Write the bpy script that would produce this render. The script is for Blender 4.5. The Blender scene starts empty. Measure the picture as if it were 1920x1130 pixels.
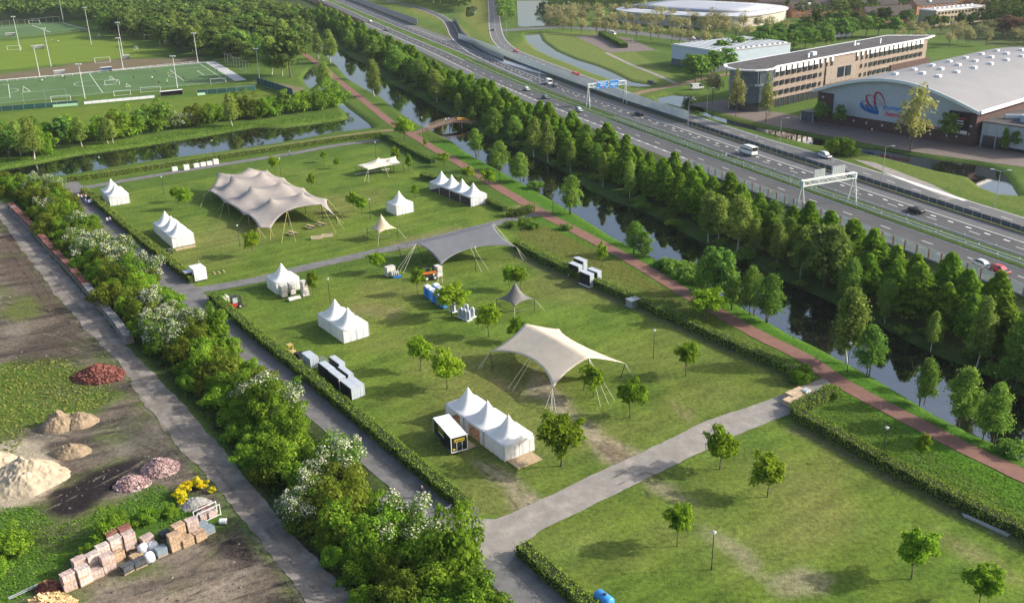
import bpy, bmesh, math, random
import numpy as np
from mathutils import Matrix, Vector
R = math.radians
SC = bpy.context.scene
COL = SC.collection
rnd = random.Random(7)

# ------------------------------------------------------------------ camera
IW, IH, FPX = 1920.0, 1130.0, 1781.52
PITCH, ROLL, CAMH = 0.389962, -0.026006, 67.762
fw = np.array([0, math.cos(PITCH), -math.sin(PITCH)])
up0 = np.array([0, math.sin(PITCH), math.cos(PITCH)])
rt0 = np.array([1.0, 0, 0])
rt = math.cos(ROLL)*rt0 + math.sin(ROLL)*up0
up = -math.sin(ROLL)*rt0 + math.cos(ROLL)*up0
cd = bpy.data.cameras.new('drone_camera'); cam = bpy.data.objects.new('drone_camera', cd); COL.objects.link(cam)
cd.sensor_width = 36.0; cd.lens = FPX/IW*36.0; cd.clip_start = 1.0; cd.clip_end = 20000
cam.matrix_world = Matrix(((rt[0], up[0], -fw[0], 0), (rt[1], up[1], -fw[1], 0), (rt[2], up[2], -fw[2], CAMH), (0, 0, 0, 1)))
SC.camera = cam

# ------------------------------------------------------------------ sky, sun, exposure
SUN_EL, SUN_AZ = 27.0, 2.0            # azimuth measured from +X towards +Y
w = bpy.data.worlds.new('World'); SC.world = w; w.use_nodes = True
wn = w.node_tree.nodes; wl = w.node_tree.links
sky = wn.new('ShaderNodeTexSky'); sky.sky_type = 'NISHITA'; sky.sun_disc = False
sky.sun_elevation = R(SUN_EL); sky.sun_rotation = R(90-SUN_AZ); sky.altitude = 60
sky.air_density = 1.0; sky.dust_density = 4.0; sky.ozone_density = 1.0
wl.new(sky.outputs[0], wn['Background'].inputs[0]); wn['Background'].inputs[1].default_value = 0.15
sd = bpy.data.lights.new('sun', 'SUN'); so = bpy.data.objects.new('sun', sd); COL.objects.link(so)
sd.energy = 3.7; sd.angle = R(0.6); sd.color = (1.0, 0.94, 0.84)
sv = Vector((math.cos(R(SUN_EL))*math.cos(R(SUN_AZ)), math.cos(R(SUN_EL))*math.sin(R(SUN_AZ)), math.sin(R(SUN_EL))))
so.rotation_euler = sv.to_track_quat('Z', 'Y').to_euler(); so.location = (300, 100, 200)
SC.view_settings.view_transform = 'Standard'; SC.view_settings.look = 'None'
SC.view_settings.exposure = 0.74; SC.view_settings.gamma = 1.0; SC.view_settings.use_curve_mapping = False
SC.render.engine = 'CYCLES'
try:
    SC.cycles.max_bounces = 8; SC.cycles.transparent_max_bounces = 12; SC.cycles.volume_bounces = 0
    SC.cycles.use_denoising = True
except Exception: pass

# ------------------------------------------------------------------ pixel -> place
def G(x, y, z=0.0):
    d = fw*FPX + rt*(x-IW/2) + up*(IH/2-y)
    t = (z-CAMH)/d[2]
    return np.array([t*d[0], t*d[1], z])
def GL(pts, z=0.0): return [G(a, b, z)[:2] for a, b in pts]
def PXM(P):                      # pixels per metre at a place
    d = np.asarray(P, float)-np.array([0, 0, CAMH]); return FPX/float(d @ fw)

# ------------------------------------------------------------------ materials
MATS = {}
def newmat(name):
    m = bpy.data.materials.new(name); m.use_nodes = True
    return m, m.node_tree.nodes, m.node_tree.links, m.node_tree.nodes['Principled BSDF']
def pm(name, col, rough=.7, var=.15, scale=2.0, bump=0.0, metal=0.0, spec=.3, detail=4, bscale=None):
    """plain painted / mineral surface: base colour broken up by noise, optional relief"""
    if name in MATS: return MATS[name]
    m, N, L, b = newmat(name)
    tc = N.new('ShaderNodeTexCoord'); n = N.new('ShaderNodeTexNoise')
    n.inputs['Scale'].default_value = scale; n.inputs['Detail'].default_value = detail
    L.new(tc.outputs['Object'], n.inputs['Vector'])
    r = N.new('ShaderNodeValToRGB'); e = r.color_ramp.elements
    e[0].position = .3; e[1].position = .72
    e[0].color = tuple(c*(1-var) for c in col)+(1,); e[1].color = tuple(min(1, c*(1+var)) for c in col)+(1,)
    L.new(n.outputs['Fac'], r.inputs['Fac']); L.new(r.outputs['Color'], b.inputs['Base Color'])
    b.inputs['Roughness'].default_value = rough; b.inputs['Metallic'].default_value = metal
    b.inputs['Specular IOR Level'].default_value = spec
    if bump:
        n2 = N.new('ShaderNodeTexNoise'); n2.inputs['Scale'].default_value = bscale or scale*4; n2.inputs['Detail'].default_value = 3
        L.new(tc.outputs['Object'], n2.inputs['Vector'])
        bp = N.new('ShaderNodeBump'); bp.inputs['Strength'].default_value = bump; bp.inputs['Distance'].default_value = .1
        L.new(n2.outputs['Fac'], bp.inputs['Height']); L.new(bp.outputs['Normal'], b.inputs['Normal'])
    MATS[name] = m; return m
def leafmat(name, dark, mid, light, trans=.35, objvar=.22):
    """foliage: every leaf face its own tint, every plant its own shift"""
    if name in MATS: return MATS[name]
    m, N, L, b = newmat(name); N.remove(b)
    ge = N.new('ShaderNodeNewGeometry'); oi = N.new('ShaderNodeObjectInfo')
    r = N.new('ShaderNodeValToRGB'); cr = r.color_ramp
    cr.elements[0].color = tuple(dark)+(1,); cr.elements[1].color = tuple(light)+(1,)
    k = cr.elements.new(.5); k.color = tuple(mid)+(1,)
    L.new(ge.outputs['Random Per Island'], r.inputs['Fac'])
    hs = N.new('ShaderNodeHueSaturation')
    mr = N.new('ShaderNodeMapRange'); mr.inputs[3].default_value = .495; mr.inputs[4].default_value = .515
    L.new(oi.outputs['Random'], mr.inputs[0]); L.new(mr.outputs[0], hs.inputs['Hue'])
    wn_ = N.new('ShaderNodeTexWhiteNoise'); wn_.noise_dimensions = '1D'; L.new(oi.outputs['Random'], wn_.inputs['W'])
    mv = N.new('ShaderNodeMapRange'); mv.inputs[3].default_value = 1-objvar; mv.inputs[4].default_value = 1+objvar
    L.new(wn_.outputs['Value'], mv.inputs[0]); L.new(mv.outputs[0], hs.inputs['Value'])
    L.new(r.outputs['Color'], hs.inputs['Color'])
    d = N.new('ShaderNodeBsdfDiffuse'); t = N.new('ShaderNodeBsdfTranslucent'); mx = N.new('ShaderNodeMixShader')
    L.new(hs.outputs[0], d.inputs['Color']); L.new(hs.outputs[0], t.inputs['Color'])
    mx.inputs[0].default_value = trans
    L.new(d.outputs[0], mx.inputs[1]); L.new(t.outputs[0], mx.inputs[2])
    L.new(mx.outputs[0], N['Material Output'].inputs[0])
    MATS[name] = m; return m

# ------------------------------------------------------------------ mesh builder
class MB:
    def __init__(s): s.v = []; s.f = []; s.m = []
    def add(s, vs, fs, mi=0):
        o = len(s.v); s.v += [tuple(map(float, v)) for v in vs]
        s.f += [tuple(i+o for i in f) for f in fs]; s.m += [mi]*len(fs); return s
    def box(s, c, d, rz=0.0, mi=0, taper=1.0):
        cx, cy, cz = c; dx, dy, dz = d[0]/2, d[1]/2, d[2]/2; ca, sa = math.cos(rz), math.sin(rz)
        vs = []
        for z, k in ((-dz, 1.0), (dz, taper)):
            for x, y in ((-dx, -dy), (dx, -dy), (dx, dy), (-dx, dy)):
                x *= k; y *= k
                vs.append((cx+x*ca-y*sa, cy+x*sa+y*ca, cz+z))
        return s.add(vs, [(3, 2, 1, 0), (4, 5, 6, 7), (0, 1, 5, 4), (1, 2, 6, 5), (2, 3, 7, 6), (3, 0, 4, 7)], mi)
    def tube(s, a, b, r0, r1=None, n=8, mi=0, cap=True):
        r1 = r0 if r1 is None else r1
        a = Vector(a); b = Vector(b); d = (b-a)
        if d.length < 1e-6: return s
        d.normalize(); t = Vector((0, 0, 1)) if abs(d.z) < .9 else Vector((1, 0, 0))
        u = d.cross(t).normalized(); v = d.cross(u)
        vs = []
        for p, r in ((a, r0), (b, r1)):
            for i in range(n):
                an = 2*math.pi*i/n; vs.append(p+u*math.cos(an)*r+v*math.sin(an)*r)
        fs = [(i, (i+1) % n, n+(i+1) % n, n+i) for i in range(n)]
        if cap: fs += [tuple(range(n))[::-1], tuple(range(n, 2*n))]
        return s.add(vs, fs, mi)
    def prism(s, poly, z0, z1, mi=0):
        n = len(poly); vs = [(p[0], p[1], z0) for p in poly]+[(p[0], p[1], z1) for p in poly]
        fs = [(i, (i+1) % n, n+(i+1) % n, n+i) for i in range(n)]+[tuple(range(n))[::-1], tuple(range(n, 2*n))]
        return s.add(vs, fs, mi)
    def quad(s, a, b, c, d, mi=0): return s.add([a, b, c, d], [(0, 1, 2, 3)], mi)
    def loft(s, rings, mi=0, caps=True):
        n = len(rings[0]); vs = [p for r in rings for p in r]; fs = []
        for k in range(len(rings)-1):
            for i in range(n):
                j = (i+1) % n; fs.append((k*n+i, k*n+j, (k+1)*n+j, (k+1)*n+i))
        if caps: fs += [tuple(range(n))[::-1], tuple(range((len(rings)-1)*n, len(rings)*n))]
        return s.add(vs, fs, mi)
    def mesh(s, name, mats, smooth=False):
        me = bpy.data.meshes.new(name); me.from_pydata(s.v, [], s.f)
        for m in (mats if isinstance(mats, (list, tuple)) else [mats]): me.materials.append(m)
        if any(s.m): me.polygons.foreach_set('material_index', s.m)
        if smooth: me.polygons.foreach_set('use_smooth', [True]*len(s.f))
        me.update(); return me
    def build(s, name, mats, parent=None, smooth=False):
        return link(bpy.data.objects.new(name, s.mesh(name, mats, smooth)), parent)
def link(o, parent=None):
    COL.objects.link(o)
    if parent is not None: o.parent = parent
    return o
def npmesh(name, v, f, mats, smooth=False):
    """fast mesh from arrays; f is (n,4) or (n,3)"""
    v = np.ascontiguousarray(v, np.float32); f = np.ascontiguousarray(f, np.int32); n, k = f.shape
    me = bpy.data.meshes.new(name); me.vertices.add(len(v)); me.vertices.foreach_set('co', v.ravel())
    me.loops.add(n*k); me.loops.foreach_set('vertex_index', f.ravel())
    me.polygons.add(n); me.polygons.foreach_set('loop_start', np.arange(0, n*k, k, dtype=np.int32))
    for m in (mats if isinstance(mats, (list, tuple)) else [mats]): me.materials.append(m)
    if smooth: me.polygons.foreach_set('use_smooth', np.ones(n, bool))
    me.update(calc_edges=True); return me
def tag(o, label=None, cat=None, group=None, kind=None):
    if label: o['label'] = label
    if cat: o['category'] = cat
    if group: o['group'] = group
    if kind: o['kind'] = kind
    return o
def thing(name, label, cat, loc=(0, 0, 0), rz=0.0, group=None, sc=None):
    o = bpy.data.objects.new(name, None); COL.objects.link(o); o.empty_display_size = .3
    o.location = tuple(map(float, loc)); o.rotation_euler = (0, 0, float(rz))
    if sc is not None: o.scale = sc if isinstance(sc, (tuple, list)) else (sc,)*3
    return tag(o, label, cat, group)
def copy_tree(o, loc=None, rz=None, sc=None, label=None, parent=None, group=None):
    c = o.copy(); COL.objects.link(c); c.parent = parent
    if loc is not None: c.location = tuple(map(float, loc))
    if rz is not None: c.rotation_euler = (0, 0, float(rz))
    if sc is not None: c.scale = sc if isinstance(sc, (tuple, list)) else (sc,)*3
    if label: c['label'] = label
    if group: c['group'] = group
    for ch in KIDS.get(o.name, []): 
        k = copy_tree(ch, parent=c)
    return c
KIDS = {}
def note(o):                       # remember a prototype's parts for copying
    KIDS[o.name] = [c for c in bpy.data.objects if c.parent == o]
    for c in KIDS[o.name]: note(c)
    return o
def sheet(name, poly, z, m, kind='structure', parent=None):
    o = MB().add([(p[0], p[1], z) for p in poly], [tuple(range(len(poly)))]).build(name, m, parent)
    if o.data.polygons[0].normal.z < 0: o.data.flip_normals()
    return tag(o, kind=kind) if kind and parent is None else o
def catmull(pts, k=6):
    pts = [np.asarray(p, float) for p in pts]; out = []
    for i in range(len(pts)-1):
        p0 = pts[max(i-1, 0)]; p1 = pts[i]; p2 = pts[i+1]; p3 = pts[min(i+2, len(pts)-1)]
        for j in range(k):
            t = j/k; out.append(.5*((2*p1)+(-p0+p2)*t+(2*p0-5*p1+4*p2-p3)*t*t+(-p0+3*p1-3*p2+p3)*t**3))
    out.append(pts[-1]); return np.array(out)
def offset(line, d):
    line = np.asarray(line, float); t = np.gradient(line, axis=0); t /= np.linalg.norm(t, axis=1)[:, None]+1e-9
    return line+np.stack([-t[:, 1], t[:, 0]], 1)*d
def resample(line, step):
    line = np.asarray(line, float); s = np.r_[0, np.cumsum(np.linalg.norm(np.diff(line, axis=0), axis=1))]
    q = np.arange(0, s[-1], step); return np.stack([np.interp(q, s, line[:, 0]), np.interp(q, s, line[:, 1])], 1)
def ragged(line, amp=.16, seed=0, step=.7):
    q = resample(np.asarray(line, float), step); t = np.gradient(q, axis=0); t /= np.linalg.norm(t, axis=1)[:, None]+1e-9
    return q+np.stack([-t[:, 1], t[:, 0]], 1)*((vnoise(q, .8, seed+60, 3)-.5)*2*amp)[:, None]
def ribbon(name, L, Rr, z, m, kind='structure', parent=None):
    n = len(L); v = [(p[0], p[1], z) for p in L]+[(p[0], p[1], z) for p in Rr]
    o = MB().add(v, [(i, i+1, n+i+1, n+i) for i in range(n-1)]).build(name, m, parent)
    if o.data.polygons[0].normal.z < 0: o.data.flip_normals()
    return tag(o, kind=kind) if kind and parent is None else o
def pip(P, poly):                  # points in polygon
    x, y = P[:, 0], P[:, 1]; ins = np.zeros(len(P), bool); n = len(poly); j = n-1
    for i in range(n):
        xi, yi = poly[i]; xj, yj = poly[j]
        if yi != yj:
            ins ^= ((yi > y) != (yj > y)) & (x < (xj-xi)*(y-yi)/(yj-yi)+xi)
        j = i
    return ins
def segd(P, poly, closed=True):    # distance to outline
    d = np.full(len(P), 1e9); n = len(poly)
    for i in range(n if closed else n-1):
        a = np.asarray(poly[i], float); b = np.asarray(poly[(i+1) % n], float); ab = b-a
        t = np.clip(((P-a) @ ab)/(ab @ ab+1e-12), 0, 1)
        d = np.minimum(d, np.linalg.norm(P-a-t[:, None]*ab, axis=1))
    return d
def vnoise(P, scale, seed=0, oct=4):
    out = np.zeros(len(P)); amp = 1; tot = 0
    for o in range(oct):
        q = P*scale*(2**o)+seed*17.3+o*5.1; i = np.floor(q).astype(np.int64); f = q-i; f = f*f*(3-2*f)
        def h(a, b):
            k = (a*374761393+b*668265263+seed*982451653) & 0x7fffffff
            k = ((k ^ (k >> 13))*1274126177) & 0x7fffffff; return ((k ^ (k >> 16)) & 0xffff)/65535.0
        x0, y0 = i[:, 0], i[:, 1]
        n = (h(x0, y0)*(1-f[:, 0])+h(x0+1, y0)*f[:, 0])*(1-f[:, 1])+(h(x0, y0+1)*(1-f[:, 0])+h(x0+1, y0+1)*f[:, 0])*f[:, 1]
        out += n*amp; tot += amp; amp *= .5
    return out/tot
# ================================================================== THE SETTING
# ---- highway axis (centre of the planted median), near to far
AX = catmull([(134, 105), (102.5, 177.5), (66.6, 260), (45.5, 310), (31.2, 344.5), (13, 391), (-9, 453), (-27, 507), (-46, 560), (-71, 630), (-96, 701), (-146, 844), (-200, 985)], 8)
def hw(o): return offset(AX, o)
# ---- water outlines (pixels on the water's edge, water lies 0.7 m down)
WZ = -0.7
W1n = [(598, 92), (633, 126), (650, 147), (674, 162), (711, 181), (741, 205), (771, 226), (798, 241), (846, 265), (873, 286), (906, 304), (1006, 359), (1055, 388), (1087, 407), (1113, 423), (1151, 447), (1224, 483), (1247, 496), (1340, 548), (1444, 607), (1485, 630), (1526, 649), (1631, 705), (1706, 750), (1755, 780), (1815, 810), (1875, 836), (1920, 862), (2100, 950)]
W1f = [(2100, 830), (1920, 744), (1901, 735), (1845, 701), (1785, 679), (1725, 652), (1665, 619), (1624, 596), (1567, 570), (1358, 477), (1310, 452), (1247, 417), (1199, 394), (1151, 378), (1103, 356), (1065, 327), (1005, 297), (930, 262), (880, 240), (846, 217), (816, 202), (786, 184), (756, 168), (729, 156), (714, 145), (690, 123), (669, 114), (633, 93), (612, 80)]
W2 = [(608, 168), (636, 184), (651, 202), (675, 220), (702, 241), (621, 250), (530, 268), (440, 282), (271, 305), (129, 329), (0, 338), (-200, 372), (-200, 346), (0, 319), (72, 307), (144, 292), (271, 274), (385, 256), (480, 239), (530, 241), (636, 227), (655, 223), (648, 211), (627, 193), (614, 181), (596, 171), (575, 162), (568, 148), (572, 140), (583, 128), (592, 140), (598, 152)]
W3 = [(983, 66), (991, 81), (1009, 96), (1036, 108), (1067, 120), (1103, 135), (1145, 150), (1160, 158), (1180, 163), (1211, 164), (1225, 162), (1211, 158), (1181, 153), (1145, 135), (1115, 123), (1076, 111), (1042, 96), (1017, 77), (1012, 65)]
W4 = [(1230, 184), (1262, 178), (1305, 181), (1292, 190), (1330, 215), (1426, 240), (1495, 250), (1532, 259), (1601, 275), (1664, 283), (1757, 300), (1832, 309), (1876, 322), (1889, 335), (1910, 369), (1875, 366), (1840, 353), (1814, 333), (1760, 323), (1677, 302), (1604, 284), (1520, 272), (1451, 253), (1380, 238), (1300, 210), (1262, 197), (1240, 194)]
W5 = [(969, 2), (971, 37), (975, 50), (1012, 49), (1052, 47), (1019, 35), (1033, 23), (1021, 12), (1024, 2)]
W6 = [(875, 14), (894, 13), (890, 28), (874, 31)]
W7 = [(470, 16), (500, 13), (506, 21), (480, 25)]
WATER = [GL(a, WZ) for a in (W1n+W1f, W2, W3, W4)]+[[tuple(p) for p in catmull(GL(a+a[:1], .05), 4)[:-1]] for a in (W5, W6, W7)]
# ---- terrain: one height sheet out to the horizon, hollowed where the water lies
xs = np.r_[-2600, -2000, -1500, -1100, np.arange(-800, -190, 10), np.arange(-190, 172, .8), np.arange(174, 480, 6), 520, 700, 1100, 1800, 2600]
ys = np.r_[-1500, -600, -200, 0, np.arange(30, 60, 3), np.arange(60, 310, .75), np.arange(310, 580, 2.), np.arange(582, 1100, 9), 1200, 1500, 2000, 2800, 3600]
XX, YY = np.meshgrid(xs, ys); GP = np.stack([XX.ravel(), YY.ravel()], 1)
GZ = np.zeros(len(GP)); WD = np.full(len(GP), 99.0)
for wp in WATER[:4]:
    bb = np.array(wp); sel = np.where((GP[:, 0] > bb[:, 0].min()-6) & (GP[:, 0] < bb[:, 0].max()+6) & (GP[:, 1] > bb[:, 1].min()-6) & (GP[:, 1] < bb[:, 1].max()+6))[0]
    if not len(sel): continue
    d = segd(GP[sel], wp); ins = pip(GP[sel], wp); d = np.where(ins, -d, d)
    WD[sel] = np.minimum(WD[sel], d)
GZ = np.where(WD < 90, np.clip(WZ+WD*.42, -1.6, 0), 0)
near = (GP[:, 1] < 320) & (np.abs(GP[:, 0]) < 200)
GZ += np.where(near & (WD > 3), (vnoise(GP, .35, 3, 3)-.5)*.06-.03, 0)
# ---- ground colours: what grows or lies where
def c3(*a): return np.array(a, float)
GRASS = c3(.068, .118, .018); LAWN = c3(.104, .156, .022); SOIL = c3(.105, .084, .060); DARK = c3(.035, .028, .024); SAND = c3(.30, .235, .150); DRY = c3(.135, .125, .05); LUSH = c3(.062, .160, .012); FIELD = c3(.125, .185, .022)
GC = np.tile(GRASS, (len(GP), 1))
n1 = vnoise(GP, .05, 1); n2 = vnoise(GP, .22, 2); n3 = vnoise(GP, .9, 5, 3)
GW = GP+np.stack([vnoise(GP, .3, 8)-.5, vnoise(GP, .3, 9)-.5], 1)*2.0          # ragged edges
def area(px, col, soft=1.2, amt=1.0, rag=1.0, mod=None, world=False):
    global GC
    poly = px if world else GL(px); bb = np.array(poly)
    sel = np.where((GP[:, 0] > bb[:, 0].min()-4) & (GP[:, 0] < bb[:, 0].max()+4) & (GP[:, 1] > bb[:, 1].min()-4) & (GP[:, 1] < bb[:, 1].max()+4))[0]
    if not len(sel): return
    Q = GP[sel]+(GW[sel]-GP[sel])*rag
    d = segd(Q, poly); d = np.where(pip(Q, poly), d, -d)
    k = np.clip(d/soft+.5, 0, 1)*amt
    if mod is not None: k = k*mod[sel]
    GC[sel] = GC[sel]*(1-k[:, None])+np.asarray(col)*k[:, None]
# broad variety
GC *= (0.75+.5*n1)[:, None]
GC += (np.clip(n2-.5, 0, 1)*.12)[:, None]*c3(.5, .42, .1)
# farther country: fields, woodland floor
area([(-400, 60), (0, 60), (130, 40), (600, 20), (600, -60), (-600, -60)], c3(.03, .05, .015), 8)
# rough meadow strips beside the canals
area([(800, 270), (985, 400), (1530, 700), (1920, 960), (1920, 830), (1240, 490), (1000, 350), (850, 262)], LUSH, 1.5, .75)
area([(1120, 510), (960, 440), (1010, 420), (1080, 450), (1180, 500), (1260, 545), (1300, 585)], c3(.12, .13, .03), 2.5, .8)
area([(0, 335), (0, 300), (640, 215), (655, 222), (440, 285)], c3(.085, .14, .022), 2)
area([(1300, 165), (1130, 60), (1000, 60), (950, 100), (1100, 150)], c3(.12, .16, .035), 3)
area([(760, 20), (830, 40), (845, 75), (900, 110), (880, 60), (790, 10)], c3(.16, .15, .03), 3)
area([(860, 30), (930, 90), (925, 0), (890, 0)], c3(.13, .15, .03), 3)
area([(640, 8), (580, 20), (440, 12), (440, -10), (600, -10)], c3(.10, .15, .03), 3)
# grass under the lime rows, tree shade painted in as darker green
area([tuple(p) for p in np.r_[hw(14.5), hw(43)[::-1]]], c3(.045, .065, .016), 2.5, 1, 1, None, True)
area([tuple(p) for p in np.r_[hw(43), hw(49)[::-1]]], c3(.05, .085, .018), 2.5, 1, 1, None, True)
# mown park lawns
LAWNS = [[(158, 372), (330, 345), (700, 274), (800, 330), (985, 402), (945, 430), (720, 478), (370, 545)],
         [(392, 560), (500, 540), (760, 478), (945, 428), (1100, 500), (1525, 708), (1450, 752), (955, 966), (890, 966)],
         [(968, 1026), (1020, 985), (1300, 850), (1480, 775), (1940, 1005), (2100, 1100), (1900, 1300), (1200, 1250)]]
for L_ in LAWNS: area(L_, LAWN, 1.2, 1, .35)
inl = np.zeros(len(GP))
for L_ in LAWNS: inl = np.maximum(inl, pip(GP, GL(L_)))
# patchy lawn: greener and drier drifts, mowing direction across the slope
t_ = GP @ np.array([.82, .57]); s_ = GP @ np.array([-.57, .82])
mow = vnoise(np.stack([t_*.06, s_*.9], 1), 1.0, 21, 3)
k = (inl*np.clip((n2-.40)*3.4, 0, 1)*.62)[:, None]; GC = GC*(1-k)+c3(.056, .105, .014)*k
k = (inl*np.clip((n1-.47)*3.5, 0, 1)*.7)[:, None]; GC = GC*(1-k)+c3(.150, .155, .045)*k
GC *= (1+inl*(mow-.5)*.5)[:, None]; GC *= (1+inl*.025*np.sign(np.sin(s_*1.9+.8*n2)))[:, None]
WEAR = [[(1085, 790), (1118, 805), (1200, 852), (1190, 868), (1140, 866), (1108, 838)], [(1000, 690), (1060, 745), (1110, 800), (1075, 800), (1030, 770), (985, 725)],
        [(893, 862), (918, 872), (1008, 935), (992, 957), (955, 957), (938, 912)], [(1212, 898), (1262, 905), (1312, 938), (1280, 946), (1225, 922)],
        [(1420, 1085), (1500, 1064), (1560, 1085), (1540, 1110), (1450, 1112)], [(1320, 980), (1430, 1060), (1420, 1085), (1330, 1010)],
        [(1250, 745), (1300, 770), (1310, 795), (1270, 780)], [(1750, 985), (1850, 1030), (1920, 1090), (1880, 1085), (1790, 1030)], [(960, 385), (1000, 378), (1040, 400), (980, 408)], [(905, 690), (990, 735), (1000, 760), (940, 730)],
        [(720, 455), (850, 425), (880, 430), (760, 470)], [(655, 570), (760, 575), (740, 600), (660, 590)]]
for i, w_ in enumerate(WEAR): area(w_, c3(.27, .225, .155) if i < 6 else c3(.18, .16, .075), 1.6, .95 if i < 3 else .65, 1.2, np.clip(.45+n3*.9, 0, 1))
area([(1110, 825), (1150, 835), (1195, 858), (1160, 868), (1130, 850)], c3(.10, .075, .05), 1.0, .8, 1.0, np.clip(n3*1.6-.2, 0, 1))
# ring of bare soil by the hedges
for h_ in ([(960, 470), (1500, 702)], [(1490, 790), (1930, 1010)]):
    a, b = GL(h_); area([tuple(a), tuple(b), (b[0]-1.5, b[1]-2.4), (a[0]-1.5, a[1]-2.4)], c3(.11, .095, .06), 1.2, .6, 1, None, True)
# building yard
YARD = [(-300, 420), (5, 408), (48, 477), (120, 571), (168, 625), (226, 686), (271, 756), (331, 831), (379, 897), (430, 955), (480, 1030), (580, 1140), (620, 1250), (-400, 1250), (-500, 800)]
area(YARD, c3(.140, .116, .088), 2, 1, .6)
iny = pip(GP, GL(YARD)).astype(float)
st = vnoise(np.stack([(GP @ np.array([.93, .36]))*.05, (GP @ np.array([-.36, .93]))*.75], 1), 1.0, 31, 4)
k = (iny*np.clip((st-.45)*6, 0, 1)*.88)[:, None]; GC = GC*(1-k)+c3(.046, .039, .034)*k
k = (iny*np.clip((n2-.50)*4, 0, 1)*.75)[:, None]; GC = GC*(1-k)+c3(.20, .172, .135)*k
gm = np.clip((vnoise(GP, .10, 41)-.46)*6, 0, 1)*np.clip(.5+n3, 0, 1)
k = (iny*np.clip((vnoise(GP, .16, 43)-.52)*7, 0, 1)*np.clip(n3*1.6, 0, 1)*.75)[:, None]; GC = GC*(1-k)+c3(.085, .115, .025)*k
area([(-60, 520), (40, 540), (120, 600), (100, 640), (0, 640), (-60, 640)], c3(.10, .12, .03), 3, .9, 2, gm)
area([(-200, 690), (0, 680), (120, 672), (215, 712), (235, 745), (180, 772), (60, 800), (30, 850), (-200, 870)], c3(.075, .130, .014), 2.5, .9, 2.5, np.clip(.35+n2*1.1, 0, 1))
area([(110, 905), (230, 850), (270, 860), (120, 960), (0, 990)], c3(.085, .12, .025), 1.5, .6, 1.5, np.clip(n3*1.6-.1, 0, 1))
area([(-200, 930), (60, 950), (110, 985), (200, 955), (300, 905), (330, 925), (420, 960), (430, 985), (350, 1010), (270, 1010), (180, 1030), (110, 1090), (0, 1140), (-200, 1160)], c3(.06, .125, .016), 2, .95, 2)
area([(78, 955), (105, 918), (165, 893), (235, 862), (270, 850), (262, 872), (225, 905), (190, 935), (150, 968), (110, 970)], c3(.020, .017, .018), 1.1, 1.0, 1.2)
area([(20, 985), (100, 985), (170, 960), (160, 1010), (90, 1040)], c3(.10, .095, .05), 2, .7, 1.5)
area([(-100, 830), (0, 825), (60, 820), (110, 860), (120, 905), (60, 945), (-100, 970)], c3(.36, .30, .22), 1.2, .9, 1.0)
area([(40, 640), (130, 590), (190, 660), (130, 680), (20, 690)], c3(.055, .045, .036), 2, .7, 2)
area([(0, 400), (110, 560), (150, 640), (60, 560), (0, 500)], c3(.085, .06, .045), 2, .7, 2)
area([(240, 760), (330, 840), (370, 900), (300, 880), (200, 800)], c3(.07, .06, .05), 2, .6, 2)
area([(400, 1020), (430, 1005), (470, 1020), (480, 1055), (440, 1065), (405, 1055)], c3(.035, .028, .026), .9, .95, 1.2)
area([(440, 1090), (560, 1060), (640, 1140), (640, 1200), (420, 1180)], c3(.07, .05, .04), 2, .8, 2, np.clip(st*2-.5, 0, 1))
area([(170, 1110), (420, 1040), (470, 1070), (450, 1140), (300, 1180), (150, 1160)], c3(.25, .205, .155), 2, .8, 2, np.clip(1.4-st*1.6, 0, 1))
# ditch and scrub floor between yard and park road
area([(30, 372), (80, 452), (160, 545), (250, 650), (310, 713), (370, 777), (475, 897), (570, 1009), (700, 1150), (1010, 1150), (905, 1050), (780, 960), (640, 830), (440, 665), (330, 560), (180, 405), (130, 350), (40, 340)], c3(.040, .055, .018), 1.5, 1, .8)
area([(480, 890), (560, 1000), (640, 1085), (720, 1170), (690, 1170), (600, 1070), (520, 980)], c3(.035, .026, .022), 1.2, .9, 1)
# sports fields
area([(-300, 250), (0, 214), (525, 168), (575, 200), (430, 210), (150, 245), (0, 262), (-300, 290)], FIELD*.82, 1.5, 1, .3)
area([(-300, 140), (0, 132), (160, 116), (330, 100), (270, 78), (180, 62), (0, 78), (-300, 100)], FIELD, 1.5, 1, .3)
area([(-300, 175), (0, 152), (375, 118), (380, 108), (200, 112), (0, 140), (-300, 158)], c3(.15, .115, .075), 1.5, .9, .6)
area([(480, 150), (575, 165), (572, 185), (520, 165)], c3(.19, .15, .10), 1.5, .8, 1)
# east side
area([(1330, 200), (1440, 240), (1920, 330), (1920, 300), (1500, 240), (1400, 210)], c3(.06, .11, .02), 1.5, .9)
area([tuple(p) for p in np.r_[hw(-30), hw(-42)[::-1]]], c3(.115, .15, .03), 1.5, .55, 1, None, True)
area([tuple(p) for p in np.r_[hw(-15.6), hw(-18.3)[::-1]]], c3(.12, .12, .05), .8, .9, .5, None, True)
area([(1600, 30), (1920, 100), (1920, 20), (1700, 10)], c3(.07, .09, .03), 5, .8)
GC *= (.80+.40*n3)[:, None]; GC[:, 0] *= 1+.16*(vnoise(GP, .12, 51)-.5)
WET = np.clip(-WD*.6+.3, 0, 1)[:, None]; GC = GC*(1-WET)+c3(.02, .018, .012)*WET
GC = np.clip(GC, .008, .7)

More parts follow.
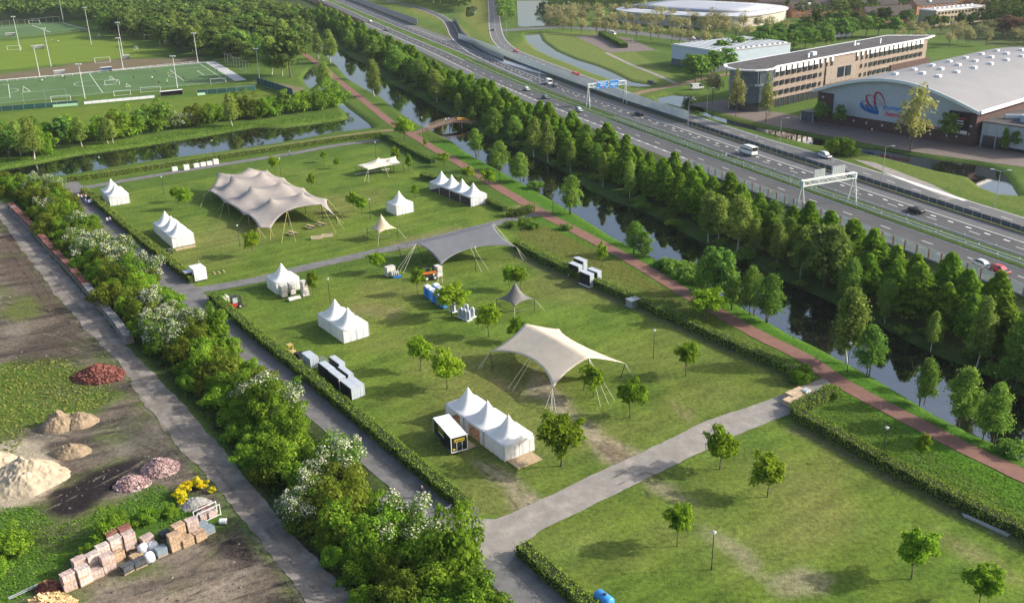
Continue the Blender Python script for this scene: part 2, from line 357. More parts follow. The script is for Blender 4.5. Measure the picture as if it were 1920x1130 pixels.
m, N, L, b = newmat('ground_cover')
at = N.new('ShaderNodeAttribute'); at.attribute_name = 'gcol'
tc = N.new('ShaderNodeTexCoord')
nA = N.new('ShaderNodeTexNoise'); nA.inputs['Scale'].default_value = 1.6; nA.inputs['Detail'].default_value = 9; nA.inputs['Roughness'].default_value = .7
L.new(tc.outputs['Object'], nA.inputs['Vector'])
mp = N.new('ShaderNodeMapRange'); mp.inputs[1].default_value = .32; mp.inputs[2].default_value = .68; mp.inputs[3].default_value = .55; mp.inputs[4].default_value = 1.45
L.new(nA.outputs['Fac'], mp.inputs[0])
mu = N.new('ShaderNodeVectorMath'); mu.operation = 'SCALE'
L.new(at.outputs['Color'], mu.inputs[0]); L.new(mp.outputs[0], mu.inputs['Scale'])
L.new(mu.outputs[0], b.inputs['Base Color']); b.inputs['Roughness'].default_value = .95; b.inputs['Specular IOR Level'].default_value = .1
nB = N.new('ShaderNodeTexNoise'); nB.inputs['Scale'].default_value = 5; nB.inputs['Detail'].default_value = 5
L.new(tc.outputs['Object'], nB.inputs['Vector'])
bp = N.new('ShaderNodeBump'); bp.inputs['Strength'].default_value = .55; bp.inputs['Distance'].default_value = .18
L.new(nB.outputs['Fac'], bp.inputs['Height']); L.new(bp.outputs['Normal'], b.inputs['Normal'])
nx, ny = len(xs), len(ys)
ii = (np.arange(ny-1)[:, None]*nx+np.arange(nx-1)[None, :]).ravel()
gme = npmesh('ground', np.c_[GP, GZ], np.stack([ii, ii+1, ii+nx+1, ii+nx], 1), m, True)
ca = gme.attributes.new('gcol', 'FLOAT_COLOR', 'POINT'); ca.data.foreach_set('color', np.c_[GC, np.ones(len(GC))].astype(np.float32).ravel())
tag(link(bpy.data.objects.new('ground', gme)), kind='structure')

# ---- water
m, N, L, b = newmat('canal_water')
b.inputs['Base Color'].default_value = (.010, .011, .009, 1); b.inputs['Roughness'].default_value = .035; b.inputs['IOR'].default_value = 2.1; b.inputs['Specular IOR Level'].default_value = .9
tc = N.new('ShaderNodeTexCoord'); n = N.new('ShaderNodeTexNoise'); n.inputs['Scale'].default_value = .9; n.inputs['Detail'].default_value = 3
L.new(tc.outputs['Object'], n.inputs['Vector']); bp = N.new('ShaderNodeBump'); bp.inputs['Strength'].default_value = .05; bp.inputs['Distance'].default_value = .1
L.new(n.outputs['Fac'], bp.inputs['Height']); L.new(bp.outputs['Normal'], b.inputs['Normal']); WMAT = m
for i, wp in enumerate(WATER):
    c = np.mean(wp, 0); bm = bmesh.new()
    vs = [bm.verts.new((p[0], p[1], WZ if i < 4 else .05)) for p in wp]; f = bm.faces.new(vs); bm.normal_update()
    if f.normal.z < 0: f.normal_flip()
    bmesh.ops.triangulate(bm, faces=bm.faces[:])
    me = bpy.data.meshes.new('water'); bm.to_mesh(me); bm.free(); me.materials.append(WMAT)
    tag(link(bpy.data.objects.new('canal_water' if i < 4 else 'pond_water', me)), kind='structure')

# ---- road surfaces
def roadmat(name, col, patch=.25, sc=.35, col2=None, crack=True, rough=.85):
    m, N, L, b = newmat(name)
    tc = N.new('ShaderNodeTexCoord')
    a = N.new('ShaderNodeTexNoise'); a.inputs['Scale'].default_value = sc; a.inputs['Detail'].default_value = 8; a.inputs['Roughness'].default_value = .65
    L.new(tc.outputs['Object'], a.inputs['Vector'])
    r = N.new('ShaderNodeValToRGB'); e = r.color_ramp.elements; e[0].position = .32; e[1].position = .68
    c2 = col2 or tuple(min(1, c*(1+patch)) for c in col)
    e[0].color = tuple(c*(1-patch) for c in col)+(1,); e[1].color = tuple(c2)+(1,)
    k = r.color_ramp.elements.new(.5); k.color = tuple(col)+(1,)
    L.new(a.outputs['Fac'], r.inputs['Fac'])
    f = N.new('ShaderNodeTexNoise'); f.inputs['Scale'].default_value = 9; f.inputs['Detail'].default_value = 4; L.new(tc.outputs['Object'], f.inputs['Vector'])
    mp = N.new('ShaderNodeMapRange'); mp.inputs[1].default_value = .3; mp.inputs[2].default_value = .7; mp.inputs[3].default_value = .82; mp.inputs[4].default_value = 1.18
    L.new(f.outputs['Fac'], mp.inputs[0]); mu = N.new('ShaderNodeVectorMath'); mu.operation = 'SCALE'
    L.new(r.outputs['Color'], mu.inputs[0]); L.new(mp.outputs[0], mu.inputs['Scale']); L.new(mu.outputs[0], b.inputs['Base Color'])
    b.inputs['Roughness'].default_value = rough; b.inputs['Specular IOR Level'].default_value = .25
    bp = N.new('ShaderNodeBump'); bp.inputs['Strength'].default_value = .25; bp.inputs['Distance'].default_value = .05
    L.new(f.outputs['Fac'], bp.inputs['Height']); L.new(bp.outputs['Normal'], b.inputs['Normal'])
    MATS[name] = m; return m
M_ASPH = roadmat('park_asphalt', (.145, .143, .142), .26, .5)
M_PALE = roadmat('dusty_asphalt', (.25, .232, .208), .14, .45, (.33, .30, .26))
M_GRAV = roadmat('gravel_track', (.185, .163, .140), .30, .4, (.30, .27, .235))
M_REDP = roadmat('red_cycle_path', (.205, .108, .083), .16, .6)
M_BRWN = roadmat('earth_path', (.21, .15, .095), .2, .6)
M_HWY = roadmat('motorway_asphalt', (.078, .080, .083), .13, .12)
M_HWY2 = roadmat('shoulder_asphalt', (.122, .124, .126), .15, .2)
M_PAV = roadmat('brick_pavement', (.165, .135, .118), .2, .5)
M_TURF = roadmat('artificial_turf', (.072, .135, .044), .15, .05, rough=.95)
M_WHT = pm('road_paint', (.72, .72, .69), .6, .12, 3)
def centred(name, px, wd, z, m, k=5):
    c = catmull(GL(px), k); cf = resample(c, .7); jj = .14 if wd < 5 else .2
    n_ = (vnoise(cf, .7, 71, 3)-.5)*2*jj; n2_ = (vnoise(cf, .7, 72, 3)-.5)*2*jj; t_ = np.gradient(cf, axis=0); t_ /= np.linalg.norm(t_, axis=1)[:, None]; nv_ = np.stack([-t_[:, 1], t_[:, 0]], 1)
    return ribbon(name, cf+nv_*(wd/2+n_)[:, None], cf-nv_*(wd/2+n2_)[:, None], z, m), c
centred('park_road', [(118, 338), (152, 366), (205, 420), (280, 487), (345, 547), (430, 617), (500, 677), (600, 762), (700, 845), (780, 912), (850, 975), (915, 1032), (985, 1100), (1060, 1175)], 5.6, .030, M_ASPH)
centred('north_path', [(136, 356), (193, 346), (322, 324), (440, 305), (542, 289), (636, 272), (712, 263)], 3.4, .034, M_ASPH)
centred('middle_path', [(335, 548), (391, 541), (480, 525), (572, 502), (679, 478), (800, 451), (905, 425), (985, 405), (1020, 399)], 3.5, .038, M_ASPH)
sheet('cross_path', ragged(catmull(GL([(870, 960), (905, 972), (958, 963), (1112, 889), (1200, 850), (1324, 789), (1410, 761), (1462, 742), (1552, 705), (1562, 716), (1490, 770), (1458, 785), (1357, 826), (1166, 921), (1017, 993), (969, 1034), (950, 1060), (900, 1040)]), 2), .2), .042, M_PALE)
RP = centred('red_cycle_path', [(560, 95), (600, 122), (632, 149), (655, 168), (690, 195), (735, 231), (780, 257), (810, 277), (855, 302), (927, 347), (969, 372), (1024, 404), (1065, 425), (1103, 445), (1164, 477), (1215, 507), (1278, 545), (1365, 596), (1425, 629), (1511, 672), (1549, 699), (1612, 737), (1688, 777), (1762, 816), (1837, 853), (1920, 892), (2080, 965)], 3.1, .046, M_REDP)[1]
centred('red_path_spur', [(752, 246), (775, 250), (798, 243), (812, 238)], 3.0, .050, M_REDP)
centred('earth_path', [(125, 335), (271, 312), (385, 295), (480, 280), (530, 272), (650, 254), (735, 244), (760, 247)], 2.6, .026, M_BRWN)
gl_ = catmull(GL([(-120, 300), (-10, 372), (18, 388), (75, 457), (150, 541), (241, 650), (301, 713), (361, 777), (463, 897), (557, 1009), (640, 1095), (720, 1190)]), 4); gr_ = catmull(GL([(-180, 300), (-50, 372), (0, 411), (48, 477), (120, 571), (168, 625), (226, 686), (271, 756), (331, 831), (420, 930), (500, 1030), (600, 1170)]), 4)
def even(l_, n): 
    s_ = np.r_[0, np.cumsum(np.linalg.norm(np.diff(l_, axis=0), axis=1))]; q_ = np.linspace(0, s_[-1], n); return np.stack([np.interp(q_, s_, l_[:, 0]), np.interp(q_, s_, l_[:, 1])], 1)
gl_, gr_ = even(gl_, 380), even(gr_, 380)
ribbon('gravel_track', offset(gl_, 0)+np.stack([vnoise(gl_, .6, 81, 3)-.5]*2, 1)*.6, gr_+np.stack([vnoise(gr_, .45, 82, 3)-.5]*2, 1)*.8, .024, M_GRAV)
# motorway: two carriageways, the planted strip between them stays ground
near_c = ribbon('near_carriageway', hw(14.2), hw(2.3), .05, M_HWY)
ribbon('near_shoulder', hw(14.2), hw(10.1), .058, M_HWY2)
far_c = ribbon('far_carriageway', hw(-2.9), hw(-15.6), .05, M_HWY)
ribbon('far_shoulder', hw(-11.4), hw(-15.6), .058, M_HWY2)
def stripe(o, wd, z=.068, sl=slice(None)):
    c = AX[sl]; return ribbon('edge_line', offset(AX, o+wd/2)[sl], offset(AX, o-wd/2)[sl], z, M_WHT, None)
LINES = [(3.0, .22), (-3.6, .22), (-10.9, .25), (10.0, .18)]
for o, wd in LINES: ob = stripe(o, wd); ob.name = 'edge_line'; tag(ob, kind='structure')
def dashes(name, o, ln, gap, wd, line=None, z=.068):
    ln_ = resample(line if line is not None else hw(o), .5); tt = np.gradient(ln_, axis=0); tt /= np.linalg.norm(tt, axis=1)[:, None]
    mb = MB(); st = int((ln+gap)/.5); k = int(ln/.5)
    for i in range(0, len(ln_)-k-1, st):
        a, b_ = ln_[i], ln_[i+k]; n_ = np.array([-tt[i][1], tt[i][0]])*wd/2
        mb.quad((*(a+n_), z), (*(a-n_), z), (*(b_-n_), z), (*(b_+n_), z))
    ob = mb.build(name, M_WHT); 
    if ob.data.polygons[0].normal.z < 0: ob.data.flip_normals()
    return tag(ob, kind='structure')
dashes('lane_dashes', 6.6, 3, 9, .2); dashes('lane_dashes', -7.2, 3, 9, .2)
dashes('block_dashes', 10.0, 1.5, 3.5, .5, z=.074); dashes('block_dashes', -9.0, 1.5, 3.5, .45)
# parallel road, slip road, side roads
PR = catmull([tuple(p) for p in GL([(922, -8), (926, 20), (928, 48), (934, 72), (952, 91), (985, 107), (1100, 151), (1250, 207), (1400, 257), (1500, 287), (1600, 318), (1750, 367), (1920, 420), (2080, 470)])], 5)
ribbon('parallel_road', offset(PR, 4.2), offset(PR, -4.2), .045, M_HWY2)
dashes('lane_dashes', 0, 3, 6, .18, PR, .06)
for o in (3.7, -3.7): tag(ribbon('edge_line', offset(PR, o+.1), offset(PR, o-.1), .056, M_WHT), kind='structure')
SR = catmull([tuple(p) for p in GL([(650, -20), (721, 0), (773, 12), (812, 25), (836, 38), (846, 52), (852, 66), (867, 82), (890, 99), (925, 116), (965, 134), (1010, 152)])], 5)
ribbon('slip_road', offset(SR, 3.2), offset(SR, -3.2), .064, M_HWY)
for o in (2.7, -2.7): tag(ribbon('edge_line', offset(SR, o+.12), offset(SR, o-.12), .070, M_WHT), kind='structure')
tag(sheet('gore_marking', GL([(905, 99), (1050, 146), (1010, 138), (940, 117)]), .075, M_WHT), kind='structure')
centred('town_road', [(930, 58), (1000, 54), (1060, 51), (1151, 58), (1241, 68), (1360, 84), (1500, 105)], 12, .04, M_HWY2)
centred('cycle_track', [(1180, 190), (1193, 176), (1268, 160), (1316, 148), (1360, 140), (1420, 128)], 4, .036, M_BRWN)
centred('worn_path', [(1136, 99), (1180, 120), (1225, 138), (1268, 157)], 2.2, .032, M_PALE)
sheet('parking_lot', GL([(1077, 68), (1130, 65), (1181, 72), (1231, 95), (1142, 99)]), .036, M_PAV)
sheet('hall_pavement', GL([(1290, 196), (1360, 186), (1420, 205), (1529, 222), (1823, 272), (2000, 300), (2000, 325), (1700, 283), (1545, 254), (1430, 232), (1340, 208)]), .036, M_PAV)
sheet('layby', GL([(1600, 299), (1640, 305), (1745, 345), (1800, 372), (1780, 374), (1690, 336)]), .05, M_PALE)
tag(sheet('hatching', GL([(1650, 321), (1720, 344), (1815, 376), (1806, 377), (1720, 349)]), .058, M_WHT), kind='structure')
# ---- football pitch
PA, PB = G(375, 120)[:2], G(470, 151)[:2]; ex = (G(0, 153)[:2]-PA); ex /= np.linalg.norm(ex); ey = np.array([ex[1], -ex[0]])
if (PB-PA) @ ey < 0: ey = -ey
PW, PLN = 64.0, 104.0
def PP(u, v): return PA+ex*u+ey*v
sheet('artificial_pitch', [PP(-3, -2.5), PP(PLN+30, -2.5), PP(PLN+30, PW+3), PP(-3, PW+3)], .03, M_TURF)
mb = MB()
def pl(u0, v0, u1, v1, wd=.2):
    a, b_ = PP(u0, v0), PP(u1, v1); d = (b_-a)/np.linalg.norm(b_-a); n_ = np.array([-d[1], d[0]])*wd/2
    mb.quad((*(a-n_), .042), (*(b_-n_), .042), (*(b_+n_), .042), (*(a+n_), .042))
for s in ((0, 0, PLN, 0), (0, PW, PLN, PW), (0, 0, 0, PW), (PLN/2, 0, PLN/2, PW), (PLN, 0, PLN, PW), (0, 12, 16.5, 12), (0, 52, 16.5, 52), (16.5, 12, 16.5, 52), (0, 23, 5.5, 23), (0, 41, 5.5, 41), (5.5, 23, 5.5, 41), (PLN-16.5, 12, PLN-16.5, 52), (PLN, 12, PLN-16.5, 12), (PLN, 52, PLN-16.5, 52)): pl(*s)
for cu, cv, r_, a0, a1 in ((PLN/2, PW/2, 9.15, 0, 360), (11, 32, 9.15, -53, 53), (PLN-11, 32, 9.15, 127, 233)):
    q = [(cu+r_*math.cos(R(a)), cv+r_*math.sin(R(a))) for a in np.linspace(a0, a1, 33)]
    for i in range(32): pl(*q[i], *q[i+1])
tag(mb.build('pitch_lines', M_WHT), kind='structure')
sheet('tiled_walk', [PP(-3.2, -6), PP(-3.2, PW+2), PP(-8.5, PW+2), PP(-8.5, -6)], .03, pm('pale_tiles', (.42, .42, .41), .8, .15, 1.5))
sheet('tiled_walk', [PP(-3.2, -6), PP(PLN+30, -6), PP(PLN+30, -3), PP(-3.2, -3)], .03, MATS['pale_tiles'])
sheet('far_pitch', GL([(-100, 84), (0, 70), (165, 55), (118, 41), (0, 48), (-100, 60)]), .03, M_TURF)
mb = MB()
for q in (((-50, 58), (115, 43)), ((115, 43), (165, 56)), ((-50, 76), (165, 57)), ((60, 48), (95, 61))):
    a, b_ = G(*q[0]), G(*q[1]); d = (b_-a)[:2]; d /= np.linalg.norm(d); n_ = np.array([-d[1], d[0]])*.2
    mb.quad((*(a[:2]-n_), .045), (*(b_[:2]-n_), .045), (*(b_[:2]+n_), .045), (*(a[:2]+n_), .045))
tag(mb.build('pitch_lines', M_WHT), kind='structure')

# ---- wheel tracks: broken lines of churned soil
def trackmat(name, col, th):
    m, N, L, b = newmat(name); b.inputs['Base Color'].default_value = tuple(col)+(1,); b.inputs['Roughness'].default_value = .95; tc = N.new('ShaderNodeTexCoord'); n = N.new('ShaderNodeTexNoise'); n.inputs['Scale'].default_value = .35; n.inputs['Detail'].default_value = 5; n.inputs['Roughness'].default_value = .55; L.new(tc.outputs['Object'], n.inputs['Vector'])
    r = N.new('ShaderNodeMapRange'); r.inputs[1].default_value = th; r.inputs[2].default_value = th+.30; r.inputs[4].default_value = .75; L.new(n.outputs['Fac'], r.inputs[0]); t = N.new('ShaderNodeBsdfTransparent'); mx = N.new('ShaderNodeMixShader'); L.new(r.outputs[0], mx.inputs[0]); L.new(t.outputs[0], mx.inputs[1]); L.new(b.outputs[0], mx.inputs[2]); L.new(mx.outputs[0], N['Material Output'].inputs[0]); return m
TRD, TRL = trackmat('dark_wheel_ruts', (.04, .033, .028), .46), trackmat('pale_wheel_ruts', (.27, .225, .17), .48)
zt = .010
for i, (px, m_) in enumerate((([(0, 470), (70, 500), (150, 590)], TRD), ([(0, 560), (90, 590), (170, 640)], TRD), ([(-40, 620), (80, 630), (190, 665)], TRL), ([(0, 655), (100, 660), (200, 690)], TRD), ([(60, 820), (180, 800), (270, 765)], TRL), ([(40, 800), (160, 812), (290, 790)], TRD), ([(130, 830), (230, 815), (320, 850)], TRD), ([(60, 960), (190, 900), (290, 845)], TRL), ([(110, 975), (210, 920), (300, 860)], TRD), ([(200, 1120), (330, 1075), (440, 1000)], TRD), ([(240, 1135), (370, 1085), (470, 1035)], TRL), ([(280, 1140), (400, 1090), (500, 1060)], TRD), ([(330, 1140), (450, 1110), (540, 1080)], TRD), ([(160, 1130), (290, 1090), (400, 1035)], TRL), ([(0, 430), (60, 520), (110, 600)], TRD), ([(250, 760), (320, 830), (400, 920)], TRL))):
    cc = catmull(GL(px), 8)
    for k in (-.85, .85):
        zt += .0004; ribbon('wheel_rut', offset(cc, k+.22), offset(cc, k-.22), zt, m_)
cc = catmull(GL([(30, 420), (120, 540), (230, 665), (330, 790), (440, 915), (560, 1060), (640, 1160)]), 6)
for k in (-2.0, -.3, 1.2): zt += .0004; ribbon('wheel_rut', offset(cc, k+.3), offset(cc, k-.3), .024+zt, TRL if k != -.3 else trackmat('grey_ruts', (.17, .155, .14), .42))
for px in ([(1090, 800), (1130, 835), (1180, 872), (1230, 930)], [(900, 870), (950, 905), (985, 955)], [(1150, 905), (1210, 880), (1260, 900)]):
    cc = catmull(GL(px), 6)
    for k in (-.8, .8): zt += .0004; ribbon('wheel_rut', offset(cc, k+.18), offset(cc, k-.18), .05+zt if px[0][0] == 1150 else zt, TRD)
# ================================================================== VEGETATION
def leaves(rs, cen, rad, per, size, up_=.3, flat=.85, inner=.12, aspect=1.5):
    """diamond leaf sprays on the skins of many small clumps"""
    cen = np.asarray(cen, float); rad = np.asarray(rad, float); n = len(cen)*per
    ci = np.repeat(np.arange(len(cen)), per)
    d = rs.normal(size=(n, 3)); d /= np.linalg.norm(d, axis=1)[:, None]
    d[:, 2] = np.where(d[:, 2] < -.45, -d[:, 2], d[:, 2])
    rr = rad[ci]*(1-inner+rs.rand(n)*inner*1.8)*np.where(rs.rand(n) < .12, 1.25, 1.0)
    P = cen[ci]+d*rr[:, None]*np.array([1, 1, flat])
    nn = d*.95+rs.normal(size=(n, 3))*.42+np.array([0, 0, up_]); nn /= np.linalg.norm(nn, axis=1)[:, None]
    t = rs.normal(size=(n, 3)); t -= (t*nn).sum(1)[:, None]*nn; t /= np.linalg.norm(t, axis=1)[:, None]
    b = np.cross(nn, t); s = size*(.6+.8*rs.rand(n))[:, None]*.5
    V = np.stack([P-t*s*aspect, P-b*s, P+t*s*aspect, P+b*s], 1).reshape(-1, 3)
    return V, np.arange(4*n).reshape(-1, 4)
def fib(n, rs, jit=.25):
    i = np.arange(n)+.5; ph = np.arccos(1-2*i/n); th = math.pi*(1+5**.5)*i
    return np.stack([np.cos(th)*np.sin(ph), np.sin(th)*np.sin(ph), np.cos(ph)], 1)+rs.normal(size=(n, 3))*jit
def wood(h, r, tips, n=7, lean=(0, 0), stems=1, rs=None, fork=.35):
    mb = MB(); rs = rs or np.random.RandomState(1)
    for s in range(stems):
        o = np.array([0, 0, 0.]) if stems == 1 else np.r_[rs.normal(size=2)*.25*stems**.5, 0]
        ln = np.array([lean[0], lean[1], 0]) if stems == 1 else np.r_[rs.normal(size=2)*.13*h, 0]
        k = 5; P = [o+ln*(i/k)**1.3+np.r_[rs.normal(size=2)*.012*h*(i > 0), 0]+np.array([0, 0, h*i/k]) for i in range(k+1)]
        P[0][2] = -.25
        for i in range(k): mb.tube(P[i], P[i+1], r*(1-.8*i/k)*(1.35 if i == 0 else 1), r*(1-.8*(i+1)/k), n, cap=False)
        for t in tips[s::stems]:
            q = min(k-1, max(1, int(k*(fork+.5*rs.rand())))); a = P[q]; t = np.asarray(t)
            mid = (a+t)/2+np.array([0, 0, -.04*h])
            mb.tube(a, mid, r*.38, r*.24, 5, cap=False); mb.tube(mid, t, r*.24, r*.08, 4, cap=False)
    return mb
BARK = pm('bark', (.11, .085, .06), .9, .3, 6, .4); BIRCHBARK = pm('birch_bark', (.50, .47, .42), .8, .35, 5, .2)
LM = dict(
 maple=leafmat('maple_leaves', (0.125, 0.224, 0.013), (0.222, 0.343, 0.022), (0.336, 0.455, 0.042), .55),
 lime=leafmat('lime_leaves', (.105, .200, .016), (.178, .298, .026), (.260, .385, .044), .55, .18),
 birch=leafmat('birch_leaves', (0.154, 0.232, 0.040), (0.250, 0.337, 0.064), (0.365, 0.453, 0.106), .55),
 alder=leafmat('alder_leaves', (0.109, 0.209, 0.032), (0.185, 0.307, 0.050), (0.283, 0.416, 0.076), .55),
 scrub=leafmat('scrub_leaves', (0.075, 0.155, 0.014), (0.141, 0.249, 0.021), (0.242, 0.355, 0.036), .36, .3),
 olive=leafmat('willow_scrub_leaves', (0.089, 0.131, 0.013), (0.140, 0.184, 0.020), (0.200, 0.238, 0.036), 0.42, .2),
 thorn=leafmat('hawthorn_leaves', (0.062, 0.121, 0.017), (0.111, 0.186, 0.026), (0.178, 0.258, 0.044), .33, .2),
 forest=leafmat('wood_leaves', (0.063, 0.106, 0.022), (0.109, 0.167, 0.033), (0.172, 0.230, 0.055), .34, .35),
 spring=leafmat('spring_leaves', (0.27, 0.26, 0.11), (0.37, 0.35, 0.16), (0.46, 0.43, 0.22), 0.50, .2),
 dense=leafmat('dense_leaves', (0.075, 0.161, 0.026), (0.129, 0.237, 0.039), (0.202, 0.323, 0.056), .33),
 hedge=leafmat('hedge_leaves', (0.105, 0.173, 0.026), (0.178, 0.263, 0.036), (0.282, 0.365, 0.055), .30, .08),
 willow=leafmat('willow_leaves', (0.23, 0.255, 0.07), (0.32, 0.335, 0.1), (0.41, 0.41, 0.15), 0.50),
 copper=leafmat('copper_leaves', (0.186, 0.112, 0.061), (0.264, 0.165, 0.095), (0.326, 0.225, 0.135), .4))
BLOSSOM = leafmat('hawthorn_blossom', (.44, .43, .33), (.58, .56, .45), (.70, .68, .58), .25, .08)
PROTO = {}
def proto(kind, var, crown, trunk, extra=None): PROTO.setdefault(kind, []).append((crown, trunk, extra))
def mk(kind, var):
    rs = np.random.RandomState(sum(map(ord, kind))*31+var*7)
    if kind in ('maple', 'mapletall'):
        H = 6.0; rx, rz, cz = (1.95, 1.85, 3.95) if kind == 'maple' else (1.45, 2.1, 3.75)
        d = fib(32, rs, .22); keep = d[:, 2] > -.85; d = d[keep]
        sc = .66+.5*rs.rand(len(d)); cen = d*np.array([rx, rx, rz])*.78*sc[:, None]+np.array([0, 0, cz])
        rad = (.46+.34*rs.rand(len(d)))*(rx/1.95)**.5
        V, F = leaves(rs, cen, rad, 80, .25, .35, .85, .3); V2, F2 = leaves(rs, cen*np.array([.6, .6, .9])+np.array([0, 0, .3]), rad*.9, 26, .34)
        V3, F3 = leaves(rs, cen+d*.40, rad*.6, 26, .22, .3, .9, .6)
        cr = npmesh('crown', np.r_[V, V2, V3], np.r_[F, F2+len(V), F3+len(V)+len(V2)], LM['maple'])
        tr = wood(4.4, .095, cen[::2], rs=rs, fork=.45).mesh('trunk', BARK, True)
    elif kind == 'lime':
        H = 11.0; n = 84; z = np.sort(rs.rand(n)**.9)*9.2+1.4; t = (z-1.4)/9.4
        rr = 3.1*np.sin(np.clip(t*.86+.20, 0, 1)*math.pi)**.7*(1-.45*t)*(.8+.3*rs.rand(n)); a = rs.rand(n)*6.283+np.arange(n)*2.4
        cen = np.stack([np.cos(a)*rr*.8, np.sin(a)*rr*.8, z], 1); rad = (.52+.42*rs.rand(n))*(1-.3*t)
        cen = np.r_[cen, [[0, 0, 10.7], [.2, .2, 10.1], [-.2, .1, 9.6]]]; rad = np.r_[rad, .35, .5, .65]
        V, F = leaves(rs, cen, rad, 50, .36, .4, .9, .3); V3, F3 = leaves(rs, cen*np.array([.45, .45, 1]), rad, 9, .7)
        cr = npmesh('crown', np.r_[V, V3], np.r_[F, F3+len(V)], LM['lime'])
        tr = wood(8.5, .17, cen[:14:2], rs=rs).mesh('trunk', BARK, True)
    elif kind in ('birch', 'alder'):
        n = 58; z = rs.rand(n)*7.4+(2.4 if kind == 'birch' else 1.7); t = (z-z.min())/(z.max()-z.min())
        rr = (1.55 if kind == 'birch' else 2.1)*np.sin(np.clip(t*.82+.18, 0, 1)*math.pi)**.7*(.35+.65*rs.rand(n)**.6); a = rs.rand(n)*6.283
        cen = np.stack([np.cos(a)*rr, np.sin(a)*rr, z], 1); rad = .50+.40*rs.rand(n)
        V, F = leaves(rs, cen, rad, 58, .23, .25, 1.1, .45); V3, F3 = leaves(rs, cen+rs.normal(size=cen.shape)*.35, rad*.7, 20, .20, .1, 1.3, .6); V4, F4 = leaves(rs, cen*np.array([.6, .6, 1]), rad, 8, .4)
        cr = npmesh('crown', np.r_[V, V3, V4], np.r_[F, F3+len(V), F4+len(V)+len(V3)], LM[kind])
        tr = wood(8.8, .11 if kind == 'birch' else .085, cen[::3], rs=rs, stems=1 if kind == 'birch' else 3, fork=.25).mesh('trunk', BIRCHBARK if kind == 'birch' else BARK, True)
    elif kind in ('scrub', 'olive', 'thorn'):
        n = 34; d = fib(n, rs, .3); d[:, 2] = np.abs(d[:, 2])*1.0-.12
        sc = .62+.45*rs.rand(n); cen = d*np.array([2.9, 2.9, 3.0])*sc[:, None]+np.array([0, 0, 1.5]); cen[:, 2] = np.maximum(cen[:, 2], .7); rad = .70+.65*rs.rand(n)
        V, F = leaves(rs, cen, rad, 125, .25 if kind != 'thorn' else .21, .35); V3, F3 = leaves(rs, cen*.6, rad*1.25, 26, .45)
        V2, F2 = leaves(rs, cen+d*.55, rad*.45, 22, .22, .3, 1, .4)
        cr = npmesh('crown', np.r_[V, V3, V2], np.r_[F, F3+len(V), F2+len(V)+len(V3)], LM[kind])
        tr = wood(2.6, .12, cen[::3], rs=rs, stems=3, fork=.2).mesh('trunk', BARK, True)
        ex = None
        if kind == 'thorn':
            hi = np.where(cen[:, 2] > np.percentile(cen[:, 2], 22))[0]; hi = hi[rs.rand(len(hi)) < .78]
            V, F = leaves(rs, cen[hi], rad[hi]*1.05, 62, .19, .9, .9, .12); V2, F2 = leaves(rs, cen[hi]+d[hi]*.5, rad[hi]*.6, 34, .18, .8, .9, .35)
            ex = ('blossom', npmesh('blossom', np.r_[V, V2], np.r_[F, F2+len(V)], BLOSSOM))
        proto(kind, var, cr, tr, ex); return
    elif kind in ('forest', 'dense', 'copper'):
        n = 40; d = fib(n, rs, .22); d = d[d[:, 2] > -.7]; n = len(d)
        cen = d*np.array([3.1, 3.1, 3.6])*(.7+.35*rs.rand(n))[:, None]+np.array([0, 0, 6.2]); rad = .85+.6*rs.rand(n)
        V, F = leaves(rs, cen, rad, 52, .52, .35); V3, F3 = leaves(rs, cen*np.array([.5, .5, 1]), rad, 10, .8)
        cr = npmesh('crown', np.r_[V, V3], np.r_[F, F3+len(V)], LM[kind]); tr = wood(6.5, .2, cen[::4], rs=rs).mesh('trunk', BARK, True)
    elif kind in ('spring', 'willow'):
        n = 36; d = fib(n, rs, .25); d = d[d[:, 2] > -.8]; n = len(d); rz = 3.0 if kind == 'spring' else 4.0
        cen = d*np.array([2.3, 2.3, rz])*(.55+.5*rs.rand(n))[:, None]+np.array([0, 0, 6.0]); rad = .55+.5*rs.rand(n)
        V, F = leaves(rs, cen, rad, 26 if kind == 'spring' else 38, .32, .3, 1.2, .5, 1.7)
        if kind == 'willow':
            V2, F2 = leaves(rs, cen+np.array([0, 0, -.9]), rad*.8, 18, .28, .2, 1.9, .5, 2.2); V, F = np.r_[V, V2], np.r_[F, F2+len(V)]
        cr = npmesh('crown', V, F, LM[kind]); tr = wood(7.5, .12, cen[::2], rs=rs, fork=.3).mesh('trunk', BARK, True)
    elif kind == 'low':
        n = 26; d = fib(n, rs, .3); d[:, 2] = np.abs(d[:, 2])
        cen = d*np.array([1.5, 1.5, 1.0])*(.7+.4*rs.rand(n))[:, None]+np.array([0, 0, .45]); rad = .35+.35*rs.rand(n)
        V, F = leaves(rs, cen, rad, 70, .2, .3); V3, F3 = leaves(rs, cen*.6, rad, 12, .35)
        cr = npmesh('crown', np.r_[V, V3], np.r_[F, F3+len(V)], LM['alder']); tr = wood(1.0, .05, cen[::4], rs=rs, stems=3).mesh('trunk', BARK, True)
    proto(kind, var, cr, tr, None)
for k_, nv in dict(maple=4, mapletall=2, lime=4, birch=3, alder=4, scrub=4, olive=3, thorn=3, forest=4, dense=3, spring=3, willow=2, low=3, copper=1).items():
    for v_ in range(nv): mk(k_, v_)
NATH = dict(maple=6.4, mapletall=6.4, lime=11.1, birch=10.2, alder=10.2, scrub=5.3, olive=5.3, thorn=5.3, forest=10.6, dense=10.6, spring=9.6, willow=10.6, low=2.0, copper=10.6)
CROWNZ = []
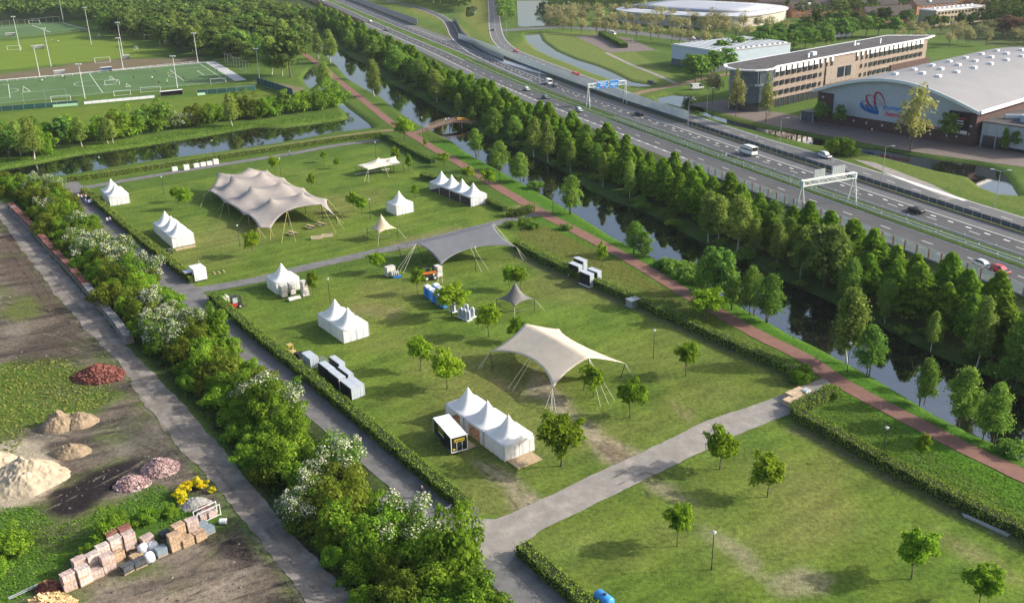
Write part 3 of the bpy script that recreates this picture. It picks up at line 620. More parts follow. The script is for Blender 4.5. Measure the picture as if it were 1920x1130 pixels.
def plant(kind, xy, h, name, label, group, cat='tree', wide=1.0, rz=None):
    pr = PROTO[kind]; cr, tr, ex = pr[rnd.randrange(len(pr))]; s = h/NATH[kind]
    z = 0.0
    t = thing(name, label, cat, (xy[0], xy[1], z-.03), rnd.random()*6.28 if rz is None else rz, group, (s*wide, s*wide*(.93+.14*rnd.random()), s))
    link(bpy.data.objects.new('trunk', tr), t); link(bpy.data.objects.new('crown', cr), t)
    if ex: link(bpy.data.objects.new(ex[0], ex[1]), t)
    return t
def hfrom(base, ytop):
    lo, hi = 0, 40; B = G(*base)
    for _ in range(30):
        m_ = (lo+hi)/2; d = B+np.array([0, 0, m_])-np.array([0, 0, CAMH])
        y = IH/2-FPX*(d @ up)/(d @ fw)
        if y > ytop: lo = m_
        else: hi = m_
    return lo
# ---- young park trees: base pixel, top pixel y, width factor
YT = [((1181, 783), 704, 1.1, 'maple'), ((1052, 873), 777, 1.25, 'maple'), ((1113, 744), 680, 1.05, 'maple'), ((839, 728), 658, 1.25, 'maple'), ((789, 694), 628, .95, 'maple'), ((916, 631), 569, 1.1, 'maple'), ((968, 640), 597, 1.2, 'maple'),
      ((1286, 705), 637, .95, 'maple'), ((1350, 879), 802, 1.1, 'maple'), ((1439, 931), 849, 1.1, 'maple'), ((1725, 866), 808, .8, 'mapletall'), ((1270, 1023), 939, .85, 'maple'), ((1708, 1084), 992, 1.05, 'maple'), ((1835, 1141), 1056, 1.05, 'maple'),
      ((664, 397), 358, 1.0, 'maple'), ((679, 405), 366, .95, 'maple'), ((778, 371), 347, 1.0, 'maple'), ((767, 322), 287, .8, 'mapletall'), ((742, 308), 272, .9, 'mapletall'), ((708, 511), 470, 1.3, 'maple'), ((783, 552), 500, .85, 'maple'),
      ((955, 541), 496, .9, 'maple'), ((976, 544), 499, 1.05, 'maple'), ((847, 594), 529, 1.45, 'maple'), ((475, 480), 432, 1.0, 'maple'), ((516, 325), 291, 1.0, 'maple'), ((608, 304), 282, .95, 'maple'), ((631, 316), 295, .95, 'maple'),
      ((585, 354), 325, .85, 'maple'), ((587, 556), 504, .85, 'mapletall'), ((348, 392), 353, 1.05, 'maple'), ((330, 378), 350, .95, 'maple'), ((876, 341), 309, 1.4, 'maple'), ((916, 351), 315, 1.3, 'maple'), ((832, 312), 285, 1.4, 'maple'),
      ((759, 263), 221, 1.5, 'maple'), ((798, 279), 256, .9, 'mapletall'), ((1128, 500), 452, .9, 'mapletall')]
YL = {0: 'young maple standing right beside the beige stretch tent pole', 1: 'large leafy young maple beside the end of three joined white pagoda tents', 2: 'young maple growing under the edge of the beige stretch tent', 3: 'broad young maple between the pair of white pagoda tents and the beige tent', 6: 'bushy young maple half hidden behind the beige stretch tent',
      8: 'young maple on the lawn beside the pale cross path', 19: 'low round maple beside the middle path and the white crates', 20: 'slender young maple in front of the orange telehandler', 23: 'very broad maple shading the row of portable toilets', 24: 'young maple on the lawn in front of the big taupe tent', 29: 'slender bright green sapling beside stacked white crates', 35: 'broad bushy tree at the junction of the red and earth paths'}
LMK = (((1334, 1067), 'the lone lamp post on the south lawn'), ((1225, 671), 'the lamp post east of the beige tent'), ((1845, 985), 'the bundle of white beams'), ((1500, 740), 'the stacked stage boards'), ((1130, 880), 'the muddy tracks by the cross path'), ((640, 610), 'the pair of pagoda tents'), ((750, 385), 'the single pagoda tent'), ((860, 350), 'the row of four tents'), ((712, 310), 'the cream stretch tent'), ((967, 560), 'the grey star tent'), ((660, 700), 'the fence panel stacks'), ((870, 585), 'the urinal units'), ((470, 340), 'the back of the taupe tent'), ((590, 440), 'the wooden troughs'), ((320, 440), 'the three tents by the west hedge'), ((620, 290), 'the north path'), ((1080, 520), 'the panel racks'), ((1187, 570), 'the frame bundle'), ((800, 260), 'the bridge signpost'), ((1120, 1110), 'the blue tank'), ((860, 800), 'the black trailer'))
def maple_where(b_):
    d = [np.linalg.norm(G(*b_)-G(*q)) for q, _ in LMK]; return 'young round-crowned maple closest to '+LMK[int(np.argmin(d))][1]
for i, (b_, t_, wd, k_) in enumerate(YT):
    plant(k_, G(*b_), hfrom(b_, t_), 'young_maple', YL.get(i, maple_where(b_)), 'young trees on the park lawns', wide=wd*(hfrom(b_, t_)/6.4)**-.0*.86)
# ---- trees by the water
WT = [('alder', (1071, 401), 323, 1.1), ('alder', (975, 340), 283, 1.4), ('alder', (936, 320), 262, 1.3), ('alder', (892, 294), 240, 1.2), ('alder', (1190, 476), 413, 1.25), ('alder', (1208, 482), 432, 1.3), ('dense', (1345, 568), 462, .85), ('alder', (1318, 548), 478, 1.1), ('alder', (1440, 602), 507, 1.15), ('alder', (1405, 588), 493, .95), ('alder', (1370, 580), 500, .8),
      ('birch', (1588, 680), 543, 1.15), ('alder', (1627, 706), 607, 1.15), ('alder', (1733, 758), 667, .95), ('alder', (1800, 796), 680, 1.05), ('alder', (1857, 826), 713, .95), ('birch', (702, 181), 113, 1.1), ('birch', (620, 118), 58, 1.3), ('birch', (598, 111), 62, 1.1), ('birch', (610, 176), 117, 1.3),
      ('birch', (509, 140), 70, 1.5), ('forest', (545, 146), 56, 1.1), ('birch', (530, 142), 78, 1.3), ('alder', (655, 96), 52, 1.2), ('birch', (819, 193), 130, 1.3), ('birch', (861, 217), 176, 1.0), ('alder', (700, 120), 62, 1.3), ('alder', (745, 145), 80, 1.3), ('alder', (790, 168), 108, 1.2), ('birch', (1070, 322), 264, .9), ('birch', (1328, 452), 358, 1.1), ('birch', (1346, 456), 366, 1.0), ('birch', (1382, 471), 364, 1.1), ('birch', (1414, 481), 410, .9),
      ('birch', (1001, 293), 222, 1.0), ('birch', (1027, 303), 230, .9), ('forest', (1545, 540), 420, .95), ('birch', (1500, 520), 430, 1.0), ('birch', (1455, 500), 420, 1.0), ('alder', (925, 262), 200, 1.4), ('alder', (965, 270), 215, 1.2), ('birch', (1745, 657), 583, .7), ('alder', (1590, 570), 480, 1.0), ('alder', (1660, 600), 520, 1.0), ('birch', (1830, 690), 560, .9), ('alder', (1900, 720), 590, 1.0), ('birch', (1130, 350), 285, .8), ('birch', (1180, 372), 300, .8)]
for k_, b_, t_, wd in WT:
    lab = {'birch': 'slender pale birch on the canal bank', 'alder': 'loose many-stemmed alder at the water', 'dense': 'dense dark tree among the alders', 'forest': 'tall full-crowned willow by the canal'}[k_]
    lab += ' '+next(tx for lim, tx in ((130, 'past the cross path'), (150, 'near the cross path end'), (175, 'opposite the round green tree'), (200, 'opposite the panel racks'), (225, 'opposite the dark grey tent'), (262, 'opposite the row of four tents'), (300, 'below the footbridge'), (380, 'above the footbridge'), (999, 'at the far branch of the canal')) if G(*b_)[1] < lim)
    plant(k_, G(*b_), hfrom(b_, t_), {'birch': 'birch_tree', 'alder': 'alder_tree', 'dense': 'bank_tree', 'forest': 'willow_tree'}[k_], lab, 'trees along the canal', wide=wd)
for b_, s_ in (((1259, 505), 2.6), ((1288, 517), 2.8), ((1302, 530), 2.2), ((1240, 500), 1.6), ((1890, 850), 1.8), ((1905, 845), 1.6), ((860, 345), 2.0), ((1005, 352), 2.0), ((1060, 430), 1.4), ((985, 420), 1.8), ((1000, 428), 1.6), ((960, 425), 1.6), ((1560, 742), 1.5)):
    plant('low', G(*b_), s_, 'low_bush', 'low spreading bush in the rough grass beside the canal path', 'low bushes by the canal', 'bush', 1.0)
plant('maple', G(1324, 600), hfrom((1324, 600), 538), 'round_tree', 'dense round bright green tree between hedge and red path', None, wide=1.45)
plant('scrub', G(1500, 715), 2.6, 'corner_bush', 'clipped rounded bush at the hedge corner by the wooden boards', None, 'bush', 1.0)
# ---- lime rows along the motorway
hl = {}
def lime_where(q):
    for lim, tx in ((150, 'by the red hatchback'), (185, 'by the black car'), (215, 'before the pale gantry'), (245, 'beyond the pale gantry'), (285, 'opposite the camper van'), (335, 'opposite the dark car'), (375, 'opposite the blue signs'), (430, 'opposite the white van'), (500, 'beside the footbridge stretch'), (580, 'before the slip road'), (999, 'at the distant end')):
        if q[1] < lim: return tx
for ro, o in enumerate((34.0, 40.0)):
    pts = resample(hw(o), 5.7)
    for i, q in enumerate(pts):
        if q[1] < 108 or q[1] > 700: continue
        q = q+np.array([rnd.uniform(-.7, .7), rnd.uniform(-.9, .9)]); h_ = rnd.uniform(8.4, 12.2)-(.8 if ro else 0)
        if rnd.random() < .07: plant('alder', q, h_, 'mixed_tree', 'grey-green full tree standing among the limes '+lime_where(q), 'other trees among the limes', wide=1.1); continue
        plant('lime', q, h_, 'lime_tree', ('tall ' if h_ > 10.2 else '')+('dense bright green lime in the motorway-side row ', 'dense green lime in the canal-side row ')[ro]+lime_where(q), ('motorway-side row of limes', 'canal-side row of limes')[ro], wide=rnd.uniform(1.2, 1.5))
for q in resample(hw(44.0), 12.0):
    if 118 < q[1] < 560 and rnd.random() < .45: plant(rnd.choice(['alder', 'birch', 'alder']), q+np.array([rnd.uniform(-2, 2), rnd.uniform(-3, 3)]), rnd.uniform(3.5, 6.5), 'sapling', 'thin young tree at the foot of the limes '+lime_where(q), 'saplings in front of the limes', wide=rnd.uniform(.9, 1.3))
for q in resample(hw(45.0), 5.0):
    if 118 < q[1] < 500 and rnd.random() < .55: plant('low', q+np.array([rnd.uniform(-3, 3), rnd.uniform(-3, 3)]), rnd.uniform(1.0, 2.2), 'low_bush', 'low bush in the shade under the limes '+lime_where(q), 'undergrowth bushes below the limes', 'bush')
# ---- flowering scrub belt between the yard track and the park road
BL = catmull(GL([(20, 345), (62, 352), (130, 420), (200, 490), (270, 560), (330, 620), (400, 690), (480, 775), (560, 860), (640, 945), (720, 1030), (800, 1100), (880, 1180)], 2.2), 6)
HAW = [G(a, b_, 3.5)[:2] for a, b_ in ((90, 381), (72, 340), (132, 411), (183, 441), (165, 455), (235, 480), (262, 492), (289, 523), (325, 577), (247, 565), (346, 605), (331, 617), (505, 728), (547, 757), (619, 850), (666, 865), (588, 901), (564, 947), (725, 955), (771, 978), (130, 340), (110, 360), (205, 470), (222, 455), (300, 560), (285, 600), (360, 590), (320, 545), (470, 715), (150, 430))]
OLV = [G(a, b_, 3.0)[:2] for a, b_ in ((130, 375), (85, 420), (175, 395), (225, 520), (205, 545), (345, 655), (370, 625), (490, 700), (640, 960), (270, 580), (420, 690))]
used = set()
S_ = resample(BL, 3.5)
cand = []
for o in (-4.3, -1.4, 1.5, 4.2):
    for q in offset(S_, o): cand.append((q+np.array([rnd.uniform(-.9, .9), rnd.uniform(-.9, .9)]), o))
hk = {min(range(len(cand)), key=lambda i: np.linalg.norm(cand[i][0]-h_)) for h_ in HAW}
ok_ = {min(range(len(cand)), key=lambda i: np.linalg.norm(cand[i][0]-h_)) for h_ in OLV}
def belt_where(q, o):
    side = 'beside the gravel track' if o < -2.5 else ('beside the park road' if o > 2.5 else 'in the middle of the belt')
    for lim, tx in ((82, 'at the path junction'), (100, 'opposite the hedge gate'), (118, 'opposite the black trailer'), (135, 'opposite the fence panels'), (152, 'opposite the yellow loader'), (170, 'opposite the red forklift'), (190, 'opposite the white cabin'), (212, 'opposite the three tents'), (235, 'opposite the walkers'), (400, 'at the north corner')):
        if q[1] < lim: return side+' '+tx
for i, (q, o) in enumerate(cand):
    if q[1] < 62 or q[1] > 262 or (abs(o) > 3.9 and rnd.random() < .3) or (o > 6 and (q[1] > 150 or rnd.random() < .2)): continue
    if i in hk: plant('thorn', q, rnd.uniform(4.6, 5.8), 'hawthorn', 'hawthorn covered in white blossom '+belt_where(q, o), 'flowering hawthorns', 'shrub', rnd.uniform(.8, .98))
    elif i in ok_: plant('olive', q, rnd.uniform(4.8, 6.4), 'willow_shrub', 'rounded yellow-green shrub '+belt_where(q, o), 'yellow-green shrubs', 'shrub', rnd.uniform(.75, .9))
    else:
        low = abs(o) > 3; h_ = rnd.uniform(2.4, 3.6) if low else rnd.uniform(3.2, 5.2); k_ = rnd.choice(['scrub', 'scrub', 'scrub', 'olive'])
        plant(k_, q, h_, 'scrub_bush', ('low ' if h_ < 3 else ('tall ' if h_ > 4.3 else ''))+('wild green bush ' if k_ == 'scrub' else 'olive green bush ')+belt_where(q, o), 'wild bushes of the scrub belt', 'shrub', rnd.uniform(.75, 1.0))
for (a, b_), h_, k_, wd, lb in (((860, 1082), 8.2, 'scrub', .62, 'tall bright green bushy tree beside the park road junction'), ((815, 1075), 6.6, 'scrub', .7, 'bright green bushy tree at the end of the scrub belt'), ((880, 1150), 5.4, 'scrub', .8, 'bright green bush overhanging the park road'), ((505, 800), 7.6, 'scrub', .62, 'tall bright green tree rising from the scrub belt'), ((410, 640), 6.6, 'scrub', .6, 'bright green tree opposite the red forklift')):
    plant(k_, G(a, b_), h_, 'bushy_tree', lb, None, 'tree', wd)
# ---- shrubs and birches along the sports field
for a, b_ in ((8, 285), (30, 282), (62, 275), (95, 272), (118, 270), (140, 266), (165, 264), (185, 262), (205, 260), (228, 257), (248, 254), (268, 250), (290, 246), (310, 243), (330, 240), (350, 238), (368, 234), (388, 231), (408, 228), (430, 225), (450, 222), (470, 221), (490, 220), (512, 218), (534, 214), (555, 211), (575, 207), (596, 205), (614, 202), (626, 200), (18, 295), (-10, 290), (78, 288)):
    k_ = 'thorn' if (a in (165, 350, 330)) else rnd.choice(['scrub', 'dense', 'scrub', 'thorn0'])
    if k_ == 'thorn0': k_ = 'olive'
    if k_ == 'dense': plant('dense', G(a, b_), rnd.uniform(8.0, 10.0), 'field_tree', 'dark green tree in the screen beside the sports field', 'screen of shrubs by the sports field', 'tree', 1.0)
    elif k_ == 'thorn': plant('thorn', G(a, b_), 5.2, 'hawthorn', 'white flowering hawthorn in the screen beside the sports field', 'field-side hawthorns', 'shrub', .9)
    else: plant(k_, G(a, b_), rnd.uniform(6.6, 8.6), 'field_shrub', 'green shrub in the field-side screen '+('near the leaning birch' if a < 120 else ('near the paired birches' if a < 230 else ('behind the dugout' if a < 340 else ('near the tall birch' if a < 460 else 'at the canal corner')))), 'screen of shrubs by the sports field', 'shrub', .78)
for b_, t_ in (((65, 299), 222), ((40, 292), 226), ((154, 275), 219), ((203, 269), 222), ((212, 268), 224), ((436, 236), 177)):
    plant('birch', G(*b_), hfrom(b_, t_), 'birch_tree', 'white-stemmed birch in the screen beside the sports field', 'birches by the sports field', wide=1.3)
# ---- the wood behind the sports fields; near trees singly, the far mass as one
FOR = GL([(-60, 42), (60, 38), (120, 38), (170, 52), (200, 66), (285, 80), (345, 102), (392, 110), (440, 122), (480, 128), (520, 118), (575, 95), (590, 70), (560, 45), (500, 28), (440, 26), (400, 8), (330, 6), (250, -4), (-60, -6)])
fb = np.array(FOR); spots = []
for _ in range(9000):
    q = np.array([rnd.uniform(fb[:, 0].min(), fb[:, 0].max()), rnd.uniform(fb[:, 1].min(), fb[:, 1].max())])
    if spots and np.min(np.linalg.norm(np.array(spots)-q, axis=1)) < 6.4: continue
    spots.append(q)
spots = np.array(spots); spots = spots[pip(spots, FOR)]
spots = spots[np.argsort(np.linalg.norm(spots, axis=1))]
def wood_where(q, h_):
    return ('tall ' if h_ > 12.5 else ('low ' if h_ < 10.5 else ''))+'{} '+next(tx for lim, tx in ((-300, 'behind the far artificial pitch'), (-255, 'behind the grass pitch corner'), (-215, 'behind the small side-on goals'), (-175, 'behind the brown strip'), (-150, 'behind the ball-stop frame'), (-125, 'by the canal branch'), (999, 'by the red cycle path')) if q[0] < lim)+(' at the edge of the wood' if q[1] < 500 else (' inside the wood' if q[1] < 580 else ' deep in the wood'))
for i, q in enumerate(spots[:200]):
    r_ = rnd.random(); k_ = 'forest' if r_ < .6 else ('alder' if r_ < .78 else ('birch' if r_ < .9 else 'dense'))
    h_ = rnd.uniform(9, 14.5); plant(k_, q, h_, 'woodland_tree', wood_where(q, h_).format({'forest': 'round-crowned tree', 'alder': 'loose grey-green tree', 'birch': 'pale birch', 'dense': 'dark dense tree'}[k_]), 'trees of the wood behind the pitches', wide=rnd.uniform(1.0, 1.4) if k_ != 'birch' else 1.6)
def mass(name, pts, hs, mat_, kind='stuff', lf=160, label=None):
    V = []; 
    rs = np.random.RandomState(len(pts)); base = fib(14, rs, .2); base = base[base[:, 2] > -.5]
    for q, h_ in zip(pts, hs):
        cen = base*np.array([.30, .30, .34])*h_*(.75+.4*rs.rand(len(base)))[:, None]+np.array([q[0], q[1], h_*.6])
        v, f = leaves(rs, cen, .14*h_*(.8+.5*rs.rand(len(base))), lf//len(base), .105*h_, .4); V.append(v)
    V = np.concatenate(V); o = link(bpy.data.objects.new(name, npmesh(name, V, np.arange(len(V)).reshape(-1, 4), mat_)))
    return tag(o, label, kind=kind)
rest = spots[200:]
mass('woodland', rest, [rnd.uniform(9, 14) for _ in rest], LM['forest'], label='distant mass of woodland treetops')
# ---- east side trees
def rowpx(kind, px, n, h0, h1, name, label, group, wide=1.1, jit=1.5, cat='tree'):
    ln = catmull(GL(px), 6); s = np.r_[0, np.cumsum(np.linalg.norm(np.diff(ln, axis=0), axis=1))]
    for t in np.linspace(0, s[-1], n):
        q = np.array([np.interp(t, s, ln[:, 0]), np.interp(t, s, ln[:, 1])])+np.array([rnd.uniform(-jit, jit), rnd.uniform(-jit, jit)])
        plant(kind, q, rnd.uniform(h0, h1), name, label, group, cat, wide)
rowpx('spring', [(1052, 60), (1150, 68), (1250, 80), (1340, 92)], 15, 8, 10, 'street_tree', 'pale budding street tree on the near side of the town road', 'street trees along the town road', 1.25)
rowpx('spring', [(1030, 49), (1150, 49), (1250, 57), (1400, 76)], 20, 8.5, 11, 'street_tree', 'pale budding street tree on the far side of the town road', 'street trees along the town road', 1.3)
rowpx('spring', [(1080, 34), (1180, 38), (1300, 52), (1460, 66)], 20, 8.5, 11.5, 'street_tree', 'pale budding tree in front of the white-roofed arena', 'trees in front of the arena', 1.35, 3)
rowpx('dense', [(1298, 160), (1325, 150), (1365, 140)], 4, 10.5, 13, 'pine_tree', 'dark full tree in front of the low grey shed', 'trees between shed and office', 1.1, 2)
rowpx('dense', [(1330, 128), (1380, 118), (1440, 110), (1500, 98), (1545, 92)], 13, 9.5, 12, 'pine_tree', 'dark green tree in the row behind the office block', 'trees behind the office', 1.05, 2)
rowpx('dense', [(1430, 92), (1500, 84), (1560, 76), (1600, 72), (1668, 68)], 14, 9, 12, 'pine_tree', 'dark round tree in the second row behind the office block', 'second row behind the office', 1.15, 3)
rowpx('forest', [(1500, 60), (1560, 56), (1640, 52), (1700, 52)], 9, 8.5, 11.5, 'garden_tree', 'leafy garden tree in front of the houses', 'garden trees by the houses', 1.2, 5)
rowpx('spring', [(1690, 92), (1760, 86), (1830, 84), (1940, 80)], 14, 6, 9, 'meadow_tree', 'pale young tree on the meadow behind the sports hall', 'young trees behind the hall', 1.3, 8)
rowpx('spring', [(1700, 72), (1780, 66), (1860, 66), (1940, 66)], 12, 6, 8.5, 'meadow_tree', 'pale young tree on the meadow behind the sports hall', 'young trees behind the hall', 1.3, 8)
rowpx('forest', [(1745, 55), (1790, 50), (1830, 47), (1860, 44)], 8, 6, 7.5, 'garden_tree', 'round green tree in front of the long block of flats', 'trees in front of the flats', 1.2, 3)
plant('copper', G(1888, 72), 11.5, 'copper_tree', 'bare reddish-brown tree on the meadow near the flats', None, wide=1.45)
for b_, t_, k_, wd, lb in (((1706, 283), 166, 'willow', .95, 'tall pale yellow willow in front of the sports hall wall'), ((1435, 229), 146, 'willow', .75, 'pale yellow willow before the glazed end of the office'), ((1380, 218), 138, 'willow', .8, 'thin pale willow left of the office glazing'), ((1335, 195), 132, 'spring', 1.0, 'greenish thin tree by the small moat bridge'),
                        ((1538, 236), 190, 'dense', .75, 'small dark tree against the brick end of the sports hall'), ((1572, 241), 200, 'dense', .75, 'small dark tree beside the grey wall cladding of the hall'), ((1775, 273), 216, 'dense', .8, 'dark slim tree beside the black hall poster'), ((1880, 284), 238, 'lime', .75, 'bright green small tree before the hall annex'), ((1902, 285), 243, 'dense', .8, 'small dark tree before the hall annex')):
    plant(k_, G(*b_), hfrom(b_, t_), 'planted_tree', lb, None, wide=wd)
plant('scrub', G(1568, 289), 5.6, 'bank_bush', 'large round bush on the moat bank beside the parallel road', None, 'bush', .95)
plant('scrub', G(1590, 292), 4.2, 'bank_bush', 'smaller bush joined to the round bush on the moat bank', None, 'bush', .95)
def blob(px, n, rr, h0, h1):
    poly = GL(px); b_ = np.array(poly); out = []
    for _ in range(n*40):
        q = np.array([rnd.uniform(b_[:, 0].min(), b_[:, 0].max()), rnd.uniform(b_[:, 1].min(), b_[:, 1].max())])
        if pip(q[None], poly)[0] and (not out or np.min(np.linalg.norm(np.array(out)-q, axis=1)) > rr): out.append(q)
        if len(out) >= n: break
    return out, [rnd.uniform(h0, h1) for _ in out]
for nm, px, n, rr, h0, h1, mt in (('wooded_bank', [(730, 6), (840, 18), (880, 26), (885, -8), (740, -12)], 130, 6.5, 8, 12, 'forest'), ('wooded_bank', [(936, 42), (960, 42), (958, -8), (932, -8)], 90, 5, 5, 8, 'dense'),
                                  ('distant_wood', [(1015, 8), (1100, 20), (1200, 12), (1500, 14), (1500, -10), (1010, -10)], 380, 9, 9, 14, 'forest'), ('distant_wood', [(1480, 38), (1640, 40), (1640, -10), (1480, -10)], 170, 10, 7, 12, 'forest'),
                                  ('distant_wood', [(1640, 12), (1990, 20), (1990, -20), (1640, -20)], 330, 9, 9, 15, 'dense'), ('distant_wood', [(1850, 50), (1990, 90), (1990, 10), (1860, 8)], 90, 8, 9, 14, 'forest'),
                                  ('far_trees', [(300, 4), (600, 2), (600, -30), (300, -30)], 160, 10, 8, 12, 'forest'), ('pond_reeds', [(1018, 32), (1050, 45), (1100, 46), (1100, 30), (1040, 26)], 90, 5, 4, 8, 'spring')):
    p_, h_ = blob(px, n, rr, h0, h1); mass(nm, p_, h_, LM[mt], label='far-off mass of trees')
# ---- clipped hedges
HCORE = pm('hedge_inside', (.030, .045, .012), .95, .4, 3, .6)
def hedge(px, wd, h, label, seed, z0=0.0, wild=1.0):
    ln = catmull(GL(px), 5); ln = resample(ln, .8); rs = np.random.RandomState(seed)
    o = thing('hedge', label, 'hedge', (*ln[len(ln)//2], 0)); c = ln[len(ln)//2]
    q = ln-c; Lf, Rt = offset(q, wd/2*.84), offset(q, -wd/2*.84); v = []; n = len(q)
    hh = h*(.90+.06*rs.rand(n))
    Lf[0] = Lf[0]*.6+Lf[1]*.4; Rt[0] = Rt[0]*.6+Rt[1]*.4; Lf[-1] = Lf[-1]*.6+Lf[-2]*.4; Rt[-1] = Rt[-1]*.6+Rt[-2]*.4
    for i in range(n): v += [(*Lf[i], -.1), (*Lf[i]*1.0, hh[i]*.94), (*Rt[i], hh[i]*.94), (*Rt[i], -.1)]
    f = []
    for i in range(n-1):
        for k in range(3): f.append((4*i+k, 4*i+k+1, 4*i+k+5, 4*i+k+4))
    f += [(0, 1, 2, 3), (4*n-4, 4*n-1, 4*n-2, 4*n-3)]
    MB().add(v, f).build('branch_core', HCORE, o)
    s = np.r_[0, np.cumsum(np.linalg.norm(np.diff(q, axis=0), axis=1))]; tot = s[-1]; tt = np.gradient(q, axis=0); tt /= np.linalg.norm(tt, axis=1)[:, None]
    m_ = int(tot*95*(wd+2*h)/3.6); t = rs.rand(m_)*tot; i = np.clip(np.searchsorted(s, t)-1, 0, n-2)
    cx = np.stack([np.interp(t, s, q[:, 0]), np.interp(t, s, q[:, 1])], 1); nv = np.stack([-tt[i][:, 1], tt[i][:, 0]], 1)
    u = rs.rand(m_)*(wd+2*h); top = (u > h) & (u < h+wd); side = np.where(u < h, 1, -1)
    bul = 1+.10*np.sin(t*.9+seed)+.08*np.sin(t*2.3)
    off = np.where(top, (u-h-wd/2), side*wd/2)*bul; zz = np.where(top, h*(1+.05*np.sin(t*1.7+seed)), np.where(u < h, u, u-h-wd))
    P = np.c_[cx+nv*off[:, None], zz]+rs.normal(size=(m_, 3))*.075*wild
    nn = np.c_[nv*np.where(top, 0, side)[:, None], np.where(top, 1.0, .25)]+rs.normal(size=(m_, 3))*.5; nn /= np.linalg.norm(nn, axis=1)[:, None]
    tg = rs.normal(size=(m_, 3)); tg -= (tg*nn).sum(1)[:, None]*nn; tg /= np.linalg.norm(tg, axis=1)[:, None]; bt = np.cross(nn, tg); sz = (.16*(.6+.8*rs.rand(m_))*.5*wild**.5)[:, None]
    V = np.stack([P-tg*sz*1.5, P-bt*sz, P+tg*sz*1.5, P+bt*sz], 1).reshape(-1, 3)
    link(bpy.data.objects.new('leaves', npmesh('leaves', V, np.arange(4*m_).reshape(-1, 4), LM['hedge'])), o)
    return o
hedge([(157, 361), (200, 397), (260, 449), (320, 496), (366, 533)], 1.7, 1.5, 'clipped hedge along the park road beside the taupe tent lawn', 1)
hedge([(398, 561), (480, 632), (560, 697), (660, 780), (760, 863), (840, 930), (880, 962)], 1.7, 1.55, 'long clipped hedge between the park road and the fence panel stacks', 2)
hedge([(975, 1034), (1030, 1082), (1090, 1135), (1150, 1190)], 1.7, 1.5, 'clipped hedge at the lawn by the blue tank', 3)
hedge([(124, 341), (200, 331), (330, 311), (430, 296), (560, 276), (650, 263), (722, 254)], 1.6, 1.4, 'clipped hedge between the earth path and the north path', 4)
hedge([(716, 257), (745, 272), (790, 296), (815, 308)], 1.6, 1.4, 'clipped hedge beside the small white stretch tent', 5)
hedge([(792, 332), (806, 338), (835, 342)], 1.8, 1.5, 'short hedge end behind the four joined white tents', 6)
hedge([(835, 342), (880, 362), (930, 388), (950, 397)], 1.6, 1.3, 'clipped hedge behind the four joined white pagoda tents', 7)
hedge([(948, 405), (972, 404), (1002, 392)], 2.2, 1.4, 'short bushy hedge at the end of the middle path', 8, wild=1.5)
hedge([(966, 462), (1040, 500), (1130, 541), (1240, 590), (1330, 631), (1420, 672), (1500, 706), (1530, 708)], 1.7, 1.5, 'long clipped hedge between the tent lawn and the red cycle path', 9)
hedge([(1560, 737), (1530, 756), (1492, 778), (1560, 818), (1650, 870), (1750, 922), (1850, 972), (1960, 1025), (2060, 1075)], 1.8, 1.5, 'clipped hedge beside the steel tube bundle and wooden boards', 10)
hedge([(1127, 67), (1150, 79), (1172, 91)], 4.0, 2.6, 'bulky hedge across the empty parking lot', 11)
# ---- rough grass tufts on the banks and meadow strips
def tufts(name, px, n, hgt, mat_, seed, world=None, lab='tall rough grass'):
    poly = world if world is not None else GL(px); rs = np.random.RandomState(seed); b_ = np.array(poly)
    q = np.stack([rs.uniform(b_[:, 0].min(), b_[:, 0].max(), n*5), rs.uniform(b_[:, 1].min(), b_[:, 1].max(), n*5)], 1); q = q[pip(q, poly)][:n]; m_ = len(q)
    zz = np.zeros(m_)
    for wp in WATER[:2]:
        d = segd(q, wp); ins = pip(q, wp); zz = np.minimum(zz, np.clip(WZ+np.where(ins, -d, d)*.42, -1.6, 0))
    keep = zz > -.6; q, zz = q[keep], zz[keep]; m_ = len(q)
    if RPD is not None:
        k2 = segd(q, RP, False) > 1.9; q, zz = q[k2], zz[k2]; m_ = len(q)
    s = (hgt*(.5+rs.rand(m_)))[:, None]; P = np.c_[q, zz]; P[:, 2] += s[:, 0]*.3
    nn = np.c_[rs.normal(size=(m_, 2))*.55, np.ones(m_)]; nn /= np.linalg.norm(nn, axis=1)[:, None]
    tg = rs.normal(size=(m_, 3)); tg -= (tg*nn).sum(1)[:, None]*nn; tg /= np.linalg.norm(tg, axis=1)[:, None]; bt = np.cross(nn, tg)
    V = np.stack([P-tg*s, P-bt*s*.5, P+tg*s, P+bt*s*.5], 1).reshape(-1, 3)
    o = link(bpy.data.objects.new(name, npmesh(name, V, np.arange(4*m_).reshape(-1, 4), mat_))); return tag(o, lab, kind='stuff')
RPD = True
TUF = leafmat('rough_grass_blades', (.085, .175, .014), (.125, .235, .020), (.175, .285, .032), .3, .02)
TUF2 = leafmat('meadow_grass_blades', (.17, .19, .035), (.22, .23, .05), (.26, .25, .085), .3, .02)
tufts('bank_grass', [(800, 250), (846, 262), (906, 302), (1006, 357), (1113, 421), (1247, 494), (1444, 605), (1631, 703), (1815, 808), (1950, 872), (1950, 905), (1762, 815), (1549, 700), (1365, 597), (1164, 478), (969, 372), (855, 302), (800, 270)], 13000, .13, TUF, 5)
tufts('meadow_grass', [(985, 412), (1100, 452), (1230, 525), (1420, 632), (1530, 690), (1500, 690), (1240, 578), (1040, 488), (965, 448)], 9000, .13, TUF2, 6)
tufts('meadow_grass', [(1575, 735), (1690, 785), (1950, 912), (2000, 1010), (1850, 955), (1650, 855), (1520, 782)], 7000, .12, TUF, 7)
tufts('bank_grass', [(0, 318), (270, 273), (480, 237), (640, 224), (640, 212), (440, 232), (250, 262), (0, 300)], 5000, .26, TUF, 8)
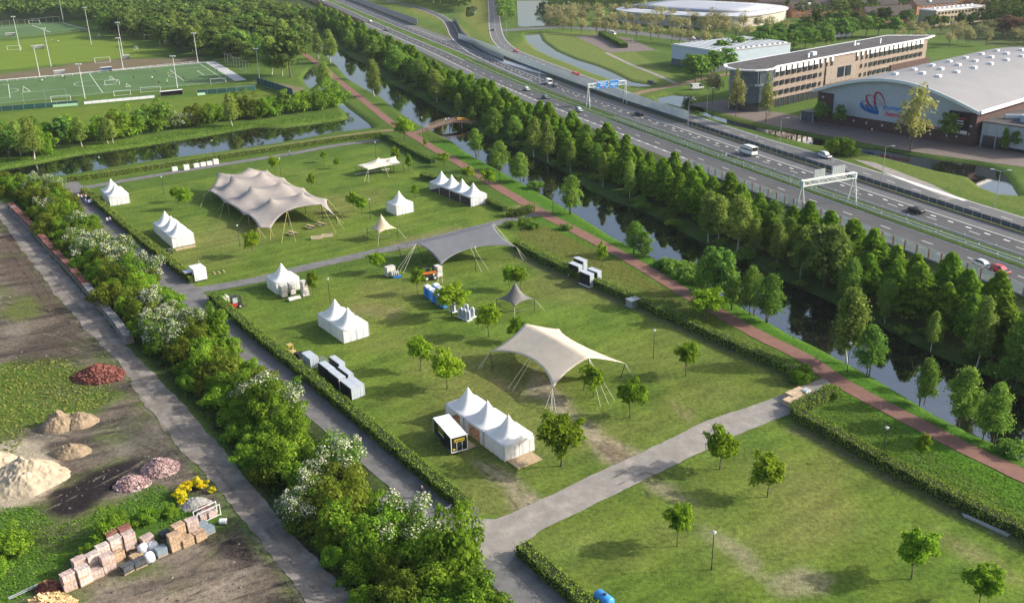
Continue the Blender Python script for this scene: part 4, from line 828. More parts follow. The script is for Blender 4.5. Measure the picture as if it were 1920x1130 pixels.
tufts('yard_weeds', [(-60, 950), (60, 950), (110, 985), (200, 955), (300, 905), (330, 925), (400, 950), (350, 990), (270, 990), (180, 1015), (110, 1080), (0, 1140), (-60, 1140)], 5000, .14, TUF, 9)
tufts('yard_weeds', [(-200, 690), (0, 680), (120, 672), (205, 715), (225, 745), (180, 768), (60, 800), (30, 850), (-200, 870)], 6000, .2, TUF2, 19)
tufts('scrub_floor_weeds', None, 16000, .40, leafmat('nettle_leaves', (.035, .065, .012), (.06, .10, .018), (.09, .14, .024), .3, .02), 10, world=[tuple(p) for p in np.r_[offset(BL, 5.6), offset(BL, -5.4)[::-1]]])
# ================================================================== TENTS
def translucent(m, k):
    N, L = m.node_tree.nodes, m.node_tree.links; b = N['Principled BSDF']; t = N.new('ShaderNodeBsdfTranslucent'); t.inputs['Color'].default_value = (.8, .8, .78, 1); mx = N.new('ShaderNodeMixShader'); mx.inputs[0].default_value = k
    L.new(b.outputs[0], mx.inputs[1]); L.new(t.outputs[0], mx.inputs[2]); L.new(mx.outputs[0], N['Material Output'].inputs[0]); return m
PVC = translucent(pm('white_tent_fabric', (.80, .80, .79), .55, .05, 1.2, .05), .25)
WALLM = translucent(pm('white_tent_wall', (.78, .79, .80), .5, .06, 1.0, .04), .3)
ALU = pm('aluminium', (.62, .63, .64), .4, .1, 3, 0, .6)
DARKM = pm('dark_steel', (.035, .036, .038), .5, .2, 3)
WOODF = pm('tent_floor_wood', (.30, .185, .10), .7, .3, 1.6)
PLY = pm('plywood', (.42, .31, .19), .75, .25, 2.2)
SHADCL = pm('inner_shade_brown', (.085, .050, .042), .8, .25, 1.5)  # dark brown wall colour stands in for shade inside the open tents
HE, PK, S5 = 2.39, 5.22, 5.0
def pagoda_roof_mesh():
    mb = MB(); rings = []; n = 24
    for t in np.linspace(0, 1, 13):
        f = .24*t+.76*t**2.5; z = HE+(PK-HE)*f; a = 2.5*(1-t)**.93+.07; ring = []
        for k in range(n):
            an = 2*math.pi*(k+.5)/n; c, s = math.cos(an), math.sin(an); q = 1/max(abs(c), abs(s))
            rr = a*(q*(1-t**1.5)+t**1.5); ring.append((c*rr, s*rr, z-.05*(1-t)*math.cos(4*an)*t*4*(1-t)))
        rings.append(ring)
    rings.insert(0, [(p[0], p[1], HE-.26) for p in rings[0]])
    return mb.loft(rings, caps=False).mesh('roof', PVC, True)
ROOF = pagoda_roof_mesh()
# square corners: pull ring points to the exact square at the eave
def wall_mesh(wd, h, seed, gap=None):
    rs = np.random.RandomState(seed); mb = MB(); n = 20; pts = []
    for i in range(n+1):
        x = -wd/2+wd*i/n; y = .035*math.sin(i*1.3+seed)+.02*rs.randn(); pts.append((x, y))
    for i in range(n):
        a, b_ = pts[i], pts[i+1]
        if gap and gap[0] < (a[0]+b_[0])/2 < gap[1]: continue
        mb.quad((a[0], a[1], .02), (b_[0], b_[1], .02), (b_[0]*1.0, b_[1]*.3, h), (a[0], a[1]*.3, h))
    return mb
def pagoda(c, rz, label, sides, group=None, floor=None):
    t = thing('pagoda_tent', label, 'tent', (c[0], c[1], 0), rz, group)
    link(bpy.data.objects.new('roof', ROOF), t)
    MB().tube((0, 0, PK-.15), (0, 0, PK+.12), .06, .03, 8).build('peak_cap', PVC, t)
    for sx in (-1, 1):
        for sy in (-1, 1): MB().box((sx*2.44, sy*2.44, HE/2), (.10, .10, HE)).build('post', ALU, t)
    for k, (sx, sy, a) in enumerate(((0, -1, 0), (1, 0, R(90)), (0, 1, R(180)), (-1, 0, R(-90)))):
        MB().box((sx*2.44, sy*2.44, HE-.09), (4.8, .07, .12), a).build('eave_beam', ALU, t)
        s = sides[k]
        if s:
            if s == 'door':
                o = wall_mesh(4.9, HE-.12, k+3, (-1.15, 1.35)).build('curtain_wall', WALLM, t)
            elif s == 'dark': o = wall_mesh(4.9, HE-.12, k+5).build('wall', SHADCL, t)
            else:
                o = wall_mesh(4.9, HE-.1, k+int(abs(c[0]))).build('wall', WALLM, t)
                sm = MB().box((0, -.03, HE/2), (.03, .03, HE-.2)).build('wall_seam', pm('seam', (.55, .57, .6), .6, .05), o)
            o.location = (sx*2.47, sy*2.47, 0); o.rotation_euler = (0, 0, a)
    if floor: MB().box((0, 0, .04), (4.8, 4.8, .08)).build('floor', floor, t)
    return t
def tent_row(N, rz, n, labels, sidefn, group, floor=None):
    e = np.array([math.cos(rz), math.sin(rz)]); g = np.array([-e[1], e[0]]); out = []
    for j in range(n): out.append(pagoda(np.array(N)+e*2.5+g*(2.5+5*j), rz, labels[j], sidefn(j, n), group, floor(j) if floor else None))
    return out
# sides order: near end (-y), right (+x), far end (+y), left (-x)
def closed(j, n): return [j == 0, True, j == n-1, True]
tent_row((-1.52, 108.76), R(34.83), 3, ['closed white pagoda tent with a wooden ramp, end of the three beside the black trailer', 'open-sided white pagoda tent in the middle of three beside the black trailer', 'white pagoda tent with drawn curtains, far end of the three by the black trailer'], lambda j, n: [j == 0, True, j == n-1, True if j == 0 else 'door'], 'three joined pagoda tents', lambda j: WOODF)
tent_row((-28.91, 147.84), R(35.9), 2, ['white closed pagoda tent, nearer the fence stacks of a joined pair', 'white closed pagoda tent, nearer the lamp post of a joined pair'], closed, 'pair of joined pagoda tents')
tent_row((-9.58, 227.27), R(35.05), 4, ['white pagoda tent with closed end wall in the row of four by the hedge', 'open white pagoda tent next to the closed end of the row of four', 'open white pagoda tent third along the row of four by the hedge', 'open white pagoda tent at the bushy end of the row of four'], lambda j, n: [j == 0, 'dark', j == n-1, False], 'row of four pagoda tents', lambda j: pm('dark_carpet', (.05, .04, .04), .9, .3, 2))
pagoda(np.array([-27.45, 221.32])+2.5*np.array([math.cos(R(36.3))-math.sin(R(36.3)), math.sin(R(36.3))+math.cos(R(36.3))]), R(36.3), 'single closed white pagoda tent beside the tan star tent', [1, 1, 1, 1])
pagoda(np.array([-45.51, 171.35])+2.5*np.array([math.cos(R(34.9))-math.sin(R(34.9)), math.sin(R(34.9))+math.cos(R(34.9))]), R(34.9), 'single closed white pagoda tent behind stacked pale crates', [1, 1, 1, 1])
n3_ = G(324.5, 465.5)[:2]; a3 = G(366, 457)[:2]-n3_; rz3 = math.atan2(a3[1], a3[0])
tent_row(n3_, rz3, 3, ['white pagoda tent with a wooden step, end of three by the west hedge', 'white pagoda tent in the middle of three by the west hedge', 'white pagoda tent at the far end of three by the west hedge'], closed, 'three tents by the west hedge')
n4_ = G(207, 387)[:2]; a4 = G(239.4, 381.5)[:2]-n4_; rz4 = math.atan2(a4[1], a4[0])
tent_row(n4_, rz4, 2, ['white pagoda tent at the north corner of the park, near unit', 'white pagoda tent at the north corner of the park, far unit'], closed, 'two tents at the north corner')
def deck(px, d, rz, label, h=.12, m=PLY, n=3):
    t = thing('wooden_ramp', label, 'ramp', (*G(*px)[:2], 0), rz)
    for k in range(n): MB().box((d[0]*((k+.5)/n-.5), 0, h/2), (d[0]/n*.985, d[1], h)).build('board', m, t)
    return t
deck((984, 863), (4.0, 2.5), R(34.8), 'plywood ramp in front of the closed end of the triple pagoda tents')
deck((873, 836), (2.2, 2.0), R(34.8), 'plywood step between the black trailer and the open pagoda tent')
deck((348, 465), (4.6, 1.2), rz3, 'plywood step in front of the pagoda tents by the west hedge')

# ---- stretch tents: a spring net pulled up on poles and out to its corners
def net(nu, nv, fixed, it=900, edge=12.0, sag=.30, sr=2.0):
    P = np.zeros((nu+1, nv+1, 3)); F = np.zeros((nu+1, nv+1), bool)
    K = [(i, j, np.array(p, float)) for (i, j), p in fixed.items()]
    ij = np.array([(k[0]/nu, k[1]/nv) for k in K]); pv = np.array([k[2] for k in K])
    for i in range(nu+1):
        for j in range(nv+1):
            d = np.linalg.norm(ij-np.array([i/nu, j/nv]), axis=1)+1e-4; w_ = 1/d**2.5; P[i, j] = (w_[:, None]*pv).sum(0)/w_.sum()
    for i, j, p in K: P[i, j] = p; F[i, j] = True
    for _ in range(it):
        A = np.zeros_like(P); W = np.zeros(P.shape[:2])
        def acc(dst, src, w_): A[dst] += P[src]*w_; W[dst] += w_
        s = slice; E_ = s(None)
        wI = np.ones((nu, nv+1)); wI[:, 0] = edge; wI[:, -1] = edge
        wJ = np.ones((nu+1, nv)); wJ[0] = edge; wJ[-1] = edge
        A[:-1] += P[1:]*wI[..., None]; W[:-1] += wI; A[1:] += P[:-1]*wI[..., None]; W[1:] += wI
        A[:, :-1] += P[:, 1:]*wJ[..., None]; W[:, :-1] += wJ; A[:, 1:] += P[:, :-1]*wJ[..., None]; W[:, 1:] += wJ
        N_ = A/W[..., None]; P = np.where(F[..., None], P, P+1.0*(N_-P))
    pk = pv[:, :2]; d = np.min(np.linalg.norm(P[:, :, None, :2]-pk[None, None], axis=3), axis=2); P[..., 2] -= sag*(1-np.exp(-d/sr))*np.where(F, 0, 1)
    return P
def cloth(P, c, m, parent, name='canopy'):
    nu, nv = P.shape[0], P.shape[1]; v = P.reshape(-1, 3)-np.array([c[0], c[1], 0])
    ii = (np.arange(nu-1)[:, None]*nv+np.arange(nv-1)[None, :]).ravel()
    o = link(bpy.data.objects.new(name, npmesh(name, v, np.stack([ii, ii+1, ii+nv+1, ii+nv], 1), m, True)), parent)
    sm = o.modifiers.new('thickness', 'SOLIDIFY'); sm.thickness = .02
    return o
ROPE = pm('guy_rope', (.62, .60, .50), .8, .1); ROPEY = pm('yellow_rope', (.62, .60, .22), .8, .1); WPOLE = pm('wooden_pole', (.34, .25, .14), .8, .2, 4)
def pole(t, c, base, top, r=.07, m=None): MB().tube((base[0]-c[0], base[1]-c[1], 0), (top[0]-c[0], top[1]-c[1], top[2]-.12), r, r*.85, 8).build('pole', m or DARKM, t)
def rope(t, c, a, b_, r=.028, m=None): MB().tube((a[0]-c[0], a[1]-c[1], a[2]), (b_[0]-c[0], b_[1]-c[1], .02), r, r, 5).build('guy_rope', m or ROPE, t)
def stretchmat(name, col): 
    m, N, L, b = newmat(name); tc = N.new('ShaderNodeTexCoord'); n = N.new('ShaderNodeTexNoise'); n.inputs['Scale'].default_value = .5; n.inputs['Detail'].default_value = 5; L.new(tc.outputs['Object'], n.inputs['Vector'])
    r = N.new('ShaderNodeValToRGB'); e = r.color_ramp.elements; e[0].position = .3; e[1].position = .7; e[0].color = tuple(c*.9 for c in col)+(1,); e[1].color = tuple(min(1, c*1.08) for c in col)+(1,)
    L.new(n.outputs['Fac'], r.inputs['Fac']); L.new(r.outputs[0], b.inputs['Base Color']); b.inputs['Roughness'].default_value = .75
    t = N.new('ShaderNodeBsdfTranslucent'); L.new(r.outputs[0], t.inputs['Color']); mx = N.new('ShaderNodeMixShader'); mx.inputs[0].default_value = .16
    L.new(b.outputs[0], mx.inputs[1]); L.new(t.outputs[0], mx.inputs[2]); L.new(mx.outputs[0], N['Material Output'].inputs[0]); return m
BEIGE = stretchmat('beige_stretch_fabric', (.66, .57, .44)); TAUPE = stretchmat('taupe_stretch_fabric', (.36, .322, .292)); GREY = stretchmat('grey_stretch_fabric', (.150, .158, .172)); CREAM = stretchmat('cream_stretch_fabric', (.72, .67, .55)); TAN = stretchmat('tan_star_fabric', (.62, .50, .33)); GREYS = stretchmat('grey_star_fabric', (.17, .165, .155))
# beige tent
lb, nb, rb = G(924, 691), G(1035, 761), G(1164, 708)
rA, rB = G(984, 606, 5.4), G(1104, 671, 4.9); mid = (rA+rB)/2+np.array([0, 0, .03])
lc, ncn, rc = G(918.6, 659, 2.6), G(1035.6, 728.6, 2.4), G(1172, 681, 2.5); bc = G(1049, 617, 3.6)
Pn = net(24, 20, {(0, 0): lc, (0, 11): rA, (0, 20): bc, (24, 0): ncn, (24, 11): rB, (24, 20): rc, **{(k, 11): rA*(1-k/24)+rB*k/24+np.array([0, 0, .30*math.sin(math.pi*k/24)]) for k in range(1, 24)}}, 900, 12.0, .0)
c = np.mean([lc, ncn, rc, bc], 0); t = thing('stretch_tent', 'large beige stretch tent with a ridge, corners roped to the lawn', 'tent', (c[0], c[1], 0))
cloth(Pn, c, BEIGE, t)
for base, top in ((lb, lc), (G(1094, 731), rB), (rb, rc), (G(1036, 760), ncn), (G(984, 655), rA), (G(1042, 690), mid), (bc*np.array([1, 1, 0]), bc)): pole(t, c, base, top)
for a, q in ((ncn, (1022, 766)), (ncn, (1032, 777)), (ncn, (1043, 774)), (ncn, (1036, 770)), (lc, (896, 692)), (lc, (902, 690)), (Pn[11, 0], (952, 729)), (Pn[12, 0], (961, 733)), (rc, (1188, 705)), (rc, (1182, 702)), (rB, (1126, 762)), (rB, (1141, 757)), (rB, (1153, 751)), (bc, (1062, 640))): rope(t, c, a, G(*q))
# dark grey tent
la, nr, rr_, bk = G(746.5, 459.4, 2.6), G(826, 498, 2.2), G(967.7, 462.4, 2.7), G(881, 427, 4.2)
kA, kB = G(781, 455.7, 4.6), G(925.6, 419.6, 5.0)
# ridge ends stand on the short edges
Pn = net(26, 20, {(0, 0): nr, (0, 12): kA, (0, 20): la, (26, 0): rr_, (26, 12): kB, (26, 20): bk, **{(k, 12): kA*(1-k/26)+kB*k/26-np.array([0, 0, .9*math.sin(math.pi*k/26)*.35]) for k in range(3, 24, 2)}}, 900, 12.0, .0)
c = np.mean([nr, rr_, la, bk], 0); t = thing('stretch_tent', 'dark grey stretch tent stretched high beside the middle path', 'tent', (c[0], c[1], 0)); cloth(Pn, c, GREY, t)
for base, top in ((G(795, 492), kA), (G(752, 482), la), (G(962.5, 486.5), rr_), (kB*np.array([1, 1, 0]), kB), (bk*np.array([1, 1, 0]), bk), (G(828, 516), nr)): pole(t, c, base, top)
for a, q in ((kA, (745, 505)), (kA, (750, 508)), (kA, (756, 512)), (nr, (821, 531)), (nr, (830, 531)), (Pn[13, 0], (903, 510)), (Pn[14, 0], (916, 507)), (rr_, (983, 489)), (rr_, (988, 486)), (rr_, (980, 487)), (kB, (955, 457)), (kB, (958, 456))): rope(t, c, a, G(*q))
# big taupe tent: two columns of masts
def T(x, y, z): return G(x, y, z)
F_ = {(0, 0): T(385, 362, 1.9), (0, 9): T(407, 323, 4.4), (0, 20): T(465.5, 314, 5.0), (0, 28): T(500, 318, 2.6),
      (6, 9): T(433, 329, 5.6), (6, 19): T(490.4, 320.8, 5.7), (6, 28): T(532.5, 333.6, 3.3), (3, 0): T(394, 358, 3.0),
      (9, 0): T(420, 379.5, 2.0), (14, 9): T(468.6, 348.7, 5.6), (14, 19): T(527, 339, 5.7), (14, 28): T(570, 353, 3.3), (12, 0): T(427, 381, 3.0),
      (18, 0): T(456.5, 403, 2.0), (22, 9): T(507.7, 369.7, 5.6), (22, 19): T(568.6, 359, 5.7), (22, 28): T(613.8, 373.5, 3.3), (21, 0): T(465, 402, 3.0),
      (27, 0): T(483.6, 426, 1.9), (30, 3): T(507.7, 428.4, 1.7), (30, 11): T(538.5, 395, 3.8), (30, 21): T(602.5, 383, 4.2), (30, 28): T(630, 405, 1.8)}
Pn = net(30, 28, F_, 1200, 6.0, .25, 1.6)
RW = (0, 6, 14, 22)
for i in range(31):
    val = 0.0
    for a_, b_ in zip(RW, RW[1:]):
        if a_ < i < b_: val = math.sin(math.pi*(i-a_)/(b_-a_))**1.2
    for j in range(29):
        tp = min(1.0, max(0.0, (j-.5)/6))*min(1.0, max(.25, (28-j)/5))
        Pn[i, j, 2] -= 1.35*val*tp
        if 9 < j < 19 and i < 26: Pn[i, j, 2] -= .35*math.sin(math.pi*(j-9)/10)**2*(1-val)
for i in range(1, 30):
    for j in range(1, 28):
        if (i, j) not in F_ : pass
c = np.array([*G(505, 420)[:2], 0]); t = thing('stretch_tent', 'huge taupe stretch tent with many peaks on the north lawn', 'tent', (c[0], c[1], 0)); cloth(Pn, c, TAUPE, t)
for k_, p_ in F_.items():
    if k_ in ((0, 0), (9, 0), (18, 0)): continue
    pole(t, c, p_*np.array([1, 1, 0]) if k_ not in ((30, 3), (27, 0)) else p_*np.array([1, 1, 0])+np.array([.5, -.6, 0]), p_, .08, WPOLE if k_[1] in (0, 3) else DARKM)
for a, q in ((F_[(0, 0)], (370, 377)), (F_[(0, 0)], (376, 388)), (F_[(9, 0)], (408, 396)), (F_[(9, 0)], (411, 411)), (F_[(18, 0)], (447, 418)), (F_[(18, 0)], (450, 414)), (F_[(27, 0)], (498, 447)), (F_[(30, 3)], (507, 449)), (F_[(30, 11)], (528, 456)), (F_[(30, 11)], (555, 454)), (F_[(30, 21)], (630, 437)), (F_[(30, 28)], (646, 431)), (F_[(30, 28)], (645, 419)), (F_[(22, 28)], (645, 410)), (F_[(22, 28)], (640, 402)), (F_[(14, 28)], (597, 385)), (F_[(6, 28)], (552, 352)), (F_[(30, 28)], (638, 422))): rope(t, c, a, G(*q), .026, ROPEY)
# small cream tent
cl, cn, cr_ = T(666.8, 309.7, 2.5), T(690, 318.7, 2.1), T(755.4, 306.6, 2.5); cb = T(728, 296, 2.6); p1, p2 = T(710.8, 294.9, 4.2), T(731, 299, 3.6)
Pn = net(20, 14, {(0, 0): cn, (0, 14): cl, (20, 0): cr_, (20, 14): cb+np.array([2, 3, 0]), (7, 8): p1, (14, 8): p2, (10, 0): T(721, 311.5, 2.3), (0, 7): T(678, 313, 2.5), (9, 14): cl*.5+cb*.5+np.array([1.5, 1.5, .4])})
c = np.array([*G(712, 326)[:2], 0]); t = thing('stretch_tent', 'small cream stretch tent on black poles at the north-east lawn corner', 'tent', (c[0], c[1], 0)); cloth(Pn, c, CREAM, t)
for p_ in (cl, cr_, p1, p2, T(721, 311.5, 2.3), T(678, 313, 2.5), Pn[20, 14], Pn[9, 14], Pn[15, 0]): pole(t, c, p_*np.array([1, 1, 0]), p_, .06)
for a, q in ((cn, (683, 341)), (cn, (692, 343)), (cr_, (760, 316)), (T(721, 311.5, 2.3), (730, 333))): rope(t, c, a, G(*q))
deckr = MB(); t2 = thing('plank_edge', 'long white plank lying on the grass under the cream tent', 'plank', (*G(698, 322)[:2], 0), math.atan2(*(G(734, 315.5)-G(662, 326.5))[1::-1])); MB().box((0, 0, .06), (10.5, .25, .12)).build('board', pm('white_plank', (.6, .6, .58), .7, .1), t2)
# star tents
def star(cpx, label, m, rz, s=2.45, hp=5.7):
    ctr = G(*cpx); t = thing('star_tent', label, 'tent', (*ctr[:2], 0), rz); n = 16; Ff = {}
    for i, sx in ((0, -1), (n, 1)):
        for j, sy in ((0, -1), (n, 1)): Ff[(i, j)] = (sx*s, sy*s, 2.3)
    Ff[(n//2, n//2)] = (0, 0, hp)
    for d in ((1, 0), (-1, 0), (0, 1), (0, -1)): Ff[(n//2+d[0], n//2+d[1])] = (d[0]*.28, d[1]*.28, hp-.5); Ff[(n//2+2*d[0], n//2+2*d[1])] = (d[0]*.68, d[1]*.68, hp-1.1); Ff[(n//2+4*d[0], n//2+4*d[1])] = (d[0]*1.42, d[1]*1.42, hp-2.15)
    for d in ((1, 0), (-1, 0), (0, 1), (0, -1)): Ff[(n//2+n//2*d[0], n//2+n//2*d[1])] = (d[0]*s*.90, d[1]*s*.90, 2.6)
    P = net(n, n, Ff, 700, 9.0, .0); cloth(P, (0, 0), m, t)
    for sx in (-1, 1):
        for sy in (-1, 1):
            MB().tube((sx*s, sy*s, 0), (sx*s, sy*s, 2.45), .05).build('leg', DARKM, t)
            MB().tube((sx*s, sy*s, 2.3), (sx*(s+1.3), sy*(s+1.3), .02), .03).build('guy_rope', ROPE, t)
    for a in range(4):
        o = MB()
        for k in range(8):
            f = lambda q: (-s+2*s*q, -s, 1.55-.55*(1-(2*q-1)**2))
            o.tube(f(k/8), f((k+1)/8), .05, .05, 5)
        o.build('swag_rail', DARKM, t).rotation_euler = (0, 0, a*math.pi/2)
    MB().tube((0, 0, hp-.1), (0, 0, hp+.2), .05, .02).build('peak_cap', m, t); return t
star((718, 447), 'small tan star tent with one peak beside the white pagoda', TAN, R(40))
star((967, 583), 'small dark grey star tent with one peak on the lawn', GREYS, R(42))

# ================================================================== PARK OBJECTS
WHITEP = pm('white_paint', (.74, .74, .73), .5, .08, 2); CRATE = pm('pale_crate', (.50, .48, .44), .75, .15, 2); GALV = pm('galvanised_steel', (.40, .43, .46), .45, .15, 2, 0, .5); PANL = pm('panel_grey', (.46, .51, .56), .5, .12, 2); BLACKP = pm('black_panel', (.018, .018, .020), .5, .2, 2)
RUB = pm('tyre_rubber', (.022, .022, .022), .85, .2, 4); GLASS = pm('dark_glass', (.02, .025, .03), .08, .1, 1, spec=.7); YEL = pm('yellow_paint', (.65, .48, .03), .5, .1, 3); BLUEP = pm('blue_plastic', (.03, .17, .50), .45, .12, 2); REDP = pm('red_paint', (.38, .035, .025), .45, .12, 2); ORG = pm('orange_paint', (.62, .17, .02), .5, .1, 2)
def flagpx(px): return G(*px)[:2]
# black toilet trailer
a_, b_ = G(847, 853)[:2], G(876, 845)[:2]; d_ = b_-a_; rzt = math.atan2(d_[1], d_[0])
t = thing('site_trailer', 'black box trailer with white roof and yellow signs beside the pagoda tents', 'trailer', (*a_, 0), rzt)
TW, TL = 2.35, 6.3
MB().box((TW/2, TL/2, 1.45), (TW, TL, 2.2)).build('body', BLACKP, t)
MB().box((TW/2, TL/2, 2.60), (TW+.06, TL+.06, .10)).build('roof', WHITEP, t); MB().box((TW/2, TL/2, .28), (TW*.98, TL*.98, .14)).build('chassis', GALV, t)
for x in (0, TW): 
    for y in (0, TL): MB().box((x, y, 1.45), (.1, .1, 2.25)).build('corner_trim', WHITEP, t)
MB().box((TW/2, -.03, .36), (TW, .08, .12)).build('bumper', WHITEP, t)
for x in (.78, 1.58): MB().box((x, -.02, 1.25), (.05, .05, 1.7)).build('door_trim', WHITEP, t)
s_ = MB().box((TW/2, -.03, 2.03), (1.55, .05, .42)).build('yellow_sign', YEL, t)
for k in range(6): MB().box((.52+k*.26, -.065, 2.03), (.13, .02, .26)).build('sign_stroke', BLACKP, s_)
MB().box((.38, -.03, .75), (.36, .05, .22)).build('yellow_label', YEL, t)
s_ = MB().box((-.03, 3.6, 1.95), (.05, 1.7, .62)).build('yellow_side_sign', YEL, t)
for k in range(6): MB().box((-.065, 2.95+k*.26, 1.95), (.02, .15, .4)).build('sign_stroke', BLACKP, s_)
MB().box((-.03, 3.5, 1.42), (.04, 1.9, .14)).build('white_side_line', WHITEP, t)
MB().tube((.5, 3.4, 2.6), (.5, 3.4, 3.15), .09).build('flue', ALU, t)
for y in (2.7, 3.6): MB().tube((-.04, y, .33), (.2, y, .33), .32, .32, 14).build('wheel', RUB, t)
MB().tube((.4, TL, .4), (1.17, TL+1.3, .45), .05).tube((1.9, TL, .4), (1.17, TL+1.3, .45), .05).build('drawbar', GALV, t)
# white site cabin by the west hedge
t = thing('site_cabin', 'small white cabin trailer with an open hatch at the hedge end', 'cabin', (*G(374, 524)[:2], 0), R(35))
MB().box((0, .3, 1.45), (2.5, 3.2, 2.3)).build('body', WHITEP, t); MB().box((0, .3, 2.66), (2.56, 3.26, .12)).build('roof', PVC, t); MB().box((0, .3, .2), (2.2, 2.9, .3)).build('chassis', DARKM, t)
MB().tube((.9, 1.7, 2.6), (.9, 1.7, 3.5), .05).build('flue', ALU, t); o = MB().box((-1.9, 1.0, 1.9), (1.4, 1.9, .06)).build('awning_flap', WHITEP, t); MB().box((-1.28, 1.0, 1.3), (.06, 1.8, 1.0)).build('serving_hatch', BLACKP, t)
for y in (-.6, 1.2): MB().tube((-1.3, y, .3), (1.3, y, .3), .3, .3, 12).build('axle_wheels', RUB, t)
for q, a in (((402, 512), 20), ((411, 511), 35), ((420, 509), 30)):
    o = MB().box((0, 0, .05), (1.6, .25, .1)).build('plank', PLY); o.location = (*G(*q)[:2], 0); o.rotation_euler = (0, 0, R(120)); tag(o, 'loose wooden plank on the grass beside the white cabin', 'plank', 'loose planks')
# crates
def crate(px, d, rz, label, group, m=CRATE, lv=2):
    t = thing('crate_stack', label, 'crates', (*G(*px)[:2], 0), rz, group)
    h = d[2]/lv
    for k in range(lv):
        MB().box((0, 0, .12+h*(k+.5)), (d[0], d[1], h*.93)).build('crate', m, t)
        for x in (-d[0]*.36, 0, d[0]*.36): MB().box((x, 0, .06+h*k), (.1, d[1], .10)).build('runner', DARKM, t)
    return t
r35 = R(35)
for q, d, lb_, lv in (((532, 556), (1.1, 1.5, 2.3), 'tall pale crate stack at the corner of the single pagoda tent', 2), ((548, 551), (1.0, 1.5, 2.3), 'tall pale crate stack in the middle of the group by the pagoda tent', 2), ((571, 547), (1.0, 1.5, 2.2), 'tall pale crate stack nearest the bright sapling', 2), ((573, 555), (1.3, .8, 1.0), 'low pale green crate in front of the tall stacks', 2),
                      ((732, 517), (1.9, 1.2, 2.0), 'white crate pile beside the hose reels', 2), ((822, 518), (1.1, 1.6, 2.2), 'tall pale crate under the edge of the dark grey tent', 2), ((813, 522), (1.0, 1.5, 1.2), 'low pale crate next to the orange telehandler', 1)):
    crate(q, d, r35, lb_, 'pale crates', CRATE, lv)
t = thing('rolled_floor', 'bundle of rolled pale flooring in front of the crates', 'roll', (*G(552, 562)[:2], 0), r35)
for k in range(3): MB().tube((-1.2, -.3+.35*k, .3+.18*(k == 1)), (1.2, -.3+.35*k, .3+.18*(k == 1)), .24, .24, 10).build('roll', CRATE, t)
t = thing('hose_reels', 'row of pale hose reels on a blue pallet', 'reels', (*G(742, 520)[:2], 0), R(20)); MB().box((.3, -.3, .2), (1.7, .5, .35)).build('blue_pallet', BLUEP, t)
for k in range(4): MB().tube((-.8+.4*k, .2, .75), (-.6+.4*k, .2, .75), .62, .62, 16).build('reel', pm('reel_grey', (.5, .5, .48), .6, .15), t)
# park crates on the north path
for i, q in enumerate(((328, 320), (350, 318), (368.5, 313.5), (381, 311.5), (393, 309.5), (405, 307.5))):
    t = thing('wooden_bin', ('lone white slatted bin on the north path', 'pale slatted bin heaped with bags on the north path', 'white slatted bin in the row of four by the hedge', 'white slatted bin in the row of four by the hedge', 'white slatted bin in the row of four by the hedge', 'tall white slatted bin at the end of the row by the hedge')[i], 'bin', (*G(*q)[:2], 0), R(32), 'slatted bins on the north path')
    hh = 1.1+.35*(i in (1, 5)); MB().box((0, 0, hh*.5), (1.45, .95, hh*.94)).build('core', pm('bin_inside', (.22, .21, .2), .8, .2), t)
    for k in range(4):
        for sy in (-1, 1): MB().box((0, sy*.50, .16+hh*.25*k), (1.55, .05, hh*.17)).build('slat', WHITEP, t)
        for sx in (-1, 1): MB().box((sx*.76, 0, .16+hh*.25*k), (.05, .95, hh*.17)).build('slat', WHITEP, t)
    MB().box((0, 0, hh), (1.5, 1.0, .06)).build('lid', CRATE, t)
# stacks of fence panels
def panels(px, n, ln, h, rz, label, group, dark=True, flat=False, sp=.15):
    t = thing('panel_stack', label, 'panels', (*G(*px)[:2], 0), rz, group)
    me = MB().box((0, 0, h/2+.14), (sp*.86, ln, h)).mesh('panel', PANL); md = MB().box((0, 0, h/2+.14), (sp*.9, ln*.98, h*.97)).mesh('panel', BLACKP)
    for k in range(n):
        o = link(bpy.data.objects.new('panel', md if (dark and k == 0) else me), t); o.location = ((k-n/2)*sp, rnd.uniform(-.04, .04), rnd.uniform(-.01, .01))
    for y in (-ln*.35, ln*.35): MB().box((0, y, .07), (n*sp+.2, .12, .14)).build('runner', GALV, t)
    return t
ah = math.atan2(*(G(670, 745)-G(560, 660))[1::-1]); rzp = ah-math.pi/2+math.pi
for i, (q, n, lb_) in enumerate((((657, 741), 9, 'upright grey panel stack with black side at the end of the row by the hedge'), ((669, 736), 8, 'upright grey panel stack with visible edges facing the lawn'), ((634, 722), 9, 'black-sided panel stack in the hedge row beside the low one'), ((650, 715), 7, 'grey topped panel stack on the lawn side of the row'), ((615, 706), 9, 'black-sided panel stack next to the bare steel stack'), ((634, 695), 8, 'grey topped panel stack beside loose steel tubes'))):
    panels(q, n, 3.5, 1.9, rzp, lb_, 'fence panel stacks by the hedge')
panels((584, 684), 10, 3.2, 1.75, rzp, 'bare galvanised panel stack at the end of the row by the hedge', 'fence panel stacks by the hedge', False)
t = thing('steel_tubes', 'loose grey steel tubes leaning behind the panel stacks', 'tubes', (*G(610, 682)[:2], 0), rzp)
for k in range(4): MB().tube((k*.25-.4, -1.6, .25+.1*k), (k*.25-.4, 1.6, .5+.1*k), .06).build('tube', GALV, t)
t = thing('covered_pallet', 'low pallet under a black sheet beside the hedge', 'pallet', (*G(564, 671)[:2], 0), rzp); MB().box((0, 0, .12), (1.3, 1.6, .2)).build('pallet', PLY, t); MB().box((0, 0, .55), (1.35, 1.65, .7), taper=.86).build('black_sheet', BLACKP, t)
